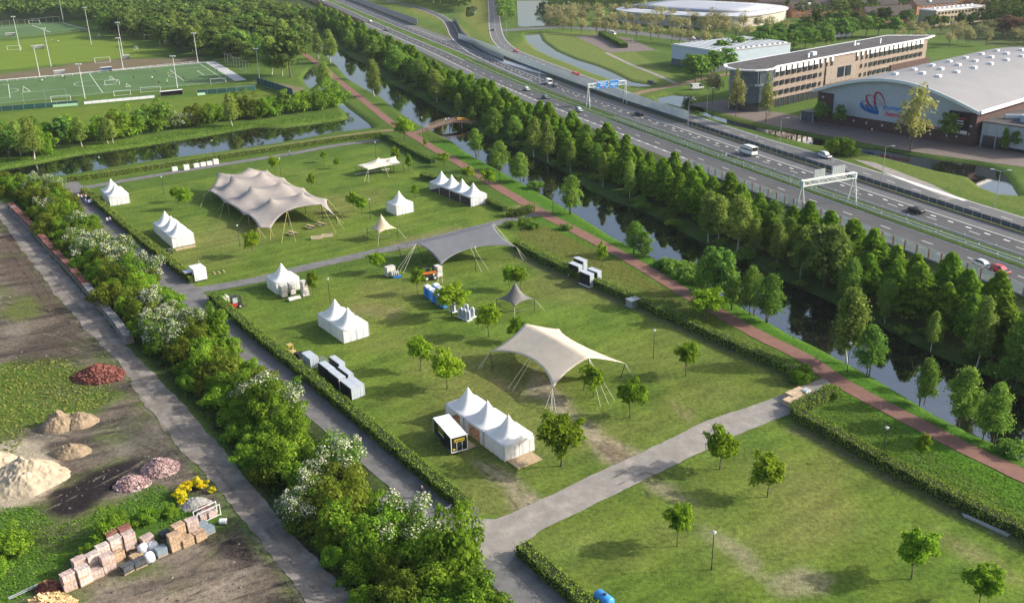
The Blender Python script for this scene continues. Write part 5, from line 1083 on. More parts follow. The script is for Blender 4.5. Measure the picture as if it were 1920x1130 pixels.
for i, (q, lb_) in enumerate((((1079, 518), 'black-faced panel cabinet stack by the east hedge, leading pair'), ((1088, 508), 'grey panel cabinet stack against the east hedge, leading pair'), ((1100, 534), 'black-faced panel cabinet stack with white base by the east hedge'), ((1114, 529), 'grey sided panel cabinet stack against the east hedge'))):
    t = thing('panel_rack', lb_, 'panels', (*G(*q)[:2], 0), rzp, 'panel racks by the east hedge', 1.16)
    MB().box((0, 0, .1), (1.2, 2.6, .2)).build('base', WHITEP, t)
    for k in range(6): MB().box((-.45+.18*k, 0, 1.2), (.15, 2.5, 2.0)).build('panel', BLACKP if k == 0 else PANL, t)
    MB().box((0, 0, 2.24), (1.15, 2.55, .08)).build('lid', pm('pale_lid', (.42, .46, .50), .5, .1), t)
t = thing('scaffold_bundle', 'low bundle of galvanised frames by the east hedge', 'frames', (*G(1187, 573)[:2], 0), R(35))
for k in range(6): MB().box((-1.0+.4*k, 0, .75), (.08, 1.7, 1.2)).build('frame', GALV, t)
MB().box((0, 0, 1.38), (2.4, 1.7, .1)).build('top_sheet', pm('pale_lid', (.55, .58, .6)), t); MB().box((0, 0, .1), (2.5, 1.8, .12)).build('base', GALV, t)
# wooden boards on the cross path
t = thing('board_stacks', 'two joined stacks of wooden stage boards blocking the cross path', 'boards', (*G(1494, 752)[:2], 0), R(35))
for sx, sy, n in ((-.6, 0, 6), (1.0, 1.7, 7)):
    for k in range(n): MB().box((sx+rnd.uniform(-.06, .06), sy*.55, .14+.13*k), (3.6-sx*.3, 1.55, .105)).build('board', pm('stage_board', (.50, .38, .25), .75, .25, 1.4), t)
for x in (1.9, 2.5): MB().tube((x, -.3, 1.0), (x, .6, 1.0), .26, .26, 10).build('white_roll', WHITEP, t)
# steel tube bundle
q0, q1 = G(1806, 966), G(1888, 1003); t = thing('tube_bundle', 'long bundle of white tent beams lying by the hedge', 'beams', (*((q0+q1)/2)[:2], 0), math.atan2(*(q1-q0)[1::-1]))
Lb = float(np.linalg.norm(q1-q0))
for k in range(7): MB().box((rnd.uniform(-.3, .3), -.3+.16*(k % 4), .1+.16*(k//4)), (Lb, .12, .12)).build('beam', ALU, t)
# portable toilets and urinals
def toilet(px, i):
    t = thing('portable_toilet', 'blue portable toilet with domed white roof behind the broad maple' if i else 'blue portable toilet at the open end of the row', 'toilet', (*G(*px)[:2], 0), R(35), 'blue portable toilets')
    MB().box((0, 0, 1.1), (1.1, 1.1, 2.0)).build('cabin', BLUEP, t); MB().box((0, -.57, 1.1), (.8, .05, 1.8)).build('door', pm('blue_door', (.05, .25, .62), .45, .1), t); MB().box((-.57, 0, 1.1), (.04, .8, 1.7)).build('side_panel', pm('blue_door', (.05, .25, .62)), t)
    MB().box((0, 0, .06), (1.2, 1.2, .14)).build('base', DARKM, t); MB().loft([[(x*s, y*s, z) for x, y in ((-.58, -.58), (.58, -.58), (.58, .58), (-.58, .58))] for s, z in ((1, 2.1), (.95, 2.25), (.6, 2.36))]).build('roof', WHITEP, t)
for i, q in enumerate(((802, 556), (809, 561), (817, 567), (825, 572), (833, 577), (826, 559), (818, 553))): toilet(q, i)
def urinal(px):
    t = thing('urinal_unit', 'grey arched four-way urinal unit beside the toilets', 'urinal', (*G(*px)[:2], 0), R(35), 'urinal units')
    MB().box((0, 0, .08), (1.1, 1.1, .16)).build('base', WHITEP, t)
    for a in range(2):
        pr = [(-.48, .1), (.48, .1), (.48, 1.45)]+[(.48*math.cos(R(k)), 1.45+.5*math.sin(R(k))) for k in range(0, 181, 20)][1:]
        n = len(pr); v = [(p[0], -.05, p[1]) for p in pr]+[(p[0], .05, p[1]) for p in pr]
        o = MB().add(v, [tuple(range(n)), tuple(range(n, 2*n))[::-1]]+[(i, n+i, n+(i+1) % n, (i+1) % n) for i in range(n)]).build('screen', pm('urinal_grey', (.48, .52, .58), .4, .1), t); o.rotation_euler = (0, 0, a*math.pi/2)
for q in ((864, 594), (871, 597), (878, 600), (875, 588), (886, 594), (850, 584)): urinal(q)
# benches, planters under and beside the taupe tent
def table(px, label):
    t = thing('picnic_table', label, 'table', (*G(*px)[:2], 0), R(-40), 'wooden table sets by the taupe tent')
    MB().box((0, 0, .74), (2.2, .6, .06)).build('top', PLY, t)
    for s in (-1, 1): 
        MB().box((0, s*.75, .45), (2.2, .28, .05)).build('bench_seat', PLY, t)
        MB().box((s*.8, 0, .36), (.08, .5, .72)).build('leg', DARKM, t); MB().box((s*.8, .75, .22), (.06, .2, .44)).build('leg', DARKM, t); MB().box((s*.8, -.75, .22), (.06, .2, .44)).build('leg', DARKM, t)
for q, l_ in (((548, 440), 'small wooden table set at the tent corner pole'), ((582, 428), 'wooden table set on the lawn beside the planters'), ((602, 423), 'wooden table set under the tent edge pole')): table(q, l_)
for q, l_, a in (((594, 448), 'long pale wooden trough on the lawn', 14), ((614, 444), 'shorter wooden trough touching the long pale one', 14)):
    t = thing('wooden_trough', l_, 'planter', (*G(*q)[:2], 0), R(a)); MB().box((0, 0, .08), (2.5, .8, .1)).build('bottom', PLY, t)
    for s in (-1, 1): MB().box((0, s*.4, .35), (2.5, .06, .6)).build('side', pm('pale_wood', (.55, .46, .33), .75, .2, 2), t); MB().box((s*1.25, 0, .35), (.06, .8, .6)).build('end', MATS['pale_wood'], t)
# lamps
def lamp(base, label, group='park lamp posts', h=4.7):
    t = thing('park_lamp', label, 'lamp post', (*G(*base)[:2], 0), 0, group)
    MB().tube((0, 0, 0), (0, 0, h), .055, .045, 8).build('post', DARKM, t); MB().tube((0, 0, 0), (0, 0, .5), .09, .08, 8).build('base_sleeve', DARKM, t)
    hd = MB().tube((0, 0, h), (0, 0, h+.28), .12, .2, 12).build('lamp_glass', pm('lamp_glass', (.72, .74, .74), .3, .05), t); MB().tube((0, 0, h+.28), (0, 0, h+.38), .30, .14, 14).build('lamp_hood', pm('lamp_hood', (.38, .38, .37), .4, .1), hd)
for q, l_ in (((1334, 1067), 'black park lamp post on the open south lawn'), ((1225, 671), 'black park lamp post right of the beige stretch tent'), ((1654, 863), 'black park lamp post on the meadow behind the hedge'), ((1588, 697), 'black lamp post on the canal bank beside the red path and tall birch'), ((619, 568), 'black park lamp post behind the pair of pagoda tents'), ((308, 365), 'black park lamp post at the west end of the taupe tent'), ((450, 462), 'black park lamp post in front of the taupe tent'), ((527, 329), 'black park lamp post behind the taupe tent beside a small maple'), ((695, 411), 'black park lamp post between two small maples and the tan star tent'), ((705, 297), 'black park lamp post behind the cream stretch tent'), ((892, 507), 'black park lamp post in front of the dark grey stretch tent'), ((1037, 398), 'black lamp post on the canal bank beside the round alder'), ((937, 342), 'black lamp post beside the red path near the row of four tents'), ((191, 326), 'black lamp post on the earth path by the dark canal'), ((401, 293), 'black lamp post behind the slatted bins'), ((792, 248), 'lamp post at the foot of the curved footbridge')):
    lamp(q, l_)
# people
SKIN = pm('skin', (.50, .30, .21), .6, .08); 
def body_mesh(name, stride, arm, shirt, trousers, hair):
    J = dict(pel=(0, 0, .95), spine=(0, .01, 1.15), chest=(0, .0, 1.35), neck=(0, .02, 1.50), head=(0, .05, 1.62), top=(0, .05, 1.74))
    B = [('pel', 'spine'), ('spine', 'chest'), ('chest', 'neck'), ('neck', 'head'), ('head', 'top')]; rd = dict(pel=.155, spine=.15, chest=.175, neck=.06, head=.105, top=.07)
    for s, sg in (('l', -1), ('r', 1)):
        f = stride*sg
        J.update({s+'hip': (sg*.1, 0, .9), s+'kn': (sg*.1, f*.55+.04, .5), s+'an': (sg*.1, f, .08), s+'toe': (sg*.11, f+.16, .04), s+'sh': (sg*.19, 0, 1.42), s+'el': (sg*.25, -f*arm*.5-.03, 1.14), s+'wr': (sg*.25, -f*arm+.06, .92), s+'ha': (sg*.24, -f*arm+.08, .82)})
        B += [('pel', s+'hip'), (s+'hip', s+'kn'), (s+'kn', s+'an'), (s+'an', s+'toe'), ('chest', s+'sh'), (s+'sh', s+'el'), (s+'el', s+'wr'), (s+'wr', s+'ha')]
        rd.update({s+'hip': .105, s+'kn': .07, s+'an': .05, s+'toe': .045, s+'sh': .07, s+'el': .05, s+'wr': .038, s+'ha': .045})
    ks = list(J); me = bpy.data.meshes.new(name); me.from_pydata([J[k] for k in ks], [(ks.index(a), ks.index(b_)) for a, b_ in B], [])
    o = bpy.data.objects.new('tmp', me); COL.objects.link(o); sk = o.modifiers.new('skin', 'SKIN'); sb = o.modifiers.new('sub', 'SUBSURF'); sb.levels = 1
    for i, k in enumerate(ks): me.skin_vertices[0].data[i].radius = (rd[k], rd[k]*(.8 if k in ('pel', 'spine', 'chest') else 1)); 
    me.skin_vertices[0].data[0].use_root = True
    dg = bpy.context.evaluated_depsgraph_get(); dg.update(); m2 = bpy.data.meshes.new_from_object(o.evaluated_get(dg)); bpy.data.objects.remove(o)
    m2.name = name; m2.materials.clear()
    for q in (shirt, trousers, SKIN, hair): m2.materials.append(q)
    for p in m2.polygons:
        z = p.center.z; x = abs(p.center.x)
        p.material_index = 3 if (z > 1.66 or (z > 1.56 and p.center.y < .02)) else (2 if z > 1.48 or (x > .19 and z < .95) else (0 if z > .93 else 1))
        p.use_smooth = True
    return m2
def cl(n, c_): return pm('cloth_'+n, c_, .85, .15, 4)
CL = dict(dark=cl('dark', (.03, .03, .035)), navy=cl('navy', (.035, .05, .11)), white=cl('white', (.68, .68, .66)), blue=cl('blue', (.10, .20, .42)), lav=cl('lavender', (.42, .40, .55)), neon=cl('neon', (.55, .68, .12)), red=cl('red', (.42, .06, .05)), black=cl('black', (.015, .015, .017)), brown=cl('hair_brown', (.08, .05, .03)), grey=cl('hair_grey', (.50, .48, .45)), blond=cl('hair_blond', (.35, .26, .14)))
PB_ = {}
def person(px, shirt, trousers, hair, label, rz=0.0, group=None, stride=.22, z=0.0):
    k = (shirt, trousers, hair, stride)
    if k not in PB_: PB_[k] = body_mesh('person', stride, .8, CL[shirt], CL[trousers], CL[hair])
    o = bpy.data.objects.new('person', PB_[k]); COL.objects.link(o); p_ = G(*px, z); o.location = (p_[0], p_[1], z); o.rotation_euler = (0, 0, rz); o.scale = (1.02,)*3
    return tag(o, label, 'person', group)
person((792, 932), 'dark', 'navy', 'grey', 'grey-haired person in a dark coat walking on the park road with a bag', R(215), stride=.25)
t = thing('carrier_bag', 'white bag carried by the walker on the park road', 'bag', (*(G(797, 931)[:2]+np.array([.02, .0])), 0)); MB().box((0, 0, .62), (.26, .10, .38), R(30), taper=.8).build('bag_body', WHITEP, t); MB().tube((0, 0, .8), (0, 0, .92), .015).build('handle', WHITEP, t)
DOGM = pm('dog_fur', (.62, .59, .54), .9, .12, 6); DOGD = pm('dog_ear', (.20, .16, .12), .9, .2, 6)
def dog(px, rz, label):
    J = dict(ch=(.22, 0, .42), mid=(0, 0, .42), rump=(-.24, 0, .43), neck=(.34, 0, .52), head=(.43, 0, .60), muz=(.56, 0, .57), t1=(-.36, 0, .52), t2=(-.46, 0, .62)); B = [('mid', 'ch'), ('mid', 'rump'), ('ch', 'neck'), ('neck', 'head'), ('head', 'muz'), ('rump', 't1'), ('t1', 't2')]; rd = dict(ch=.13, mid=.10, rump=.11, neck=.075, head=.075, muz=.04, t1=.03, t2=.02)
    for s in (-1, 1):
        q = 'l' if s < 0 else 'r'; f = .07*s
        J.update({q+'s': (.22, s*.08, .34), q+'w': (.22+f, s*.08, .17), q+'p': (.22+f*1.5, s*.08, .03), q+'h': (-.24, s*.08, .36), q+'k': (-.20-f, s*.08, .24), q+'hk': (-.32-f, s*.08, .15), q+'hp': (-.29-f, s*.08, .03)})
        B += [('ch', q+'s'), (q+'s', q+'w'), (q+'w', q+'p'), ('rump', q+'h'), (q+'h', q+'k'), (q+'k', q+'hk'), (q+'hk', q+'hp')]; rd.update({q+'s': .06, q+'w': .032, q+'p': .035, q+'h': .07, q+'k': .05, q+'hk': .03, q+'hp': .035})
    ks = list(J); me = bpy.data.meshes.new('dog'); me.from_pydata([J[k] for k in ks], [(ks.index(a), ks.index(b_)) for a, b_ in B], [])
    o = bpy.data.objects.new('tmp', me); COL.objects.link(o); o.modifiers.new('skin', 'SKIN'); o.modifiers.new('sub', 'SUBSURF').levels = 1
    for i, k in enumerate(ks): me.skin_vertices[0].data[i].radius = (rd[k],)*2
    me.skin_vertices[0].data[1].use_root = True
    dg = bpy.context.evaluated_depsgraph_get(); dg.update(); m2 = bpy.data.meshes.new_from_object(o.evaluated_get(dg)); bpy.data.objects.remove(o); m2.materials.clear(); m2.materials.append(DOGM)
    o = bpy.data.objects.new('dog', m2); COL.objects.link(o); o.location = (*G(*px)[:2], 0); o.rotation_euler = (0, 0, rz); o.scale = (1.15,)*3; tag(o, label, 'dog')
    for s in (-1, 1): MB().box((.40, s*.07, .64), (.06, .03, .10), taper=.5).build('ear', DOGD, o)
dog((840, 957), R(35), 'pale dog walking along the park road near the hedge gate')
for i, (q, s_, tr, h_) in enumerate((((202, 420), 'white', 'navy', 'brown'), ((207.5, 419), 'lav', 'navy', 'blond'), ((148.5, 375), 'white', 'dark', 'blond'), ((154, 376), 'lav', 'navy', 'brown'), ((158, 374), 'red', 'dark', 'brown'), ((162.5, 376), 'white', 'blue', 'brown'), ((162, 384), 'blue', 'navy', 'brown'), ((168, 386), 'lav', 'dark', 'blond'), ((171.5, 385), 'blue', 'navy', 'brown'), ((156.5, 380), 'dark', 'navy', 'brown'))):
    person(q, s_, tr, h_, {'white': 'person in a white top', 'lav': 'person in a lilac top', 'red': 'person in a red top', 'blue': 'person in a blue top', 'dark': 'person in dark clothes'}[s_]+(' walking in a pair on the park road' if i < 2 else ' in the group at the far end of the park road'), R(rnd.uniform(190, 230)), 'walkers on the park road')
person((543, 292), 'blue', 'navy', 'brown', 'person in a blue top on the north path beside the hedge', R(90))
person((1634, 250), 'white', 'dark', 'blond', 'person in white walking past the sports hall', R(150))
# vehicles on the grass
def wheel(t, p, r, w_, axis='x', name='wheel'):
    a = (p[0]-w_/2, p[1], p[2]); b_ = (p[0]+w_/2, p[1], p[2])
    o = MB().tube(a, b_, r, r, 16).build(name, RUB, t); MB().tube((a[0]-.01, p[1], p[2]), (b_[0]+.01, p[1], p[2]), r*.58, r*.58, 12).build('rim', pm('rim_grey', (.5, .5, .5), .4, .1, 3, 0, .4), o); return o
t = thing('forklift', 'dark red forklift with a glazed cab by the hedge corner', 'forklift', (*G(441, 577)[:2], 0), R(-60))
MB().box((0, -.5, .75), (1.3, 1.7, .8)).build('counterweight', REDP, t); MB().box((0, .2, .45), (1.2, 2.4, .3)).build('chassis', DARKM, t)
for x in (-.55, .55):
    for y in (-.45, .65): MB().box((x, y, 1.65), (.08, .08, 1.3)).build('cab_post', DARKM, t)
MB().box((0, .1, 2.32), (1.25, 1.3, .08)).build('cab_roof', DARKM, t); MB().box((0, .1, 1.7), (1.05, 1.02, 1.1)).build('cab_glass', pm('cab_glass', (.35, .42, .44), .15, .1, 1), t)
for x in (-.4, .4): MB().box((x, 1.15, 1.2), (.12, .14, 2.3)).build('mast', DARKM, t); MB().box((x*.7, 1.75, .12), (.12, 1.1, .05)).build('fork', DARKM, t)
for x in (-.6, .6): wheel(t, (x, .85, .38), .38, .28); wheel(t, (x, -.75, .32), .32, .25)
t = thing('white_bin', 'small white container behind the red forklift', 'container', (*G(423, 566)[:2], 0), R(35)); MB().box((0, 0, .6), (1.0, 1.7, 1.1), taper=1.06).build('tub', CRATE, t); MB().box((0, 0, 1.18), (1.1, 1.8, .08)).build('lid', WHITEP, t)
t = thing('telehandler', 'orange telehandler with a black mast under the grey tent', 'telehandler', (*G(806, 523)[:2], 0), R(20))
MB().box((0, 0, .95), (2.6, 1.5, .75)).build('chassis', DARKM, t); MB().box((-.4, .35, 1.7), (1.0, .8, 1.0)).build('cab', GLASS, t); MB().box((-.4, .35, 2.25), (1.05, .85, .1)).build('cab_roof', DARKM, t)
MB().box((.85, .1, 1.75), (.35, .5, 1.9)).build('mast', BLACKP, t); MB().box((-.2, -.45, 1.5), (2.8, .35, .35)).build('boom', ORG, t)
for x in (-.85, .85):
    for y in (-.8, .8):
        o = MB().tube((x, y-.18, .5), (x, y+.18, .5), .5, .5, 16).build('wheel', RUB, t); MB().tube((x, y-.2, .5), (x, y+.2, .5), .28, .28, 12).build('rim', WHITEP, o)
t = thing('mini_loader', 'small yellow loader parked between hedge and pallets', 'loader', (*G(546, 664)[:2], 0), R(-45))
YLD = pm('faded_yellow', (.42, .34, .13), .6, .15, 3); MB().box((0, 0, .6), (1.8, 1.0, .5)).build('chassis', YLD, t); MB().box((-.2, 0, 1.75), (.9, .9, .08)).build('roof', YLD, t); MB().box((1.2, 0, .4), (.5, 1.2, .5)).build('bucket', DARKM, t); MB().box((-.2, 0, .95), (.5, .5, .3)).build('seat', DARKM, t)
for x in (-.6, .2):
    for y in (-.4, .4): MB().box((x, y, 1.3), (.06, .06, .9)).build('roll_bar', YEL, t)
for x in (-.6, .6):
    for y in (-.55, .55): MB().tube((x, y-.12, .35), (x, y+.12, .35), .35, .35, 12).build('wheel', RUB, t)
t = thing('ride_mower', 'dark quad bike parked behind the pagoda tents by the west hedge', 'quad bike', (*G(318, 474)[:2], 0), R(-60)); MB().box((0, 0, .6), (1.7, .8, .4), taper=.8).build('body', DARKM, t); MB().box((-.2, 0, .88), (.8, .35, .18)).build('seat', BLACKP, t); MB().box((.45, 0, 1.0), (.08, .8, .08)).build('handlebar', GALV, t)
for x in (-.6, .6):
    for y in (-.45, .45): MB().tube((x, y-.12, .3), (x, y+.12, .3), .3, .3, 12).build('wheel', RUB, t)
t = thing('water_tank', 'blue rounded water tank trailer with a red pump on the lawn', 'tank trailer', (*G(1132, 1138)[:2], 0), R(-52))
SKY_ = pm('tank_blue', (.05, .27, .62), .35, .1, 2)
rg = [[(x, r_*math.cos(R(a)), 1.1+r_*math.sin(R(a))) for a in range(0, 360, 24)] for x, r_ in ((-1.15, .15), (-1.08, .5), (-.9, .68), (.9, .68), (1.08, .5), (1.15, .15))]
MB().loft(rg).build('tank', SKY_, t, True); MB().tube((.1, 0, 1.72), (.1, 0, 1.86), .22, .2, 14).build('manhole', DARKM, t); MB().box((0, 0, .4), (2.6, 1.0, .12)).build('chassis', DARKM, t)
MB().box((1.55, .1, .75), (.6, .6, .6), taper=.8).build('pump', REDP, t); MB().box((2.05, 0, .6), (.25, .5, .4)).build('motor', WHITEP, t)
for y in (-.65, .65): wheel_ = MB().tube((0, y-.12, .38), (0, y+.12, .38), .38, .38, 14).build('wheel', RUB, t)
for k in range(3): MB().tube((2.5, -.2+.2*k, .5), (3.2, -.2+.2*k, .6), .035).build('steel_rod', ALU, t)
MB().tube((1.3, .3, .4), (3.2, 0, .4), .05).tube((1.3, -.3, .4), (3.2, 0, .4), .05).build('drawbar', DARKM, t)
# white car under the taupe tent
# gate panel at the hedge end
t = thing('gate_panel', 'grey metal gate panel at the hedge end by the path junction', 'gate', (*G(876, 970)[:2], 0), R(6))
for z in (.15, .75, 1.3): MB().box((0, 0, z), (2.8, .05, .05)).build('rail', GALV, t)
for k in range(9): MB().box((-1.35+.34*k, 0, .75), (.04, .04, 1.2)).build('bar', GALV, t)
# footbridge
pA, pB = G(800, 243), G(893, 228); pB = G(890, 232, 0); ln = float(np.linalg.norm((pB-pA)[:2])); rzb = math.atan2(*(pB-pA)[1::-1])
t = thing('footbridge', 'curved wooden footbridge over the canal with orange railing end', 'bridge', (*pA[:2], 0), rzb); BW = pm('bridge_timber', (.235, .135, .105), .8, .2, 2); BR = pm('bridge_rail', (.42, .33, .24), .8, .2, 2); BO = pm('orange_rail', (.68, .36, .04), .6, .1, 2)
n = 26
def bz(q): return .1+1.5*math.sin(math.pi*min(1, max(0, q)))**1.0
for k in range(n):
    x0, x1 = ln*k/n, ln*(k+1)/n; z0, z1 = bz(k/n), bz((k+1)/n)
    MB().add([(x0+.02, -1.5, z0), (x1, -1.5, z1), (x1, 1.5, z1), (x0+.02, 1.5, z0), (x0+.02, -1.5, z0-.25), (x1, -1.5, z1-.25), (x1, 1.5, z1-.25), (x0+.02, 1.5, z0-.25)], [(0, 1, 2, 3), (7, 6, 5, 4), (0, 4, 5, 1), (2, 6, 7, 3), (1, 5, 6, 2), (0, 3, 7, 4)]).build('deck_plank', BW, t)
for s in (-1, 1):
    for k in range(n+1):
        m_ = BO if (s > 0 and k > n*.62) else BR
        MB().box((ln*k/n, s*1.52, bz(k/n)+.5), (.08, .08, 1.1)).build('rail_post', m_, t)
        if k < n:
            for hh in (.35, .7, 1.05): MB().tube((ln*k/n, s*1.52, bz(k/n)+hh), (ln*(k+1)/n, s*1.52, bz((k+1)/n)+hh), .045 if m_ is BR else .13, None, 5).build('handrail', m_, t)
for x in (.3, .5, .7): MB().tube((ln*x, -1.2, -1.6), (ln*x, -1.2, bz(x)-.2), .15).tube((ln*x, 1.2, -1.6), (ln*x, 1.2, bz(x)-.2), .15).build('pier', BR, t)
for fx, s_, l_ in ((.40, 'white', 'person in white leaning on the footbridge railing'), (.46, 'lav', 'person in a lilac top beside another on the footbridge'), (.62, 'dark', 'person in dark clothes crossing the footbridge')):
    o = person((830, 235), s_, 'navy', 'brown', l_, rzb, 'people on the footbridge', .1); q = pA[:2]+(pB-pA)[:2]*fx; o.location = (q[0], q[1], bz(fx)+.0)
t = thing('path_sign', 'small white signpost where the red path meets the bridge', 'sign', (*G(790, 254)[:2], 0), 0); MB().tube((0, 0, 0), (0, 0, 2.1), .04).build('post', GALV, t); MB().box((0, 0, 1.9), (.5, .05, .5)).build('board', WHITEP, t)
# ================================================================== MOTORWAY
ORANGE = pm('orange_post', (.52, .25, .11), .7, .15, 2); CONC = pm('concrete', (.40, .39, .37), .85, .15, .8); DKCONC = pm('dark_barrier', (.085, .10, .11), .7, .2, 1.2); BRKW = pm('brick_red_barrier', (.40, .22, .15), .85, .2, .6)
m, N, L, b = newmat('screen_glass'); b.inputs['Base Color'].default_value = (.62, .66, .66, 1); b.inputs['Roughness'].default_value = .25
tr = N.new('ShaderNodeBsdfTransparent'); mx = N.new('ShaderNodeMixShader'); mx.inputs[0].default_value = .55; L.new(tr.outputs[0], mx.inputs[1]); L.new(b.outputs[0], mx.inputs[2]); L.new(mx.outputs[0], N['Material Output'].inputs[0]); SCRN = m
def along(o, y0, y1, step):
    ln = resample(hw(o), step); k = (ln[:, 1] > y0) & (ln[:, 1] < y1); return ln[k]
def barrier(name, label, line, h, postm, panelm, pw=.14, base=None, basem=None, off=0.0, cat='barrier', ptop=.0):
    c = line[len(line)//2]; t = thing(name, label, cat, (*c, 0))
    pmh = MB().box((0, 0, (h+ptop)/2), (pw, pw, h+ptop)).mesh('post', postm)
    for i, p_ in enumerate(line):
        o = link(bpy.data.objects.new('post', pmh), t); o.location = (p_[0]-c[0], p_[1]-c[1], 0)
        if i < len(line)-1:
            q = line[i+1]; d = q-p_; L_ = float(np.linalg.norm(d)); a = math.atan2(d[1], d[0]); mp_ = (p_+q)/2-c
            if panelm is not None:
                z0 = base or .1
                MB().box((0, 0, (z0+h)/2), (L_-pw-.02, .06, h-z0-.02)).build('panel', panelm, t).matrix_local = Matrix.Translation((mp_[0], mp_[1], 0)) @ Matrix.Rotation(a, 4, 'Z')
            if base: MB().box((0, 0, base/2), (L_-.01, .28, base)).build('footing', basem, t).matrix_local = Matrix.Translation((mp_[0], mp_[1], 0)) @ Matrix.Rotation(a, 4, 'Z')
    return t
barrier('noise_screen', 'glass noise screen with orange posts between limes and motorway', along(14.6, 110, 262, 3.2), 2.5, ORANGE, SCRN, .26, .4, CONC)
barrier('noise_screen', 'short glass screen with reddish posts beside the far limes', along(14.6, 395, 425, 3.2), 2.5, ORANGE, SCRN, .26, .4, CONC)
barrier('noise_wall', 'reddish brick-coloured noise wall on the far left verge of the motorway', along(15.2, 640, 960, 6.0), 3.2, BRKW, BRKW, .3)
barrier('glass_noise_screen', 'tall glass noise screen on a dark plinth between motorway and parallel road', along(-17.4, 318, 560, 3.0), 4.2, GALV, SCRN, .14, 1.1, DKCONC)
barrier('concrete_noise_wall', 'pale concrete noise wall along the far carriageway', along(-17.4, 640, 960, 6.0), 4.0, CONC, CONC, .3)
srw = resample(offset(SR, 4.4), 4.0); srw = srw[(srw[:, 1] > 470) & (srw[:, 1] < 660)]
barrier('slip_road_wall', 'pale concrete wall following the outside of the slip road', srw if len(srw) > 3 else along(-19, 470, 600, 4), 3.2, CONC, CONC, .25, 1.0, DKCONC)
barrier('low_barrier', 'low dark barrier with posts beside the far carriageway', along(-16.6, 110, 318, 2.6), 1.35, pm('barrier_post', (.38, .41, .42), .6, .1), DKCONC, .16)
def rail(label, o, y0, y1, step=4.0):
    ln = along(o, y0, y1, step); c = ln[len(ln)//2]; t = thing('guard_rail', label, 'guard rail', (*c, 0))
    pmh = MB().box((0, 0, .36), (.12, .12, .72)).mesh('post', GALV); q = ln-c
    for p_ in q[::1]: link(bpy.data.objects.new('post', pmh), t).location = (p_[0], p_[1], 0)
    v = []; f = []
    L1, L2 = offset(q, .10), offset(q, -.10)
    for i in range(len(q)): v += [(*L1[i], .50), (*L2[i], .50), (*L2[i], .80), (*L1[i], .80)]
    for i in range(len(q)-1):
        for k in range(4): f.append((4*i+k, 4*i+(k+1) % 4, 4*i+4+(k+1) % 4, 4*i+4+k))
    MB().add(v, f).build('rail_beam', GALV, t)
    # little reflector boards on the posts
    rb_ = MB().box((0, 0, .95), (.14, .28, .18)).mesh('reflector', WHITEP)
    for p_ in q[::2]: link(bpy.data.objects.new('reflector', rb_), t).location = (p_[0], p_[1], 0)
rail('steel guard rail along the camera-side edge of the planted median', 1.7, 112, 480)
rail('steel guard rail along the far edge of the planted median', -2.5, 112, 480)
rail('steel guard rail in the middle of the planted median', .2, 112, 330, 5.0)
ONP = {}
def at_axis(o, px):                 # point and heading of the motorway nearest to a pixel, moved to an offset
    p_ = G(*px)[:2]; i = int(np.argmin(np.linalg.norm(AX-p_, axis=1))); ln = hw(o); d = AX[min(i+1, len(AX)-1)]-AX[max(i-1, 0)]; d = d/np.linalg.norm(d)
    s = (p_-AX[i]) @ d; return ln[i]+d*s, math.atan2(d[1], d[0])
GANM = pm('gantry_grey', (.58, .62, .60), .5, .08, 2)
def gantry(px, o0, o1, h, label, signs):
    p0, a = at_axis(o0, px); p1, _ = at_axis(o1, px); d = p1-p0; ln = float(np.linalg.norm(d)); rz = math.atan2(d[1], d[0])
    t = thing('sign_gantry', label, 'gantry', (*p0, 0), rz)
    for x in (0, ln):
        for s in (-1, 1): MB().tube((x, s*1.5, 0), (x, s*.25, h), .17, .15, 8).build('leg', GANM, t)
        MB().box((x, 0, h+.55), (.5, 1.1, 1.5)).build('head_block', GANM, t)
    for y in (-.45, .45):
        for z in (h, h+1.25): MB().tube((0, y, z), (ln, y, z), .14, .14, 6).build('chord', GANM, t)
    n = 12
    for k in range(n):
        x0, x1 = ln*k/n, ln*(k+1)/n
        for y in (-.45, .45): MB().tube((x0, y, h+(1.25 if k % 2 else 0)), (x1, y, h+(0 if k % 2 else 1.25)), .075, .075, 5).build('brace', GANM, t)
    for s in signs: s(t, ln, h)
    return t
BLUE = pm('sign_blue', (.02, .22, .58), .4, .05, 1)
def blue_sign(x, wd, hh, lines):
    def f(t, ln, h):
        sg = -.62
        o = MB().box((x*ln, sg, h+.6), (wd, .12, hh)).build('sign_board', BLUE, t); MB().box((x*ln, sg+.05, h+.6), (wd+.16, .08, hh+.16)).build('sign_border', WHITEP, o)
        for (u, v, l_, k) in lines: MB().box((x*ln+u*wd, sg-.075, h+.6+v*hh), (l_*wd, .03, k)).build('sign_text_line', pm('sign_red', (.5, .12, .15), .4) if k == .61 else WHITEP, o)
    return f
def back_sign(x, wd, hh):
    def f(t, ln, h):
        o = MB().box((x*ln, .62, h+1.75), (wd, .08, hh)).build('sign_back', pm('sign_back_grey', (.50, .53, .53), .5, .08), t)
        for k in range(7): MB().box((x*ln-wd*.5+wd*(k+.5)/7, .54, h+1.75), (.12, .10, hh)).build('stiffener', GANM, o)
    return f
gantry((1107, 201), -1.2, -16.6, 7.2, 'motorway gantry with two blue direction signs', [blue_sign(.36, 4.6, 2.7, [(-.05, .36, .8, .22), (.05, .12, .55, .2), (.02, -.08, .5, .2), (-.38, -.36, .10, .28), (.38, -.30, .10, .28), (.0, -.34, .18, .61)]), blue_sign(.67, 3.6, 2.6, [(0, .08, .8, .22), (0, -.12, .8, .22), (0, -.36, .14, .3)])])
gantry((1497, 397), 15.2, -.6, 6.2, 'pale motorway gantry with two ribbed sign backs above the limes', [back_sign(.34, 3.2, 3.0), back_sign(.70, 3.9, 3.2)])
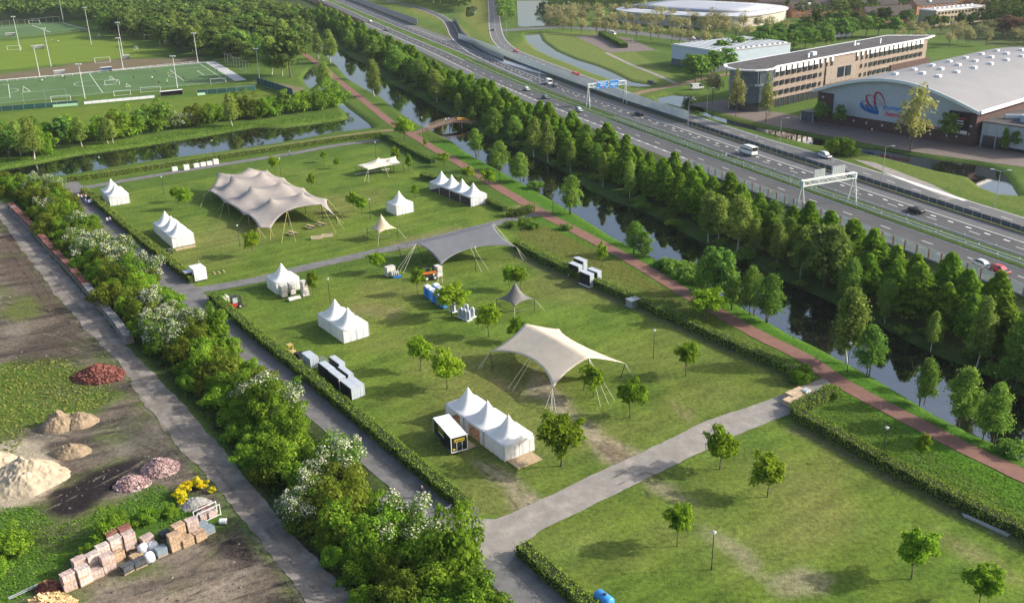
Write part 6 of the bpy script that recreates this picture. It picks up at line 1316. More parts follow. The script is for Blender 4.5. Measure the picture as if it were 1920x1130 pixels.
# ---- street lamps along the roads
def streetlamp(px, label, h=9.0, double=False, rz=0.0):
    t = thing('street_lamp', label, 'street lamp', (*G(*px)[:2], 0), rz, 'road lighting columns'); MB().tube((0, 0, 0), (0, 0, h), .09, .06, 8).build('column', GALV, t)
    for s in ((1, -1) if double else (1,)): a = MB().tube((0, 0, h), (s*1.5, 0, h+.35), .05).build('arm', GALV, t); MB().box((s*1.8, 0, h+.38), (.8, .28, .12)).build('lantern', WHITEP, a)
for q, d in (((1653, 339), 0), ((1461, 279), 0), ((1864, 391), 1), ((1290, 240), 0), ((1325, 215), 0), ((950, 70), 0), ((1186, 95), 0), ((1012, 165), 0)):
    streetlamp(q, 'tall double-armed street lamp at the junction beside the moat' if d else 'tall single-armed street lamp beside the roads', 9, bool(d), R(-20))
# ---- cars
def carmesh():
    """side stations: x, z bottom, z belt, z roof, half width low, half width roof"""
PROF = dict(
 hatch=[(-1.85, .45, .85, .86, .70, .70), (-1.80, .30, .95, 1.25, .78, .62), (-1.35, .28, .95, 1.47, .82, .62), (-.4, .28, .93, 1.50, .83, .62), (.25, .28, .92, 1.42, .83, .60), (.95, .28, .90, .93, .82, .74), (1.6, .28, .78, .79, .78, .74), (1.85, .38, .62, .63, .64, .62)],
 sedan=[(-2.2, .45, .85, .86, .72, .70), (-2.1, .30, .95, .98, .80, .74), (-1.55, .28, .97, 1.05, .85, .70), (-.95, .28, .95, 1.42, .86, .62), (-.1, .28, .94, 1.46, .86, .62), (.55, .28, .92, 1.32, .86, .62), (1.15, .28, .90, .93, .85, .76), (1.95, .28, .76, .77, .80, .76), (2.2, .40, .62, .63, .66, .64)],
 suv=[(-2.15, .5, 1.0, 1.02, .76, .74), (-2.1, .36, 1.08, 1.50, .84, .66), (-1.6, .34, 1.08, 1.68, .90, .68), (-.3, .34, 1.06, 1.72, .90, .68), (.45, .34, 1.05, 1.62, .90, .66), (1.1, .34, 1.02, 1.06, .88, .78), (1.9, .34, .90, .91, .84, .80), (2.15, .45, .74, .75, .70, .68)],
 van=[(-2.6, .5, 1.25, 2.2, .92, .84), (-2.55, .36, 1.25, 2.35, .96, .86), (-1.0, .34, 1.25, 2.38, .97, .86), (1.0, .34, 1.22, 2.36, .97, .86), (1.5, .34, 1.20, 2.05, .96, .82), (2.0, .34, 1.12, 1.14, .94, .86), (2.5, .36, .92, .93, .88, .84), (2.62, .45, .75, .76, .74, .72)],
 camper=[(-3.0, .55, 1.5, 2.65, 1.08, 1.02), (-2.95, .42, 1.5, 2.75, 1.12, 1.04), (-1.0, .40, 1.5, 2.80, 1.12, 1.02), (1.4, .40, 1.5, 2.72, 1.10, .98), (2.2, .40, 1.45, 2.35, 1.06, .92), (2.75, .40, 1.38, 1.42, 1.0, .92), (2.95, .5, 1.1, 1.12, .92, .88)])
CARP = {}
def carpaint(n_, c_):
    m_ = pm('car_'+n_, c_, .28, .06, 1, spec=.6); return m_
def car(kind, xy, rz, paint, label, group='vehicles on the roads', z=.06):
    key = (kind, paint.name)
    if key not in CARP:
        P = PROF[kind]; body = MB(); glass = MB(); roof = MB(); rings = []; 
        for x, zb, zt, zr, wl, wr in P:
            rings.append([(x, -wl*.92, zb), (x, wl*.92, zb), (x, wl, zb+(zt-zb)*.45), (x, wl*.97, zt), (x, -wl*.97, zt), (x, -wl, zb+(zt-zb)*.45)])
        body.loft(rings)
        gh = [s for s in P if s[3] > s[2]+.02]; i0 = P.index(gh[0]); i1 = P.index(gh[-1])
        seq = ([P[i0-1]] if i0 > 0 else [])+gh+([P[i1+1]] if i1+1 < len(P) else [])
        rg = []; rf = []
        for k, (x, zb, zt, zr, wl, wr) in enumerate(seq):
            top = max(zr, zt+.015); rg.append([(x, -wl*.93, zt-.01), (x, wl*.93, zt-.01), (x, wr, top-.05 if top > zt+.1 else top), (x, -wr, top-.05 if top > zt+.1 else top)])
        glass.loft(rg)
        rr = [(x, -wr*1.0, zr-.05, zr) for x, zb, zt, zr, wl, wr in gh]
        rgf = [[(x, -s_[5]*1.02, s_[3]-.07), (x, s_[5]*1.02, s_[3]-.07), (x, s_[5]*.9, s_[3]), (x, -s_[5]*.9, s_[3])] for x, s_ in [(s[0], s) for s in gh]]
        roof.loft(rgf)
        pil = MB()
        for s_ in (gh[1], gh[len(gh)//2], gh[-1]):
            for sg in (-1, 1): pil.tube((s_[0], sg*s_[4]*.935, s_[2]), (s_[0]-.05, sg*s_[5]*1.02, s_[3]-.05), .045, .04, 5)
        if kind in ('van', 'camper'):
            for sg in (-1, 1): pil.box((-1.1 if kind == 'van' else -.2, sg*.91 if kind == 'van' else sg*1.08, 1.72 if kind == 'van' else 2.25), (2.9 if kind == 'van' else 5.0, .06, .85 if kind == 'van' else .55))
        CARP[key] = [('body', body.mesh('body', paint, False)), ('windows', glass.mesh('windows', GLASS)), ('roof', roof.mesh('roof', paint)), ('pillars', pil.mesh('pillars', paint))]
        lx = P[-1][0]; hx = P[0][0]; wl = P[-2][4]; zz = P[-2][2]-.14
        CARP[key] += [('headlight', MB().box((lx-.12, s*wl*.72, zz), (.14, .3, .16)).mesh('headlight', WHITEP)) for s in (-1, 1)]
        CARP[key] += [('tail_light', MB().box((hx+.08, s*wl*.80, P[1][2]-.12), (.10, .22, .22)).mesh('tail_light', pm('tail_red', (.4, .02, .02), .3))) for s in (-1, 1)]
        CARP[key] += [('bumper', MB().box((lx-.02, 0, .42), (.12, wl*1.5, .16)).mesh('bumper', DARKM))]
        wr_ = .32 if kind not in ('van', 'camper') else .36; CARP[key].append(('W', [(P[1][0]+.62, 1), (P[-2][0]-.42, 1), wr_, P[3][4]]))
    t = thing({'van': 'van', 'camper': 'camper_van'}.get(kind, 'car'), label, {'van': 'van', 'camper': 'camper'}.get(kind, 'car'), (xy[0], xy[1], z), rz, group)
    for nm, me in CARP[key]:
        if nm != 'W': link(bpy.data.objects.new(nm, me), t)
        else:
            for (x, _) in me[:2]:
                for s in (-1, 1):
                    y = s*(me[3]-.09); o = MB().tube((x, y-.1, me[2]), (x, y+.1, me[2]), me[2], me[2], 14).build('wheel', RUB, t); MB().tube((x, y-.115, me[2]), (x, y+.115, me[2]), me[2]*.6, me[2]*.6, 10).build('rim', pm('rim_grey', (.5, .5, .5)), o)
    return t
WHC = carpaint('white', (.76, .76, .75)); BLC = carpaint('black', (.015, .016, .02)); SIL = carpaint('silver', (.46, .49, .51)); RDC = carpaint('red', (.42, .02, .035)); GRC = carpaint('grey', (.13, .14, .15)); BLUC = carpaint('blue', (.05, .10, .22))
def hcar(kind, px, o, paint, label, away):
    p_, a = at_axis(o, px); return car(kind, p_, a if away else a+math.pi, paint, label, 'vehicles on the motorway', .07)
hcar('hatch', (1874, 512), 8.2, RDC, 'small red hatchback on the camera-side carriageway', False); hcar('sedan', (1830, 503), 8.6, SIL, 'silver car driving just behind the red hatchback', False)
hcar('sedan', (1708, 400), -7.6, BLC, 'black car on the far carriageway past the pale gantry', True); hcar('camper', (1402, 290), -8.6, WHC, 'white camper van with dark windows on the far carriageway', True)
hcar('sedan', (1204, 216), -10.0, BLC, 'black car on the far carriageway below the blue signs', True); hcar('van', (1030, 158), -8.4, WHC, 'white van on the far carriageway ahead of the dark car', True); hcar('sedan', (1040, 163), -8.6, GRC, 'dark car close behind the white van', True)
hcar('hatch', (990, 170), 5.0, SIL, 'silver hatchback on the camera-side carriageway beyond the limes', False); hcar('sedan', (1017, 186), 5.4, GRC, 'grey car half hidden by the limes on the motorway', False); hcar('hatch', (1083, 210), 5.2, SIL, 'pale car mostly hidden behind the lime tops', False)
hcar('sedan', (701, 42), 6.0, WHC, 'white car far along the motorway', False); hcar('suv', (727, 58), 7.6, GRC, 'dark pickup-like car far along the motorway', False); hcar('van', (613, 2), 6, WHC, 'tiny white van at the far end of the motorway', False)
def pxcar(kind, px, px2, paint, label):
    a = G(*px)[:2]; d = G(*px2)[:2]-a; car(kind, a, math.atan2(d[1], d[0]), paint, label, 'vehicles on the side roads')
pxcar('suv', (1547, 296), (1600, 314), WHC, 'white SUV on the parallel road beside the moat'); pxcar('van', (1080, 146), (1100, 153), RDC, 'red van behind the glass screen on the parallel road'); pxcar('hatch', (967, 98), (985, 106), RDC, 'small red car where the side road meets the glass screen')
pxcar('sedan', (924, 58), (926, 40), GRC, 'grey car waiting at the side road junction')
for q, k_, pc, l_ in (((1262, 66), 'suv', SIL, 'silver car on the town road'), ((1298, 74), 'sedan', WHC, 'white car parked by the town road'), ((1310, 74), 'sedan', GRC, 'grey car parked beside the white one on the town road'), ((1340, 77), 'hatch', RDC, 'dark red car farther along the town road'), ((1148, 66), 'van', WHC, 'white van parked by the hedge on the parking lot')):
    pxcar(k_, q, (q[0]+20, q[1]+2.6), pc, l_)
pxcar('sedan', (535, 399), (560, 392), WHC, 'white car parked under the taupe stretch tent')
pxcar('van', (1307, 168), (1330, 166), WHC, 'white caravan parked beside the cycle track bridge'); pxcar('hatch', (1222, 158), (1235, 160), BLC, 'dark covered boat-like car at the water edge')
t = thing('road_sign', 'round white sign on the planted median before the camper van', 'sign', (*at_axis(.6, (1371, 298))[0], 0), R(-65)); MB().tube((0, 0, 0), (0, 0, 1.2), .05).build('post', GALV, t); MB().tube((0, -.03, 1.5), (0, .03, 1.5), .45, .45, 18).build('disc', WHITEP, t)
for q in ((1417, 268), (1560, 315)): t = thing('road_sign', 'pale square sign behind the low motorway barrier', 'sign', (*G(*q)[:2], 0), R(-60), 'square road signs'); MB().tube((0, 0, 0), (0, 0, 2.0), .05).build('post', GALV, t); MB().box((0, 0, 2.0), (.9, .06, 1.0)).build('board', WHITEP, t)

# ================================================================== BUILDINGS
BRK = pm('office_brick', (.29, .232, .19), .85, .12, .8, .1); WFR = pm('white_panel', (.80, .80, .80), .5, .04); GLS = pm('window_glass', (.025, .035, .045), .06, .2, .6, spec=.8); BRKD = pm('hall_dark_brick', (.085, .048, .045), .85, .2, 1.5, .15); CLAD = pm('hall_cladding', (.38, .42, .45), .5, .05, .6); ROOFD = pm('bitumen_roof', (.075, .072, .072), .9, .2, .3); MEMB = pm('hall_membrane', (.245, .243, .25), .7, .06, .15); BLUG = pm('blue_grey_glass', (.07, .10, .125), .18, .15, .5, spec=.6); GRYB = pm('grey_brick', (.30, .25, .21), .85, .12, 1)
# ---- office: long block with a rounded glazed end
o0 = G(1447, 203)[:2]; o1 = G(1741, 73, 14.2)[:2]; od = o1-o0; OL = float(np.linalg.norm(od)); orz = math.atan2(od[1], od[0]); OD = 15.5; OH = 14.2
T_ = thing('office_building', 'long brick office block with white upper panels and rounded glazed end', 'building', (*o0, 0), orz)
MB().box((OL/2, OD/2+.15, OH/2), (OL, OD-.3, OH-.02)).build('wall', BRK, T_)
MB().box((OL/2, -.02, 1.6), (OL-.4, .14, 3.0)).build('ground_floor_glazing', GLS, T_)
MB().box((OL*.405, -.05, 7.6), (OL*.20, .10, 6.6)).build('grey_brick_bay', GRYB, T_); MB().box((OL*.42, -.12, 8.0), (9.0, .14, 3.8)).build('entrance_window', GLS, T_)
MB().box((OL*.42, -.2, 8.0), (.16, .1, 3.8)).build('mullion', WFR, T_)
nw = 30
wgl = MB().box((0, 0, 0), (2.05, .12, 1.65)).mesh('window', GLS); wfr = MB().box((0, 0, 0), (.08, .16, 1.65)).mesh('mullion', BRKD); wup = MB().box((0, 0, 0), (2.35, .14, 1.5)).mesh('white_panel', WFR); wsl = MB().box((0, 0, 0), (.75, .12, 1.5)).mesh('window', GLS)
for fl, z in enumerate((5.2, 8.6, 11.8)):
    for k in range(nw):
        x = 1.6+k*(OL-3.0)/nw
        if fl == 1 and .36 < x/OL < .50: continue
        if fl == 2 and .34 < x/OL < .48: continue
        nar = .26 < x/OL < .58
        ow = link(bpy.data.objects.new('window', wsl if nar else wgl), T_); ow.location = (x, -.03, z)
        link(bpy.data.objects.new('mullion', wfr), ow)
        if fl == 2:
            up_ = link(bpy.data.objects.new('white_panel', wup), T_); up_.location = (x, -.05, z+1.60); up_.scale = (.5 if nar else 1, 1, 1)
for k in range(22): MB().box((1.0+k*3.0, -.12, 1.6), (.35, .12, 3.0)).build('pier', BRKD, T_)
rpoly = [G(*q, 14.9)[:2]-o0 for q in ((1365, 118), (1372, 122), (1381, 126), (1396, 129.5), (1412, 131), (1428, 130), (1443, 128), (1742, 72.5), (1775, 64), (1683, 62.5))]
ca_, sa_ = math.cos(-orz), math.sin(-orz); rl = [(p[0]*ca_-p[1]*sa_, p[0]*sa_+p[1]*ca_) for p in rpoly]
rl = [(-14.3, 8.0), (-13.8, 3.0), (-11.8, -.8), (-8.5, -2.6), (-4.5, -2.8), (-1.0, -1.2), (1.2, -.3), (OL+.5, -.3), (OL+8.0, 1.5), (OL-4.0, OD+.9), (-8.5, OD+.6), (-12.6, 12.2)]
rf_ = MB().prism(rl, 14.35, 14.85).build('roof', WFR, T_); cx_, cy_ = np.mean(rl, 0)
MB().prism([(cx_+(p[0]-cx_)*.972, cy_+(p[1]-cy_)*.90) for p in rl], 14.853, 14.93).build('roof_felt', ROOFD, rf_)
ge_ = [(.2, .6), (-2.5, -1.2), (-6.0, -2.0), (-9.5, -1.2), (-12.0, 1.5), (-13.0, 5.5), (-12.0, 10.0), (-8.0, 13.5), (.2, 14.6)]
MB().prism(ge_, 3.2, 14.30).build('glazed_end', BLUG, T_); MB().prism([(p[0]*.95, p[1]*.95+.3) for p in ge_], 0, 3.2).build('glazed_end_base', GLS, T_)
def ring_at(z, k_, nm, m_, hh): MB().prism([(-.5+(p[0]+.5)*k_, 6.5+(p[1]-6.5)*k_) for p in ge_], z, z+hh).build(nm, m_, T_)
ring_at(8.9, 1.02, 'lettering_band', pm('band_blue', (.10, .14, .18), .3, .1), .9)
for i, (x, y) in enumerate(((-5.0, -2.15), (-5.9, -2.28), (-6.8, -2.2), (-8.3, -1.85), (-9.2, -1.6), (-10.0, -1.15), (-10.7, -.4))): MB().box((x, y, 9.4), (.55, .12, .62), R(-10*i)).build('letter', WHITEP, T_)
for k in range(9): MB().box((-1.2-k*1.2, -1.6+.1*abs(k-4), 11.8), (.06, .2, 4.9)).build('glazing_bar', GALV, T_)
for x, y, d in ((30, 5, (2.2, 1.6, 1.3)), (24, 3, (.6, .6, 1.6)), (62, 8, (.7, .7, 1.8)), (66, 9, (1.8, .6, .5)), (74, 4, (.5, .5, 2.0))): MB().box((x, y, 14.9+d[2]/2), d).build('roof_unit', WFR, rf_)
# ---- sports hall with an arched roof
h0, h1 = G(1529, 228)[:2], G(1823, 276)[:2]; hd_ = h1-h0; HL = float(np.linalg.norm(hd_)); hrz = math.atan2(hd_[1], hd_[0]); HD = 92.0
T_ = thing('sports_hall', 'large sports hall with arched grey roof and red and blue emblem', 'building', (*h0, 0), hrz)
def archz(u): return 10.0+6.9*math.sin(math.pi*min(1, max(0, u*.96+.02)))**1.0-.8*u*(1-u)
MB().box((HL/2, HD/2+.1, 5.0), (HL, HD, 10.0)).build('wall', BRKD, T_)
n = 28; fa = [(HL*k/n, archz(k/n)-.5) for k in range(n+1)]
v = [(x, .0, 9.9) for x, z in fa]+[(x, .0, z) for x, z in fa]+[(x, 1.0, 9.9) for x, z in fa]+[(x, 1.0, z) for x, z in fa]; q = n+1
f = [(k, k+1, q+k+1, q+k) for k in range(n)]+[(2*q+k+1, 2*q+k, 3*q+k, 3*q+k+1) for k in range(n)]; MB().add(v, f).build('gable', CLAD, T_)
cl0, cl1 = HL*.115, HL*.845
ncl = 24
for k in range(ncl):
    x0 = cl0+(cl1-cl0)*k/ncl; x1 = cl0+(cl1-cl0)*(k+1)/ncl
    MB().box(((x0+x1)/2, -.06, 6.8), (x1-x0-.03, .14, 6.3)).build('cladding_panel', CLAD, T_)
rings = []
for y in (-1.6, HD+1):
    top = [(-1.2+(HL+2.4)*k/n, y, archz(k/n)+.25) for k in range(n+1)]; bot = [(-1.2+(HL+2.4)*k/n, y, archz(k/n)-.45) for k in range(n, -1, -1)]; rings.append(top+bot)
MB().loft(rings).build('roof', MEMB, T_, False)
tr_ = MB(); top = [(-1.25+(HL+2.5)*k/n, archz(k/n)) for k in range(n+1)]
for k in range(n):
    a, b_ = top[k], top[k+1]; tr_.add([(a[0], -1.75, a[1]-.6), (b_[0], -1.75, b_[1]-.6), (b_[0], -1.75, b_[1]+.32), (a[0], -1.75, a[1]+.32), (a[0], -1.45, a[1]-.6), (b_[0], -1.45, b_[1]-.6), (b_[0], -1.45, b_[1]+.32), (a[0], -1.45, a[1]+.32)], [(0, 1, 2, 3), (3, 2, 6, 7), (1, 0, 4, 5)])
tr_.build('roof_fascia', pm('fascia', (.62, .68, .68), .4, .04), T_)
MB().box((HL+1.3, HD/2, archz(1)+.05), (.5, HD+2, 1.0)).build('roof_fascia', WFR, T_)
rk = MB().box((0, 0, .35), (1.6, 1.6, .7), taper=.85).mesh('skylight', WHITEP)
for row, u in ((0, .40), (1, .62), (2, .52)):
    for k in range(7):
        o = link(bpy.data.objects.new('skylight', rk), T_); y = 9+k*11.5+(5 if row else 0)
        o.location = (HL*u, y, archz(u)+.25)
for x, z in ((2.0, 8.4), (3.4, 5.2), (1.5, 2.6), (9.5, 2.2), (14, 2.3), (18.5, 2.2), (24, 2.2), (29, 2.0), (34.5, 2.1), (40, 1.9), (45, 2.2), (48, 2.4), (51.8, 6.0), (51.5, 3.6), (50.5, 8.6)): MB().tube((x, -.02, z), (x, -.12, z), .38, .38, 14).build('round_window', pm('porthole', (.45, .42, .42), .4, .1), T_)
BLK = pm('poster_black', (.012, .013, .016), .5, .1); PRED = pm('emblem_red', (.60, .03, .07), .5, .05); PBLU = pm('emblem_blue', (.03, .20, .55), .5, .05); PBL2 = pm('emblem_light_blue', (.28, .45, .66), .5, .05)
po = MB().box((HL*.905, -.14, 6.5), (6.6, .12, 6.2)).build('poster', BLK, T_)
for u, w_, z, m_ in ((-.05, 4.2, 7.9, PRED), (-.25, 3.2, 7.1, WHITEP), (-.2, 3.4, 6.3, WHITEP)): MB().box((HL*.905+u, -.23, z), (w_, .05, .42)).build('poster_line', m_, po)
MB().box((HL*.89, -.24, 3.9), (7.4, .1, 1.0)).build('white_banner', WHITEP, T_); MB().box((HL*.905-3.2, -.23, 6.3), (.25, .06, 5.4), 0).build('poster_edge', WHITEP, po)
# emblem: swept bands laid on the cladding
def band(pts, w0, w1, m_, nm, dy):
    pts = catmull(pts, 8); n_ = len(pts); tt = np.gradient(pts, axis=0); tt /= np.linalg.norm(tt, axis=1)[:, None]; nn_ = np.stack([-tt[:, 1], tt[:, 0]], 1)
    w_ = (w0+(w1-w0)*np.linspace(0, 1, n_))[:, None]/2; A, B_ = pts+nn_*w_, pts-nn_*w_; mb_ = MB()
    for i in range(n_-1): mb_.add([(A[i][0], dy, A[i][1]), (A[i+1][0], dy, A[i+1][1]), (B_[i+1][0], dy, B_[i+1][1]), (B_[i][0], dy, B_[i][1]), (A[i][0], dy+.04, A[i][1]), (A[i+1][0], dy+.04, A[i+1][1]), (B_[i+1][0], dy+.04, B_[i+1][1]), (B_[i][0], dy+.04, B_[i][1])], [(0, 1, 2, 3), (3, 2, 1, 0), (0, 4, 5, 1), (3, 7, 6, 2)])
    return mb_.build(nm, m_, EMB)
EMB = MB().box((20.0, -.17, 4.45), (7.5, .05, .04)).build('emblem', PBLU, T_)
ex0, ez0 = 13.6, 4.2
def EP(l_): return [np.array([ex0+a*.0106, ez0+(1130-b_)*.0097-1.5]) for a, b_ in l_]
band(EP([(380, 480), (250, 500), (200, 580), (230, 680), (400, 780), (620, 820), (820, 830)]), .25, .5, PBLU, 'emblem_band', -.20)
band(EP([(260, 560), (320, 690), (500, 780), (800, 800)]), .9, .6, PBLU, 'emblem_band', -.21)
band(EP([(360, 600), (480, 700), (640, 770), (800, 800)]), .9, .5, PBLU, 'emblem_band', -.22)
band(EP([(520, 600), (620, 680), (800, 780)]), .9, .5, PBLU, 'emblem_band', -.23); band(EP([(690, 580), (740, 680), (820, 800)]), 1.0, .5, PBLU, 'emblem_band', -.24)
band(EP([(300, 580), (360, 650), (420, 700)]), .3, .1, PBL2, 'emblem_highlight', -.26); band(EP([(600, 560), (680, 680), (730, 740)]), .3, .08, PBL2, 'emblem_highlight', -.26)
band(EP([(540, 620), (470, 560), (400, 440), (370, 360), (390, 290), (450, 265), (600, 290)]), .75, .12, PRED, 'emblem_band', -.28)
band(EP([(690, 560), (660, 440), (640, 300), (660, 200), (720, 150), (800, 170), (900, 280), (980, 420), (1030, 590)]), .75, .14, PRED, 'emblem_band', -.29)
band(EP([(720, 350), (850, 440), (960, 560)]), .10, .06, PRED, 'emblem_band', -.28); band(EP([(560, 470), (750, 500), (960, 580)]), .10, .08, PBLU, 'emblem_band', -.25)
def text(s, x, z, size, m_, nm, parent, y=-.2, shear=.25):
    cu = bpy.data.curves.new('t', 'FONT'); cu.body = s; cu.size = size; cu.extrude = .03; cu.shear = shear; cu.offset = .03
    o = bpy.data.objects.new('tmp', cu); COL.objects.link(o); dg = bpy.context.evaluated_depsgraph_get(); dg.update(); me = bpy.data.meshes.new_from_object(o.evaluated_get(dg)); bpy.data.objects.remove(o)
    me.name = nm; me.materials.clear(); me.materials.append(m_); o = link(bpy.data.objects.new(nm, me), parent); o.location = (x, y, z); o.rotation_euler = (R(90), 0, 0); return o
text('sportstad', 23.4, 7.4, 2.0, PBLU, 'lettering', T_); text('heerenveen', 24.4, 5.4, 2.2, PRED, 'lettering', T_)
for x, w_ in ((30.5, 3.0), (40.5, 4.2)): MB().box((x, -.17, 4.05), (w_, .05, .45)).build('red_caption', PRED, T_)
# annex right of the hall
T_ = thing('hall_annex', 'low blue-grey clad annex at the side of the sports hall', 'building', (*h1, 0), hrz)
MB().box((10.5, 14, 4.2), (19, 24, 6.2)).build('upper_wall', CLAD, T_); MB().box((10.5, 14.3, .7), (18, 23, 1.2)).build('lower_wall', GLS, T_); MB().box((10.5, 14, 7.45), (19.6, 24.6, .3)).build('roof', ROOFD, T_)
for x in (1.4, 5.5): MB().box((x, 1.9, 2.2), (.25, .3, 4.4)).build('column', GALV, T_)
MB().box((4.5, 1.93, 1.9), (5.5, .1, 3.4)).build('entrance_glazing', GLS, T_); MB().box((13, 12, 8.6), (8, 9, 2.0)).build('plant_room', pm('plant_blue', (.35, .45, .55), .4, .1), T_); MB().tube((4, 9, 8.0), (9, 12, 8.2), 1.0, 1.0, 14).build('duct', GALV, T_)
for k in range(6): MB().box((2.5+3*k, 1.92, 5.2), (.08, .1, 3.8)).build('cladding_joint', GALV, T_)
T_ = thing('link_block', 'dark plant deck between hall and office', 'building', (*G(1620, 150)[:2], 0), orz); MB().box((18, -4, 3.2), (30, 11, 6.4)).build('wall', BRKD, T_)
for x in (8, 14, 21, 27): MB().box((x, -4, 7.0), (3.5, 4, 1.4)).build('roof_unit', GALV, T_)
# glass pavilion / bicycle shelter in front of office
T_ = thing('entrance_canopy', 'small dark glass entrance canopy between office and hall', 'canopy', (*G(1518, 226)[:2], 0), hrz); MB().box((0, 0, 3.1), (5, 4, .2)).build('roof', DARKM, T_); MB().box((0, 0, 1.5), (4.6, 3.6, 2.9)).build('glazing', BLUG, T_)
for x in (-2.3, 2.3):
    for y in (-1.8, 1.8): MB().box((x, y, 1.5), (.12, .12, 3.0)).build('post', WHITEP, T_)
# ---- low shed with corrugated roof
s0 = G(1258, 121)[:2]; s1 = G(1396, 70, 8.6)[:2]; d = s1-s0; SLn = float(np.linalg.norm(d)); srz = math.atan2(d[1], d[0])
T_ = thing('grey_shed', 'low blue-grey shed with ribbed shed roof behind dark trees', 'building', (*s0, 0), srz); WS = 30.0
MB().box((SLn/2, -WS/2, 5.7), (SLn, WS, 5.6)).build('upper_wall', pm('shed_blue', (.40, .48, .56), .5, .06, .5), T_); MB().box((SLn/2, -WS/2, 1.45), (SLn-.3, WS-.3, 2.9)).build('plinth', DKCONC, T_); MB().box((SLn/2, -WS/2, 8.62), (SLn+.5, WS+.5, .3)).build('roof', pm('shed_roof', (.40, .41, .42), .6, .1, .4), T_)
for k in range(14): MB().prism([(SLn*k/14, -1), (SLn*(k+.5)/14, -1), (SLn*(k+.5)/14, -WS+1), (SLn*k/14, -WS+1)], 8.78, 9.4).build('skylight_ridge', pm('ridge_grey', (.55, .57, .58), .5, .1), T_)
# ---- oval arena far behind
ac = (G(1200, 28)[:2]+G(1440, 46)[:2])/2; adx = G(1445, 46)[:2]-G(1195, 30)[:2]; AL = float(np.linalg.norm(adx))/2
T_ = thing('oval_arena', 'wide low arena with a pale rounded roof behind budding trees', 'building', (*ac, 0), math.atan2(adx[1], adx[0]))
def oval(a, b_, z): return [(a*math.copysign(abs(math.cos(t))**.62, math.cos(t)), b_*math.copysign(abs(math.sin(t))**.62, math.sin(t)), z) for t in np.linspace(0, 2*math.pi, 48, endpoint=False)]
MB().loft([oval(AL, 42, 0), oval(AL, 42, 6.2)]).build('wall', pm('arena_wall', (.48, .44, .38), .8, .1, .3), T_); MB().loft([oval(AL+1, 43, 6.2), oval(AL+1, 43, 7.0), oval(AL*.93, 36, 8.0), oval(AL*.90, 33, 8.05)]).build('roof_rim', pm('arena_rim', (.50, .51, .54), .45, .06, .2), T_); MB().loft([oval(AL*.90, 33, 8.06), oval(AL*.6, 20, 9.2), oval(AL*.2, 6, 9.6)]).build('roof', pm('arena_roof', (.36, .375, .42), .45, .08, .1), T_, True)
# ---- block of flats and houses
f0 = G(1752, 50)[:2]; f1 = G(1852, 13.5, 8.0)[:2]; d = f1-f0; FL = float(np.linalg.norm(d)); frz = math.atan2(d[1], d[0])
T_ = thing('flats', 'long pale brick block of flats with flat roof', 'building', (*f0, 0), frz); YB = pm('yellow_brick', (.46, .37, .25), .85, .1, .5)
MB().box((FL/2, 6, 4.2), (FL, 12, 8.4)).build('wall', YB, T_); MB().box((FL/2, 6, 8.6), (FL+.6, 12.6, .5)).build('roof', WFR, T_); MB().box((FL/2, 6, 8.9), (FL-.4, 11.6, .15)).build('roof_gravel', pm('roof_gravel', (.42, .41, .40), .9, .15, .3), T_)
ww = MB().box((0, 0, 0), (1.8, .15, 1.2)).mesh('window', GLS)
for fl in range(3):
    for k in range(14): link(bpy.data.objects.new('window', ww), T_).location = (2.5+k*(FL-4)/14, -.03, 1.6+2.7*fl)
for k in range(9): MB().box((5+k*(FL-8)/9, 6, 9.4), (1.4, 1.2, 1.0)).build('chimney', WFR, T_)
TILE = pm('dark_roof_tiles', (.075, .062, .058), .85, .2, 1.0, .2); OBR = pm('orange_brick', (.46, .22, .12), .85, .15, .8)
def house(px, ln, wd, he, hr, rz, label):
    t = thing('house', label, 'house', (*G(*px)[:2], 0), rz); MB().box((0, 0, he/2), (ln, wd, he)).build('wall', OBR, t)
    g = MB()
    for s in (-1, 1): g.add([(s*ln/2, -wd/2, he), (s*ln/2, wd/2, he), (s*ln/2, 0, hr), (s*(ln/2-.2), -wd/2, he), (s*(ln/2-.2), wd/2, he), (s*(ln/2-.2), 0, hr)], [(0, 1, 2), (3, 5, 4), (0, 2, 5, 3), (1, 4, 5, 2)])
    g.build('gable', OBR, t)
    rf = MB()
    for s in (-1, 1): rf.add([(-ln/2-.3, s*(wd/2+.3), he-.2), (ln/2+.3, s*(wd/2+.3), he-.2), (ln/2+.3, 0, hr+.1), (-ln/2-.3, 0, hr+.1), (-ln/2-.3, s*(wd/2+.3), he-.45), (ln/2+.3, s*(wd/2+.3), he-.45), (ln/2+.3, 0, hr-.15), (-ln/2-.3, 0, hr-.15)], [(0, 1, 2, 3), (7, 6, 5, 4), (0, 4, 5, 1), (1, 5, 6, 2), (0, 3, 7, 4)])
    r_ = rf.build('roof', TILE, t); MB().box((ln*.3, .6, hr+.2), (.7, .7, 1.4)).build('chimney', OBR, r_); MB().box((-ln*.15, -wd*.3, (he+hr)/2+.3), (1.8, 1.6, 1.3)).build('dormer', WFR, r_)
    for x in np.linspace(-ln*.38, ln*.38, max(2, int(ln/4))):
        for z in (1.5, he-1.3):
            w_ = MB().box((x, -wd/2-.04, z), (1.5, .12, 1.1)).build('window', WFR, t); MB().box((x, -wd/2-.10, z), (1.25, .08, .85)).build('pane', GLS, w_)
    return t
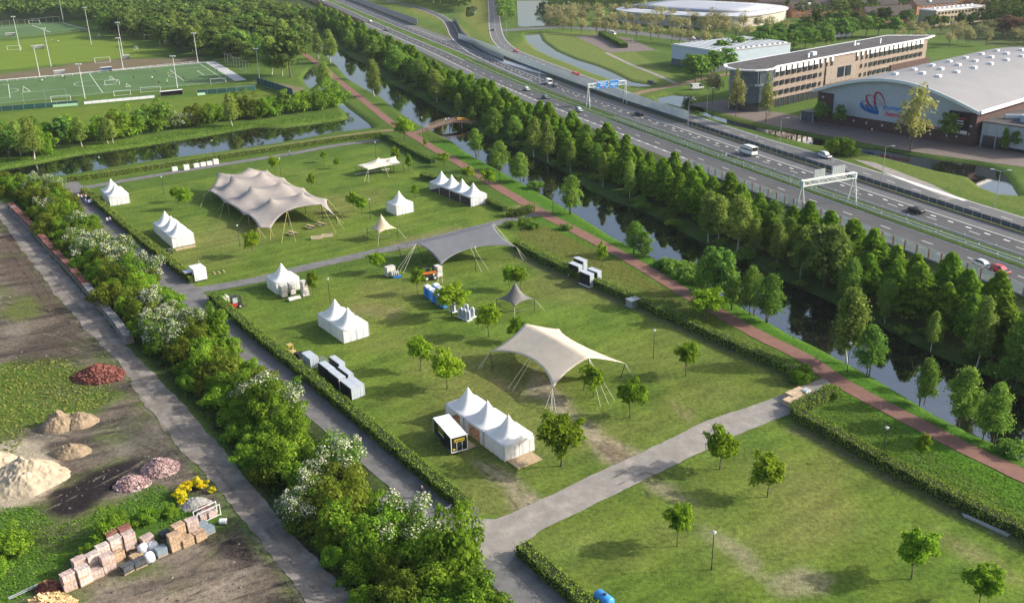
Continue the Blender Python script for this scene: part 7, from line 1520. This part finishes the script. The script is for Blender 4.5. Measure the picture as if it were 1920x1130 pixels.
for q, ln, wd, he, hr, rz, l_ in (((1660, 46), 30, 9, 5.6, 10.5, 12, 'row of houses with dark tiled roof and orange gable behind the trees'), ((1640, 26), 26, 10, 6, 12, 8, 'taller dark roofed house with a bright orange gable'), ((1745, 24), 34, 10, 6, 9, 22, 'terrace with a dark tiled roof behind the flats'), ((1525, 30), 34, 9, 5.6, 10, 10, 'dark roofed terrace among trees behind the office'), ((1560, 12), 30, 9, 5.6, 10, 14, 'dark roofed terrace at the edge of the far wood'), ((1820, 8), 40, 10, 5.8, 10.5, 18, 'dark roofed terrace with white dormers behind the flats'), ((1880, 26), 30, 9, 5.6, 10, 20, 'terrace half hidden by trees near the flats'), ((1460, 18), 30, 9, 5.4, 9.5, 5, 'dark roofed houses beyond the pale arena'), ((1380, 10), 28, 9, 5.4, 9.5, -4, 'far terrace beyond the arena roof')): house(q, ln, wd, he, hr, R(rz), l_)
t = thing('flat_house', 'small white flat-roofed building between trees behind the office', 'building', (*G(1562, 68)[:2], 0), R(8)); MB().box((0, 0, 2.2), (16, 8, 4.4)).build('wall', pm('blue_white', (.55, .6, .66), .6, .1), t); MB().box((0, 0, 4.5), (16.5, 8.5, .3)).build('roof', WFR, t)
for k in range(5): MB().box((-6+3*k, -4.03, 2.2), (2, .1, 1.6)).build('window', GLS, t)

# ================================================================== SPORTS GROUND
MASTM = pm('mast_grey', (.60, .62, .62), .5, .08)
def mast(px, ytop, label):
    h = hfrom(px, ytop); t = thing('floodlight_mast', label, 'floodlight', (*G(*px)[:2], 0), 0, 'floodlight masts of the sports ground'); MB().tube((0, 0, 0), (0, 0, h), .17, .09, 8).build('mast', MASTM, t); MB().box((0, 0, h), (2.2, .12, .12)).build('crossbar', MASTM, t)
    for x in (-.85, 0, .85): MB().box((x, -.25, h+.15), (.6, .4, .5)).build('floodlight', WHITEP, t)
for b_, y in (((159.5, 185), 121), ((96, 125), 54), ((38.5, 96), 32), ((75, 144.5), 87), ((171.5, 84), 15), ((232, 111), 43), ((231, 129.5), 72), ((333, 165.5), 106), ((371, 117.5), 63), ((119, 41), -10), ((487, 150.5), 92)): mast(b_, y, 'tall pale floodlight mast at the artificial pitch' if b_[1] > 110 else 'tall pale floodlight mast among the grass pitches')
def goal(px, wd, h, rz, label):
    t = thing('football_goal', label, 'goal', (*G(*px)[:2], 0), rz, 'football goals'); r_ = .06
    for s in (-1, 1): MB().tube((s*wd/2, 0, 0), (s*wd/2, 0, h), r_).build('goal_post', WHITEP, t); MB().tube((s*wd/2, 0, h), (s*wd/2, 1.6, .05), .05).build('side_stay', WHITEP, t)
    MB().tube((-wd/2, 0, h), (wd/2, 0, h), r_).build('crossbar', WHITEP, t); MB().tube((-wd/2, 1.6, .05), (wd/2, 1.6, .05), .05).build('back_bar', WHITEP, t)
pez = math.atan2(ex[1], ex[0])
for q, wd, h, a, l_ in (((193, 117), 7.3, 2.44, 200, 'wide white goal on the grass pitch beyond the brown strip'), ((257, 94), 5, 2.1, 120, 'small goal seen from the side on the grass pitch'), ((187, 70), 5, 2.1, 120, 'small goal at the edge of the far grass pitch'), ((211, 160), 6, 2.2, 20, 'white goal standing in the centre circle'), ((230, 180), 6.5, 2.2, 20, 'white goal beside the advertising boards near the halfway line'), ((115, 191), 7.3, 2.4, 20, 'white goal behind the green wind fence'), ((283, 173), 8, 2.2, 20, 'wide white goal frame by the dugout'), ((410, 157), 6.5, 2.2, 20, 'white goal near the fence corner of the artificial pitch'), ((428, 137), 5, 2.1, 110, 'goal on the goal line of the artificial pitch'), ((27, 94), 7.3, 2.4, 15, 'white goal on the grass between the pitches'), ((65, 45), 7.3, 2.4, 15, 'goal on the far artificial pitch')): goal(q, wd, h, R(a), l_)
GRNM = pm('green_wind_mesh', (.025, .085, .07), .9, .15, .8); ADW = pm('ad_white', (.70, .71, .70), .6, .06, .5); ADG = pm('ad_green', (.45, .68, .45), .6, .1); ADB = pm('ad_blue', (.14, .26, .55), .6, .1)
def fence_px(name, label, pxs, step, h, panelm=None, postm=None, hp=None, cat='fence'):
    ln = resample(np.array(GL(pxs)), step); c = ln[0]; t = thing(name, label, cat, (*c, 0)); pmh = MB().tube((0, 0, 0), (0, 0, h), .06, .06, 6).mesh('post', postm or GALV)
    for i, p_ in enumerate(ln):
        link(bpy.data.objects.new('post', pmh), t).location = (p_[0]-c[0], p_[1]-c[1], 0)
        if i+1 < len(ln):
            q_ = ln[i+1]; a = math.atan2(*(q_-p_)[::-1]); L_ = float(np.linalg.norm(q_-p_)); mp_ = (p_+q_)/2-c; M_ = Matrix.Translation((mp_[0], mp_[1], 0)) @ Matrix.Rotation(a, 4, 'Z')
            MB().tube((-L_/2, 0, h), (L_/2, 0, h), .05, .05, 5).build('top_rail', postm or GALV, t).matrix_local = M_
            if panelm is not None: MB().box((0, 0, (hp or h)/2), (L_-.06, .05, (hp or h)-.1)).build('panel', panelm, t).matrix_local = M_
    return t
fence_px('wind_fence', 'dark green wind mesh fence along the artificial pitch', [(-60, 213), (80, 203), (165, 196)], 4, 2.0, GRNM)
fence_px('wind_fence', 'green mesh fence at the corner of the artificial pitch', [(370, 178), (440, 173), (482, 168)], 4, 2.0, GRNM)
fence_px('wind_fence', 'dark green mesh fence running back from the pitch corner', [(482, 158), (520, 170), (553, 182)], 4, 3.0, GRNM)
t = fence_px('ad_boards', 'row of white and blue advertising boards beside the artificial pitch', [(158, 196), (300, 183)], 3.0, 1.15, ADW, ADB, cat='boards')
fence_px('ad_boards', 'short row of pale green boards on the green fence', [(100, 201.5), (155, 197.5)], 3.0, 1.0, ADG, ADG, cat='boards')
fence_px('ad_boards', 'pale green boards near the fence corner', [(371, 179.5), (398, 177)], 3.0, 1.0, ADG, ADG, cat='boards')
t = fence_px('ball_fence', 'tall open ball-stop frame behind the goal line', [(423, 121), (472, 141)], 5.0, 5.5)
fence_px('ball_fence', 'tall ball-stop frame near the halfway side of the pitch', [(46, 195), (140, 186)], 8, 4.5)
fence_px('pitch_rail', 'low white rail along the far touchline', [(-40, 158), (180, 138), (375, 118)], 4, 1.0, None, WHITEP)
fence_px('pitch_rail', 'low rail along the far artificial pitch', [(-40, 54), (60, 47), (118, 41)], 5, 4.0, None, GALV)
for q, wd, l_, m_ in (((322, 179), 9, 'dark dugout with grey frame beside the advertising boards', BLACKP), ((112, 140), 5, 'white dugout on the far touchline', WHITEP), ((200, 134), 5, 'blue and white dugout with people on the far touchline', ADB), ((73, 92), 6, 'white dugout between the grass pitches', WHITEP), ((20, 68), 6, 'white dugout by the far artificial pitch', WHITEP), ((237, 111), 3.5, 'small white equipment box at the grass pitch edge', WHITEP)):
    t = thing('dugout', l_, 'dugout', (*G(*q)[:2], 0), pez+math.pi); MB().box((0, 0, 2.0), (wd, 1.6, .12)).build('roof', WHITEP, t); MB().box((0, .75, 1.0), (wd, .08, 1.9)).build('back_wall', m_, t)
    for s in (-1, 1): MB().box((s*wd/2, 0, 1.0), (.08, 1.5, 1.9)).build('side_wall', GALV, t)
    MB().box((0, .3, .45), (wd*.9, .45, .08)).build('bench', DARKM, t)
for i, (q, s_, tr) in enumerate((((286, 150), 'white', 'black'), ((291, 135), 'red', 'black'), ((316, 142), 'neon', 'black'), ((313, 158), 'neon', 'black'), ((314, 154), 'neon', 'white'), ((298, 158), 'dark', 'black'), ((251, 148), 'dark', 'black'), ((345, 148), 'dark', 'black'), ((407, 136), 'dark', 'black'), ((118, 148), 'white', 'dark'), ((122, 149), 'dark', 'dark'), ((75, 154), 'navy', 'dark'), ((80, 155), 'white', 'dark'), ((190, 133), 'blue', 'dark'), ((206, 133), 'red', 'dark'), ((99, 79), 'white', 'black'), ((110, 81), 'white', 'black'))):
    person(q, s_, tr, 'brown', {'white': 'player in a white top', 'red': 'player in a red top', 'neon': 'player in a bright yellow bib', 'dark': 'player in dark kit', 'navy': 'person in a navy top', 'blue': 'person in a blue top'}[s_]+' on the sports ground', R(rnd.uniform(0, 360)), 'players on the sports ground', rnd.choice((.15, .3)))
for q, s in (((50, 172), 3), ((210, 149), 2), ((241, 163), 2)):
    t = thing('training_net', 'small pale rebound net frame on the artificial pitch', 'net', (*G(*q)[:2], 0), R(30), 'rebound nets'); MB().tube((-s/2, 0, 0), (-s*.3, 0, s*.8), .06).tube((s/2, 0, 0), (-s*.3, 0, s*.8), .06).build('frame', WHITEP, t); MB().tube((-s/2, 0, .05), (s/2, 0, .05), .06).build('base_bar', WHITEP, t)

# ================================================================== BUILDING YARD
def brickmat(name, col, mort=.45):
    if name in MATS: return MATS[name]
    m, N, L, b = newmat(name); tc = N.new('ShaderNodeTexCoord'); oi = N.new('ShaderNodeObjectInfo'); ge = N.new('ShaderNodeNewGeometry')
    sp = N.new('ShaderNodeSeparateXYZ'); L.new(tc.outputs['Object'], sp.inputs[0]); ad = N.new('ShaderNodeMath'); L.new(sp.outputs[0], ad.inputs[0]); L.new(sp.outputs[1], ad.inputs[1]); cb = N.new('ShaderNodeCombineXYZ'); L.new(ad.outputs[0], cb.inputs[0]); ad2 = N.new('ShaderNodeMath'); L.new(sp.outputs[2], ad2.inputs[0]); L.new(sp.outputs[1], ad2.inputs[1]); L.new(ad2.outputs[0], cb.inputs[1])
    bt = N.new('ShaderNodeTexBrick'); bt.inputs['Scale'].default_value = 1; bt.inputs['Brick Width'].default_value = .21; bt.inputs['Row Height'].default_value = .085; bt.inputs['Mortar Size'].default_value = .012; L.new(cb.outputs[0], bt.inputs['Vector'])
    bt.inputs['Color1'].default_value = tuple(c*.86 for c in col)+(1,); bt.inputs['Color2'].default_value = tuple(min(1, c*1.18) for c in col)+(1,); bt.inputs['Mortar'].default_value = tuple(c*mort for c in col)+(1,)
    n = N.new('ShaderNodeTexNoise'); n.inputs['Scale'].default_value = 2.5; L.new(tc.outputs['Object'], n.inputs['Vector'])
    mv = N.new('ShaderNodeMapRange'); mv.inputs[3].default_value = .78; mv.inputs[4].default_value = 1.18; L.new(oi.outputs['Random'], mv.inputs[0]); mn = N.new('ShaderNodeMapRange'); mn.inputs[1].default_value = .3; mn.inputs[2].default_value = .7; mn.inputs[3].default_value = .85; mn.inputs[4].default_value = 1.15; L.new(n.outputs['Fac'], mn.inputs[0]); mm = N.new('ShaderNodeMath'); mm.operation = 'MULTIPLY'; L.new(mv.outputs[0], mm.inputs[0]); L.new(mn.outputs[0], mm.inputs[1])
    mu = N.new('ShaderNodeVectorMath'); mu.operation = 'SCALE'; L.new(bt.outputs['Color'], mu.inputs[0]); L.new(mm.outputs[0], mu.inputs['Scale']); L.new(mu.outputs[0], b.inputs['Base Color']); b.inputs['Roughness'].default_value = .85; b.inputs['Specular IOR Level'].default_value = .2; MATS[name] = m; return m
PINK = brickmat('pink_brick', (.52, .40, .36)); PINK2 = brickmat('pale_brick', (.60, .51, .46)); ORB = brickmat('sand_orange_brick', (.47, .33, .22)); DGB = brickmat('dark_grey_block', (.085, .092, .10)); REDB = brickmat('red_brick', (.235, .105, .085)); GREYB = brickmat('weathered_grey_brick', (.26, .25, .245)); BAG = pm('white_big_bag', (.66, .67, .68), .8, .12, 3, .3); SLATE = pm('slate_blue_block', (.20, .25, .29), .8, .2, 3, .2)
BRM = {}
def pallet(px, d, m_, label, rz, z=0.0, group='brick pallets in the yard', nx_=4, ny_=2, nz=4, wrap=False):
    t = thing('brick_pallet', label, 'brick pallet', (*G(*px)[:2], z), rz, group)
    MB().box((0, 0, .07), (d[0], d[1], .12)).build('pallet', PLY, t)
    bx, by, bz_ = d[0]/nx_, d[1]/ny_, d[2]/nz; key = (round(bx, 3), round(by, 3), round(bz_, 3), m_.name)
    if key not in BRM: BRM[key] = MB().box((0, 0, 0), (bx*.965, by*.965, bz_*.94)).mesh('brick_pack', m_)
    for i in range(nx_):
        for j in range(ny_):
            for k in range(nz):
                o = link(bpy.data.objects.new('brick_pack', BRM[key]), t); o.location = (-d[0]/2+bx*(i+.5)+rnd.uniform(-.012, .012), -d[1]/2+by*(j+.5)+rnd.uniform(-.012, .012), .14+bz_*(k+.5))
    return t
rzy = math.atan2(*(G(400, 980)-G(140, 1105))[1::-1])
def fac(px, m_, label, lv=1, d=(1.38, 1.0, .92), **kw):
    for k in range(lv): pallet(px, d, m_, label+(', upper layer' if k == 1 else (', top layer' if k == 2 else (', bottom layer' if lv > 1 else ''))), rzy+R(rnd.uniform(-5, 5)), k*(d[2]+.15), **kw)
fac((132, 1103), PINK, 'pink brick pallet at the outer corner of the pallet row', 2); fac((160, 1092), PINK2, 'pale pink brick pallet second along the pallet row', 2); fac((153, 1075), PINK, 'pink wrapped brick pallet behind the outer corner stack', 2)
fac((182, 1080), PINK, 'single pink brick pallet in front of the tall stacks', 1); fac((178, 1066), PINK2, 'pale brick pallet in the middle of the row back', 2); fac((205, 1068), PINK, 'tall pink brick pallet stack beside the dark blocks', 2); fac((197, 1050), PINK2, 'tall pale brick stack at the row back', 2)
fac((222, 1048), ORB, 'pallet of loose orange tiles between pink stacks', 1); fac((220, 1035), PINK2, 'pale brick stack behind the loose orange tiles', 2); fac((245, 1026), PINK, 'pink brick stack beside the white sacks', 2); fac((238, 1015), REDB, 'brown brick pallet behind the pink stacks', 2); fac((212, 1024), REDB, 'brown brick pallet behind the loose tiles', 2)
fac((240, 1070), DGB, 'dark grey block pallet in front of the orange tiles', 1, (1.35, 1.0, .75)); fac((263, 1060), DGB, 'dark grey block pallet beside the wooden tray', 1, (1.35, 1.0, .75)); fac((303, 1039), SLATE, 'blue-grey block pallet beside the white sack', 1, (1.2, 1.0, .85)); fac((256, 1045), PLY, 'low wooden tray of offcuts between stacks', 1, (1.3, 1.0, .35), nz=1)
fac((277, 1018), PINK, 'pale red brick pallet behind the white sacks', 1); fac((330, 1028), ORB, 'orange brick pallet at the front of the second group', 2); fac((352, 1020), ORB, 'orange brick pallet beside the front stack', 1); fac((338, 1010), ORB, 'sandy orange brick stack at the back of the second group', 2); fac((375, 1010), ORB, 'orange brick pallet at the yard road end', 1); fac((363, 1000), PINK, 'pinkish brick pallet behind the orange ones', 2); fac((310, 1008), DGB, 'dark block pallet left of the orange bricks', 1, (1.2, .9, .8)); fac((380, 992), SLATE, 'grey plastic wrapped block pallet by the steel rack', 1, (1.2, 1.0, .8)); fac((392, 998), SLATE, 'grey wrapped block pallet touching the yard road', 1, (1.2, 1.0, .7)); fac((150, 1062), SLATE, 'pale grey pallet behind the outer pink stacks', 1, (1.2, 1.0, .7)); fac((158, 1055), PINK, 'sheeted pink pallet at the back of the row', 1)
for q, l_ in (((281, 1051), 'full white big bag of sand beside the dark blocks'), ((270, 1035), 'opened white big bag with red rubble'), ((288, 1031), 'white big bag behind the full one')):
    t = thing('big_bag', l_, 'sack', (*G(*q)[:2], 0), rzy); rg = [[(a*s*.55*(1 if abs(a*b2) < .9 else .9), b2*s*.55*(1 if abs(a*b2) < .9 else .9), z) for a, b2 in ((-1, -1), (0, -1.12), (1, -1), (1.12, 0), (1, 1), (0, 1.12), (-1, 1), (-1.12, 0))] for s, z in ((.86, 0), (1.0, .3), (1.02, .7), (.85, .98), (.4, 1.08))]; MB().loft(rg).build('sack', BAG, t, True)
    for s in (-1, 1): MB().tube((s*.4, 0, 1.0), (s*.2, 0, 1.25), .04).tube((s*.2, 0, 1.25), (0, 0, 1.2), .04).build('strap', BAG, t)
# steel rack with bricks
t = thing('steel_rack', 'white steel rack beside brick pallets at the yard road', 'rack', (*G(390, 972)[:2], 0), rzy)
for x in (-1.5, 1.5):
    for y in (-.45, .45): MB().box((x, y, .8), (.08, .08, 1.6)).build('upright', WHITEP, t)
for y in (-.45, .45):
    for z in (.15, 1.55): MB().box((0, y, z), (3.0, .07, .07)).build('beam', WHITEP, t)
for x, q in ((-.7, (382, 972)), (.5, (397, 967)), (0, (385, 962))): fac(q, PINK if x else REDB, 'brick pallet standing at the white steel rack' if x < 0 else ('brick pallet under the rack end' if x else 'brown brick pallet behind the steel rack'), 1, (1.1, .95, .8))
t = thing('white_drum', 'small white plastic drum beside the steel rack', 'drum', (*G(419, 981)[:2], 0), 0); MB().tube((-.4, 0, .35), (.4, 0, .35), .35, .35, 14).build('drum', BAG, t); MB().tube((.4, 0, .35), (.46, 0, .35), .2, .2, 12).build('cap', GALV, t)
# wall of brick pallets along the track
WL = catmull(GL([(22, 392), (60, 430), (92, 466), (132, 508), (170, 552), (205, 594), (232, 628), (244, 642)]), 6); ln = resample(WL, 1.22); dd_ = np.gradient(ln, axis=0)
for i, p_ in enumerate(ln):
    red = i < len(ln)*.70 and i not in (3,); a = math.atan2(dd_[i][1], dd_[i][0]); lowg = (i in (20, 21))
    if lowg: continue
    px_ = None
    t = thing('brick_pallet', 'red brick pallet in the long wall of pallets along the gravel track' if red else 'weathered grey brick pallet at the lower end of the pallet wall', 'brick pallet', (p_[0]+rnd.uniform(-.08, .08), p_[1]+rnd.uniform(-.08, .08), 0), a+R(rnd.uniform(-3, 3)), 'red pallets of the wall' if red else 'grey pallets of the wall')
    hh = rnd.uniform(.62, .74); mt = REDB if red else GREYB
    MB().box((0, 0, .07), (1.15, 1.4, .12)).build('pallet', PLY, t)
    for lv in range(2):
        k_ = (mt.name, 'w', lv)
        side = GREYB
        if k_ not in BRM: BRM[k_] = MB().box((0, 0, 0), (1.12, .44, .62)).mesh('brick_row', mt if lv else GREYB)
        for j in range(3): o = link(bpy.data.objects.new('brick_row', BRM[k_]), t); o.location = (rnd.uniform(-.03, .03), -.46+.46*j, .46+lv*.74); o.scale = (1, 1, hh/.68)
        if not lv: MB().box((0, 0, .86), (1.1, 1.3, .06)).build('spacer', PLY, t)
# heaps
def heap(name, px, rx, ry, h, m_, label, seed, cat='heap', lumps=0, lm=None, ls=.25, rz=0.0, nn=70):
    rs = np.random.RandomState(seed); c = G(*px)[:2]; t = thing(name, label, cat, (*c, 0), rz); n_ = nn; v = []; 
    g = np.linspace(-1.15, 1.15, n_); X, Y = np.meshgrid(g, g); Q = np.stack([X.ravel(), Y.ravel()], 1); rr = np.sqrt((Q**2).sum(1))+.28*(vnoise(Q*2+9, 1.0, seed)-.5)
    z = h*np.clip(1-rr, 0, 1)**.8*(.75+.5*vnoise(Q*3+5, 1.0, seed+1))+np.clip(1-rr, 0, 1)**.5*h*.30*(vnoise(Q*13, 1.0, seed+2, 5)-.5); z = np.where(rr > 1.02, -.15, z-.02)
    ii = (np.arange(n_-1)[:, None]*n_+np.arange(n_-1)[None, :]).ravel(); V = np.c_[Q[:, 0]*rx, Q[:, 1]*ry, z]
    link(bpy.data.objects.new('mound', npmesh('mound', V, np.stack([ii, ii+1, ii+n_+1, ii+n_], 1), m_, True)), t)
    if lumps:
        k = np.where(z > .02)[0]; k = rs.choice(k, lumps); mb = MB(); 
        for i in k:
            p_ = V[i]+rs.normal(size=3)*np.array([rx, ry, 0])*.02; a = rs.rand()*6.28; s = ls*(.6+.8*rs.rand()); e_ = np.array([math.cos(a), math.sin(a), rs.normal()*.4])*s; f_ = np.array([-math.sin(a), math.cos(a), rs.normal()*.3])*s*.5; u_ = np.array([0, 0, s*.4])
            mb.add([p_-e_-f_, p_+e_-f_, p_+e_+f_, p_-e_+f_, p_-e_-f_+u_, p_+e_-f_+u_, p_+e_+f_+u_, p_-e_+f_+u_], [(4, 5, 6, 7), (0, 1, 5, 4), (1, 2, 6, 5), (2, 3, 7, 6), (3, 0, 4, 7)])
        o = mb.build('rubble', lm, t); o['kind'] = 'stuff'
    return t
SANDM = pm('pale_sand', (.40, .335, .24), .95, .22, 1.1, .9, bscale=2); SANDB = pm('brown_sand', (.25, .19, .125), .95, .3, 1.1, .9, bscale=2); RUBL = leafmat('red_rubble', (.12, .045, .036), (.21, .085, .066), (.29, .135, .105), .0, .02); RUBP = leafmat('pink_rubble', (.24, .15, .15), (.40, .27, .26), (.52, .38, .35), .0, .02); LOGS = leafmat('split_logs', (.40, .26, .12), (.58, .42, .22), (.66, .52, .30), .0, .02); STN = pm('grey_gravel_heap', (.30, .29, .27), .95, .25, 3, .5)
heap('brick_heap', (187, 706), 4.1, 2.9, 2.0, REDB, 'heap of broken red bricks beside the gravel track', 3, lumps=900, lm=RUBL, ls=.24)
heap('sand_heap', (112, 797), 2.8, 2.6, 2.4, SANDB, 'tall brown sand heap beside the green weeds', 4); heap('sand_heap', (150, 792), 2.6, 2.2, 1.9, SANDB, 'brown sand heap leaning on the taller one', 5)
heap('sand_heap', (48, 898), 5.2, 4.6, 3.1, SANDM, 'very large pale sand heap with rough ridges', 6, nn=100); heap('sand_heap', (133, 848), 2.7, 1.9, 1.5, SANDB, 'small brown sand heap at the foot of the pale heap', 7); heap('sand_heap', (-25, 880), 5, 4, 3, SANDM, 'outer end of the pale sand heap', 16)
heap('brick_heap', (300, 880), 2.6, 2.2, 1.5, PINK, 'larger heap of pinkish brick rubble', 8, lumps=800, lm=RUBP, ls=.17); heap('brick_heap', (248, 908), 2.3, 1.7, 1.2, PINK, 'smaller heap of pinkish brick rubble beside the larger', 9, lumps=600, lm=RUBP, ls=.17)
heap('gravel_heap', (366, 945), 2.0, 1.6, 1.0, STN, 'small grey gravel heap inside the yellow broom', 10); heap('log_heap', (92, 1142), 2.6, 2.2, 1.6, PLY, 'heap of pale split logs at the yard edge', 11, lumps=500, lm=LOGS, ls=.26); heap('brick_heap', (92, 1105), 1.6, 1.2, .9, REDB, 'low dark red rubble heap beside the pink pallets', 12, lumps=260, lm=RUBL, ls=.18)
# yellow broom around the gravel, weeds and bushes in the yard
BROOM = leafmat('broom_flowers', (.60, .42, .01), (.74, .56, .015), (.82, .68, .04), .25, .05)
def broom(px, s):
    t = thing('broom_bush', 'yellow flowering broom bush around the gravel heap', 'bush', (*G(*px)[:2], 0), rnd.random()*6, 'yellow broom bushes', s); rs = np.random.RandomState(int(px[0])); d = fib(14, rs, .3); d[:, 2] = np.abs(d[:, 2])
    cen = d*np.array([.8, .8, .7])+np.array([0, 0, .45]); V, F = leaves(rs, cen, np.full(14, .35), 110, .10, .4); link(bpy.data.objects.new('flowers', npmesh('flowers', V, F, BROOM)), t); V, F = leaves(rs, cen*.85, np.full(14, .32), 30, .18); link(bpy.data.objects.new('foliage', npmesh('foliage', V, F, LM['scrub'])), t); MB().tube((0, 0, -.05), (0, 0, .6), .05, .03, 6).build('stem', BARK, t)
for q, s in (((338, 934), .75), ((342, 925), .8), ((354, 917), .75), ((368, 913), .8), ((380, 914), .7), ((343, 944), .55), ((398, 922), .45)): broom(q, s)
for q, h_, w_, l_ in (((205, 1018), 3.2, .95, 'bright green bush behind the pink pallets'), ((222, 1000), 2.6, 1.0, 'leafy bush between pallets and rubble heaps'), ((20, 1035), 2.6, 1.2, 'bright green weedy bush at the yard edge'), ((45, 1020), 1.8, 1.2, 'low green bush on the yard edge'), ((280, 975), 1.6, 1.3, 'low green mound of weeds near the gravel heap'), ((-5, 1080), 1.8, 1.2, 'low bush left of the log heap'), ((320, 965), 1.3, 1.2, 'low weeds below the yellow broom'), ((165, 1045), 1.5, 1.2, 'low weeds behind the pallet row')): plant('scrub', G(*q), h_, 'yard_bush', l_, None, 'bush', w_)
t = thing('pipe_pair', 'pair of pale pipes lying in the weeds near the log heap', 'pipes', (*G(45, 1110)[:2], 0), rzy)
for k in (-.15, .15): MB().tube((-1.6, k, .15), (1.6, k, .15), .06).build('pipe', GALV, t)

# loose stones and clods over the yard
def stones(name, px, n, s0, s1, m_, seed):
    rs = np.random.RandomState(seed); poly = GL(px); b_ = np.array(poly); q = np.stack([rs.uniform(b_[:, 0].min(), b_[:, 0].max(), n*4), rs.uniform(b_[:, 1].min(), b_[:, 1].max(), n*4)], 1); q = q[pip(q, poly)]; q = q[vnoise(q, .3, seed, 3) > .47][:n]; n = len(q)
    base = np.array([(1, 0, 0), (-.2, .9, 0), (-.9, -.3, 0), (.1, -.9, .05), (0, 0, .8)]); F0 = np.array([(0, 1, 4), (1, 2, 4), (2, 3, 4), (3, 0, 4)])
    s = s0+(s1-s0)*rs.rand(n)**3; V = base[None]*s[:, None, None]*(.7+.6*rs.rand(n, 5, 3)); a = rs.rand(n)*6.28; c_, d_ = np.cos(a)[:, None], np.sin(a)[:, None]; X = V[..., 0]*c_-V[..., 1]*d_; Y = V[..., 0]*d_+V[..., 1]*c_; V = np.stack([X+q[:, 0:1], Y+q[:, 1:2], V[..., 2]-.03], 2).reshape(-1, 3)
    F = (F0[None]+np.arange(n)[:, None, None]*5).reshape(-1, 3); tag(link(bpy.data.objects.new(name, npmesh(name, V, F, m_))), 'loose stones and clods on the yard soil', kind='stuff')
stones('loose_stones', YARD, 5200, .04, .22, leafmat('clods', (.07, .06, .05), (.16, .135, .11), (.30, .26, .215), 0, .02), 5)
# ================================================================== HAZE
m, N, L, b = newmat('haze_air'); N.remove(b); pv_ = N.new('ShaderNodeVolumePrincipled'); pv_.inputs['Color'].default_value = (.80, .88, 1.0, 1); pv_.inputs['Density'].default_value = .00006; pv_.inputs['Anisotropy'].default_value = .2
L.new(pv_.outputs[0], N['Material Output'].inputs['Volume'])
o = MB().box((0, 1050, 33.6), (5400, 5300, 72.8)).build('haze', m); tag(o, 'pale summer haze over the whole park', kind='stuff')
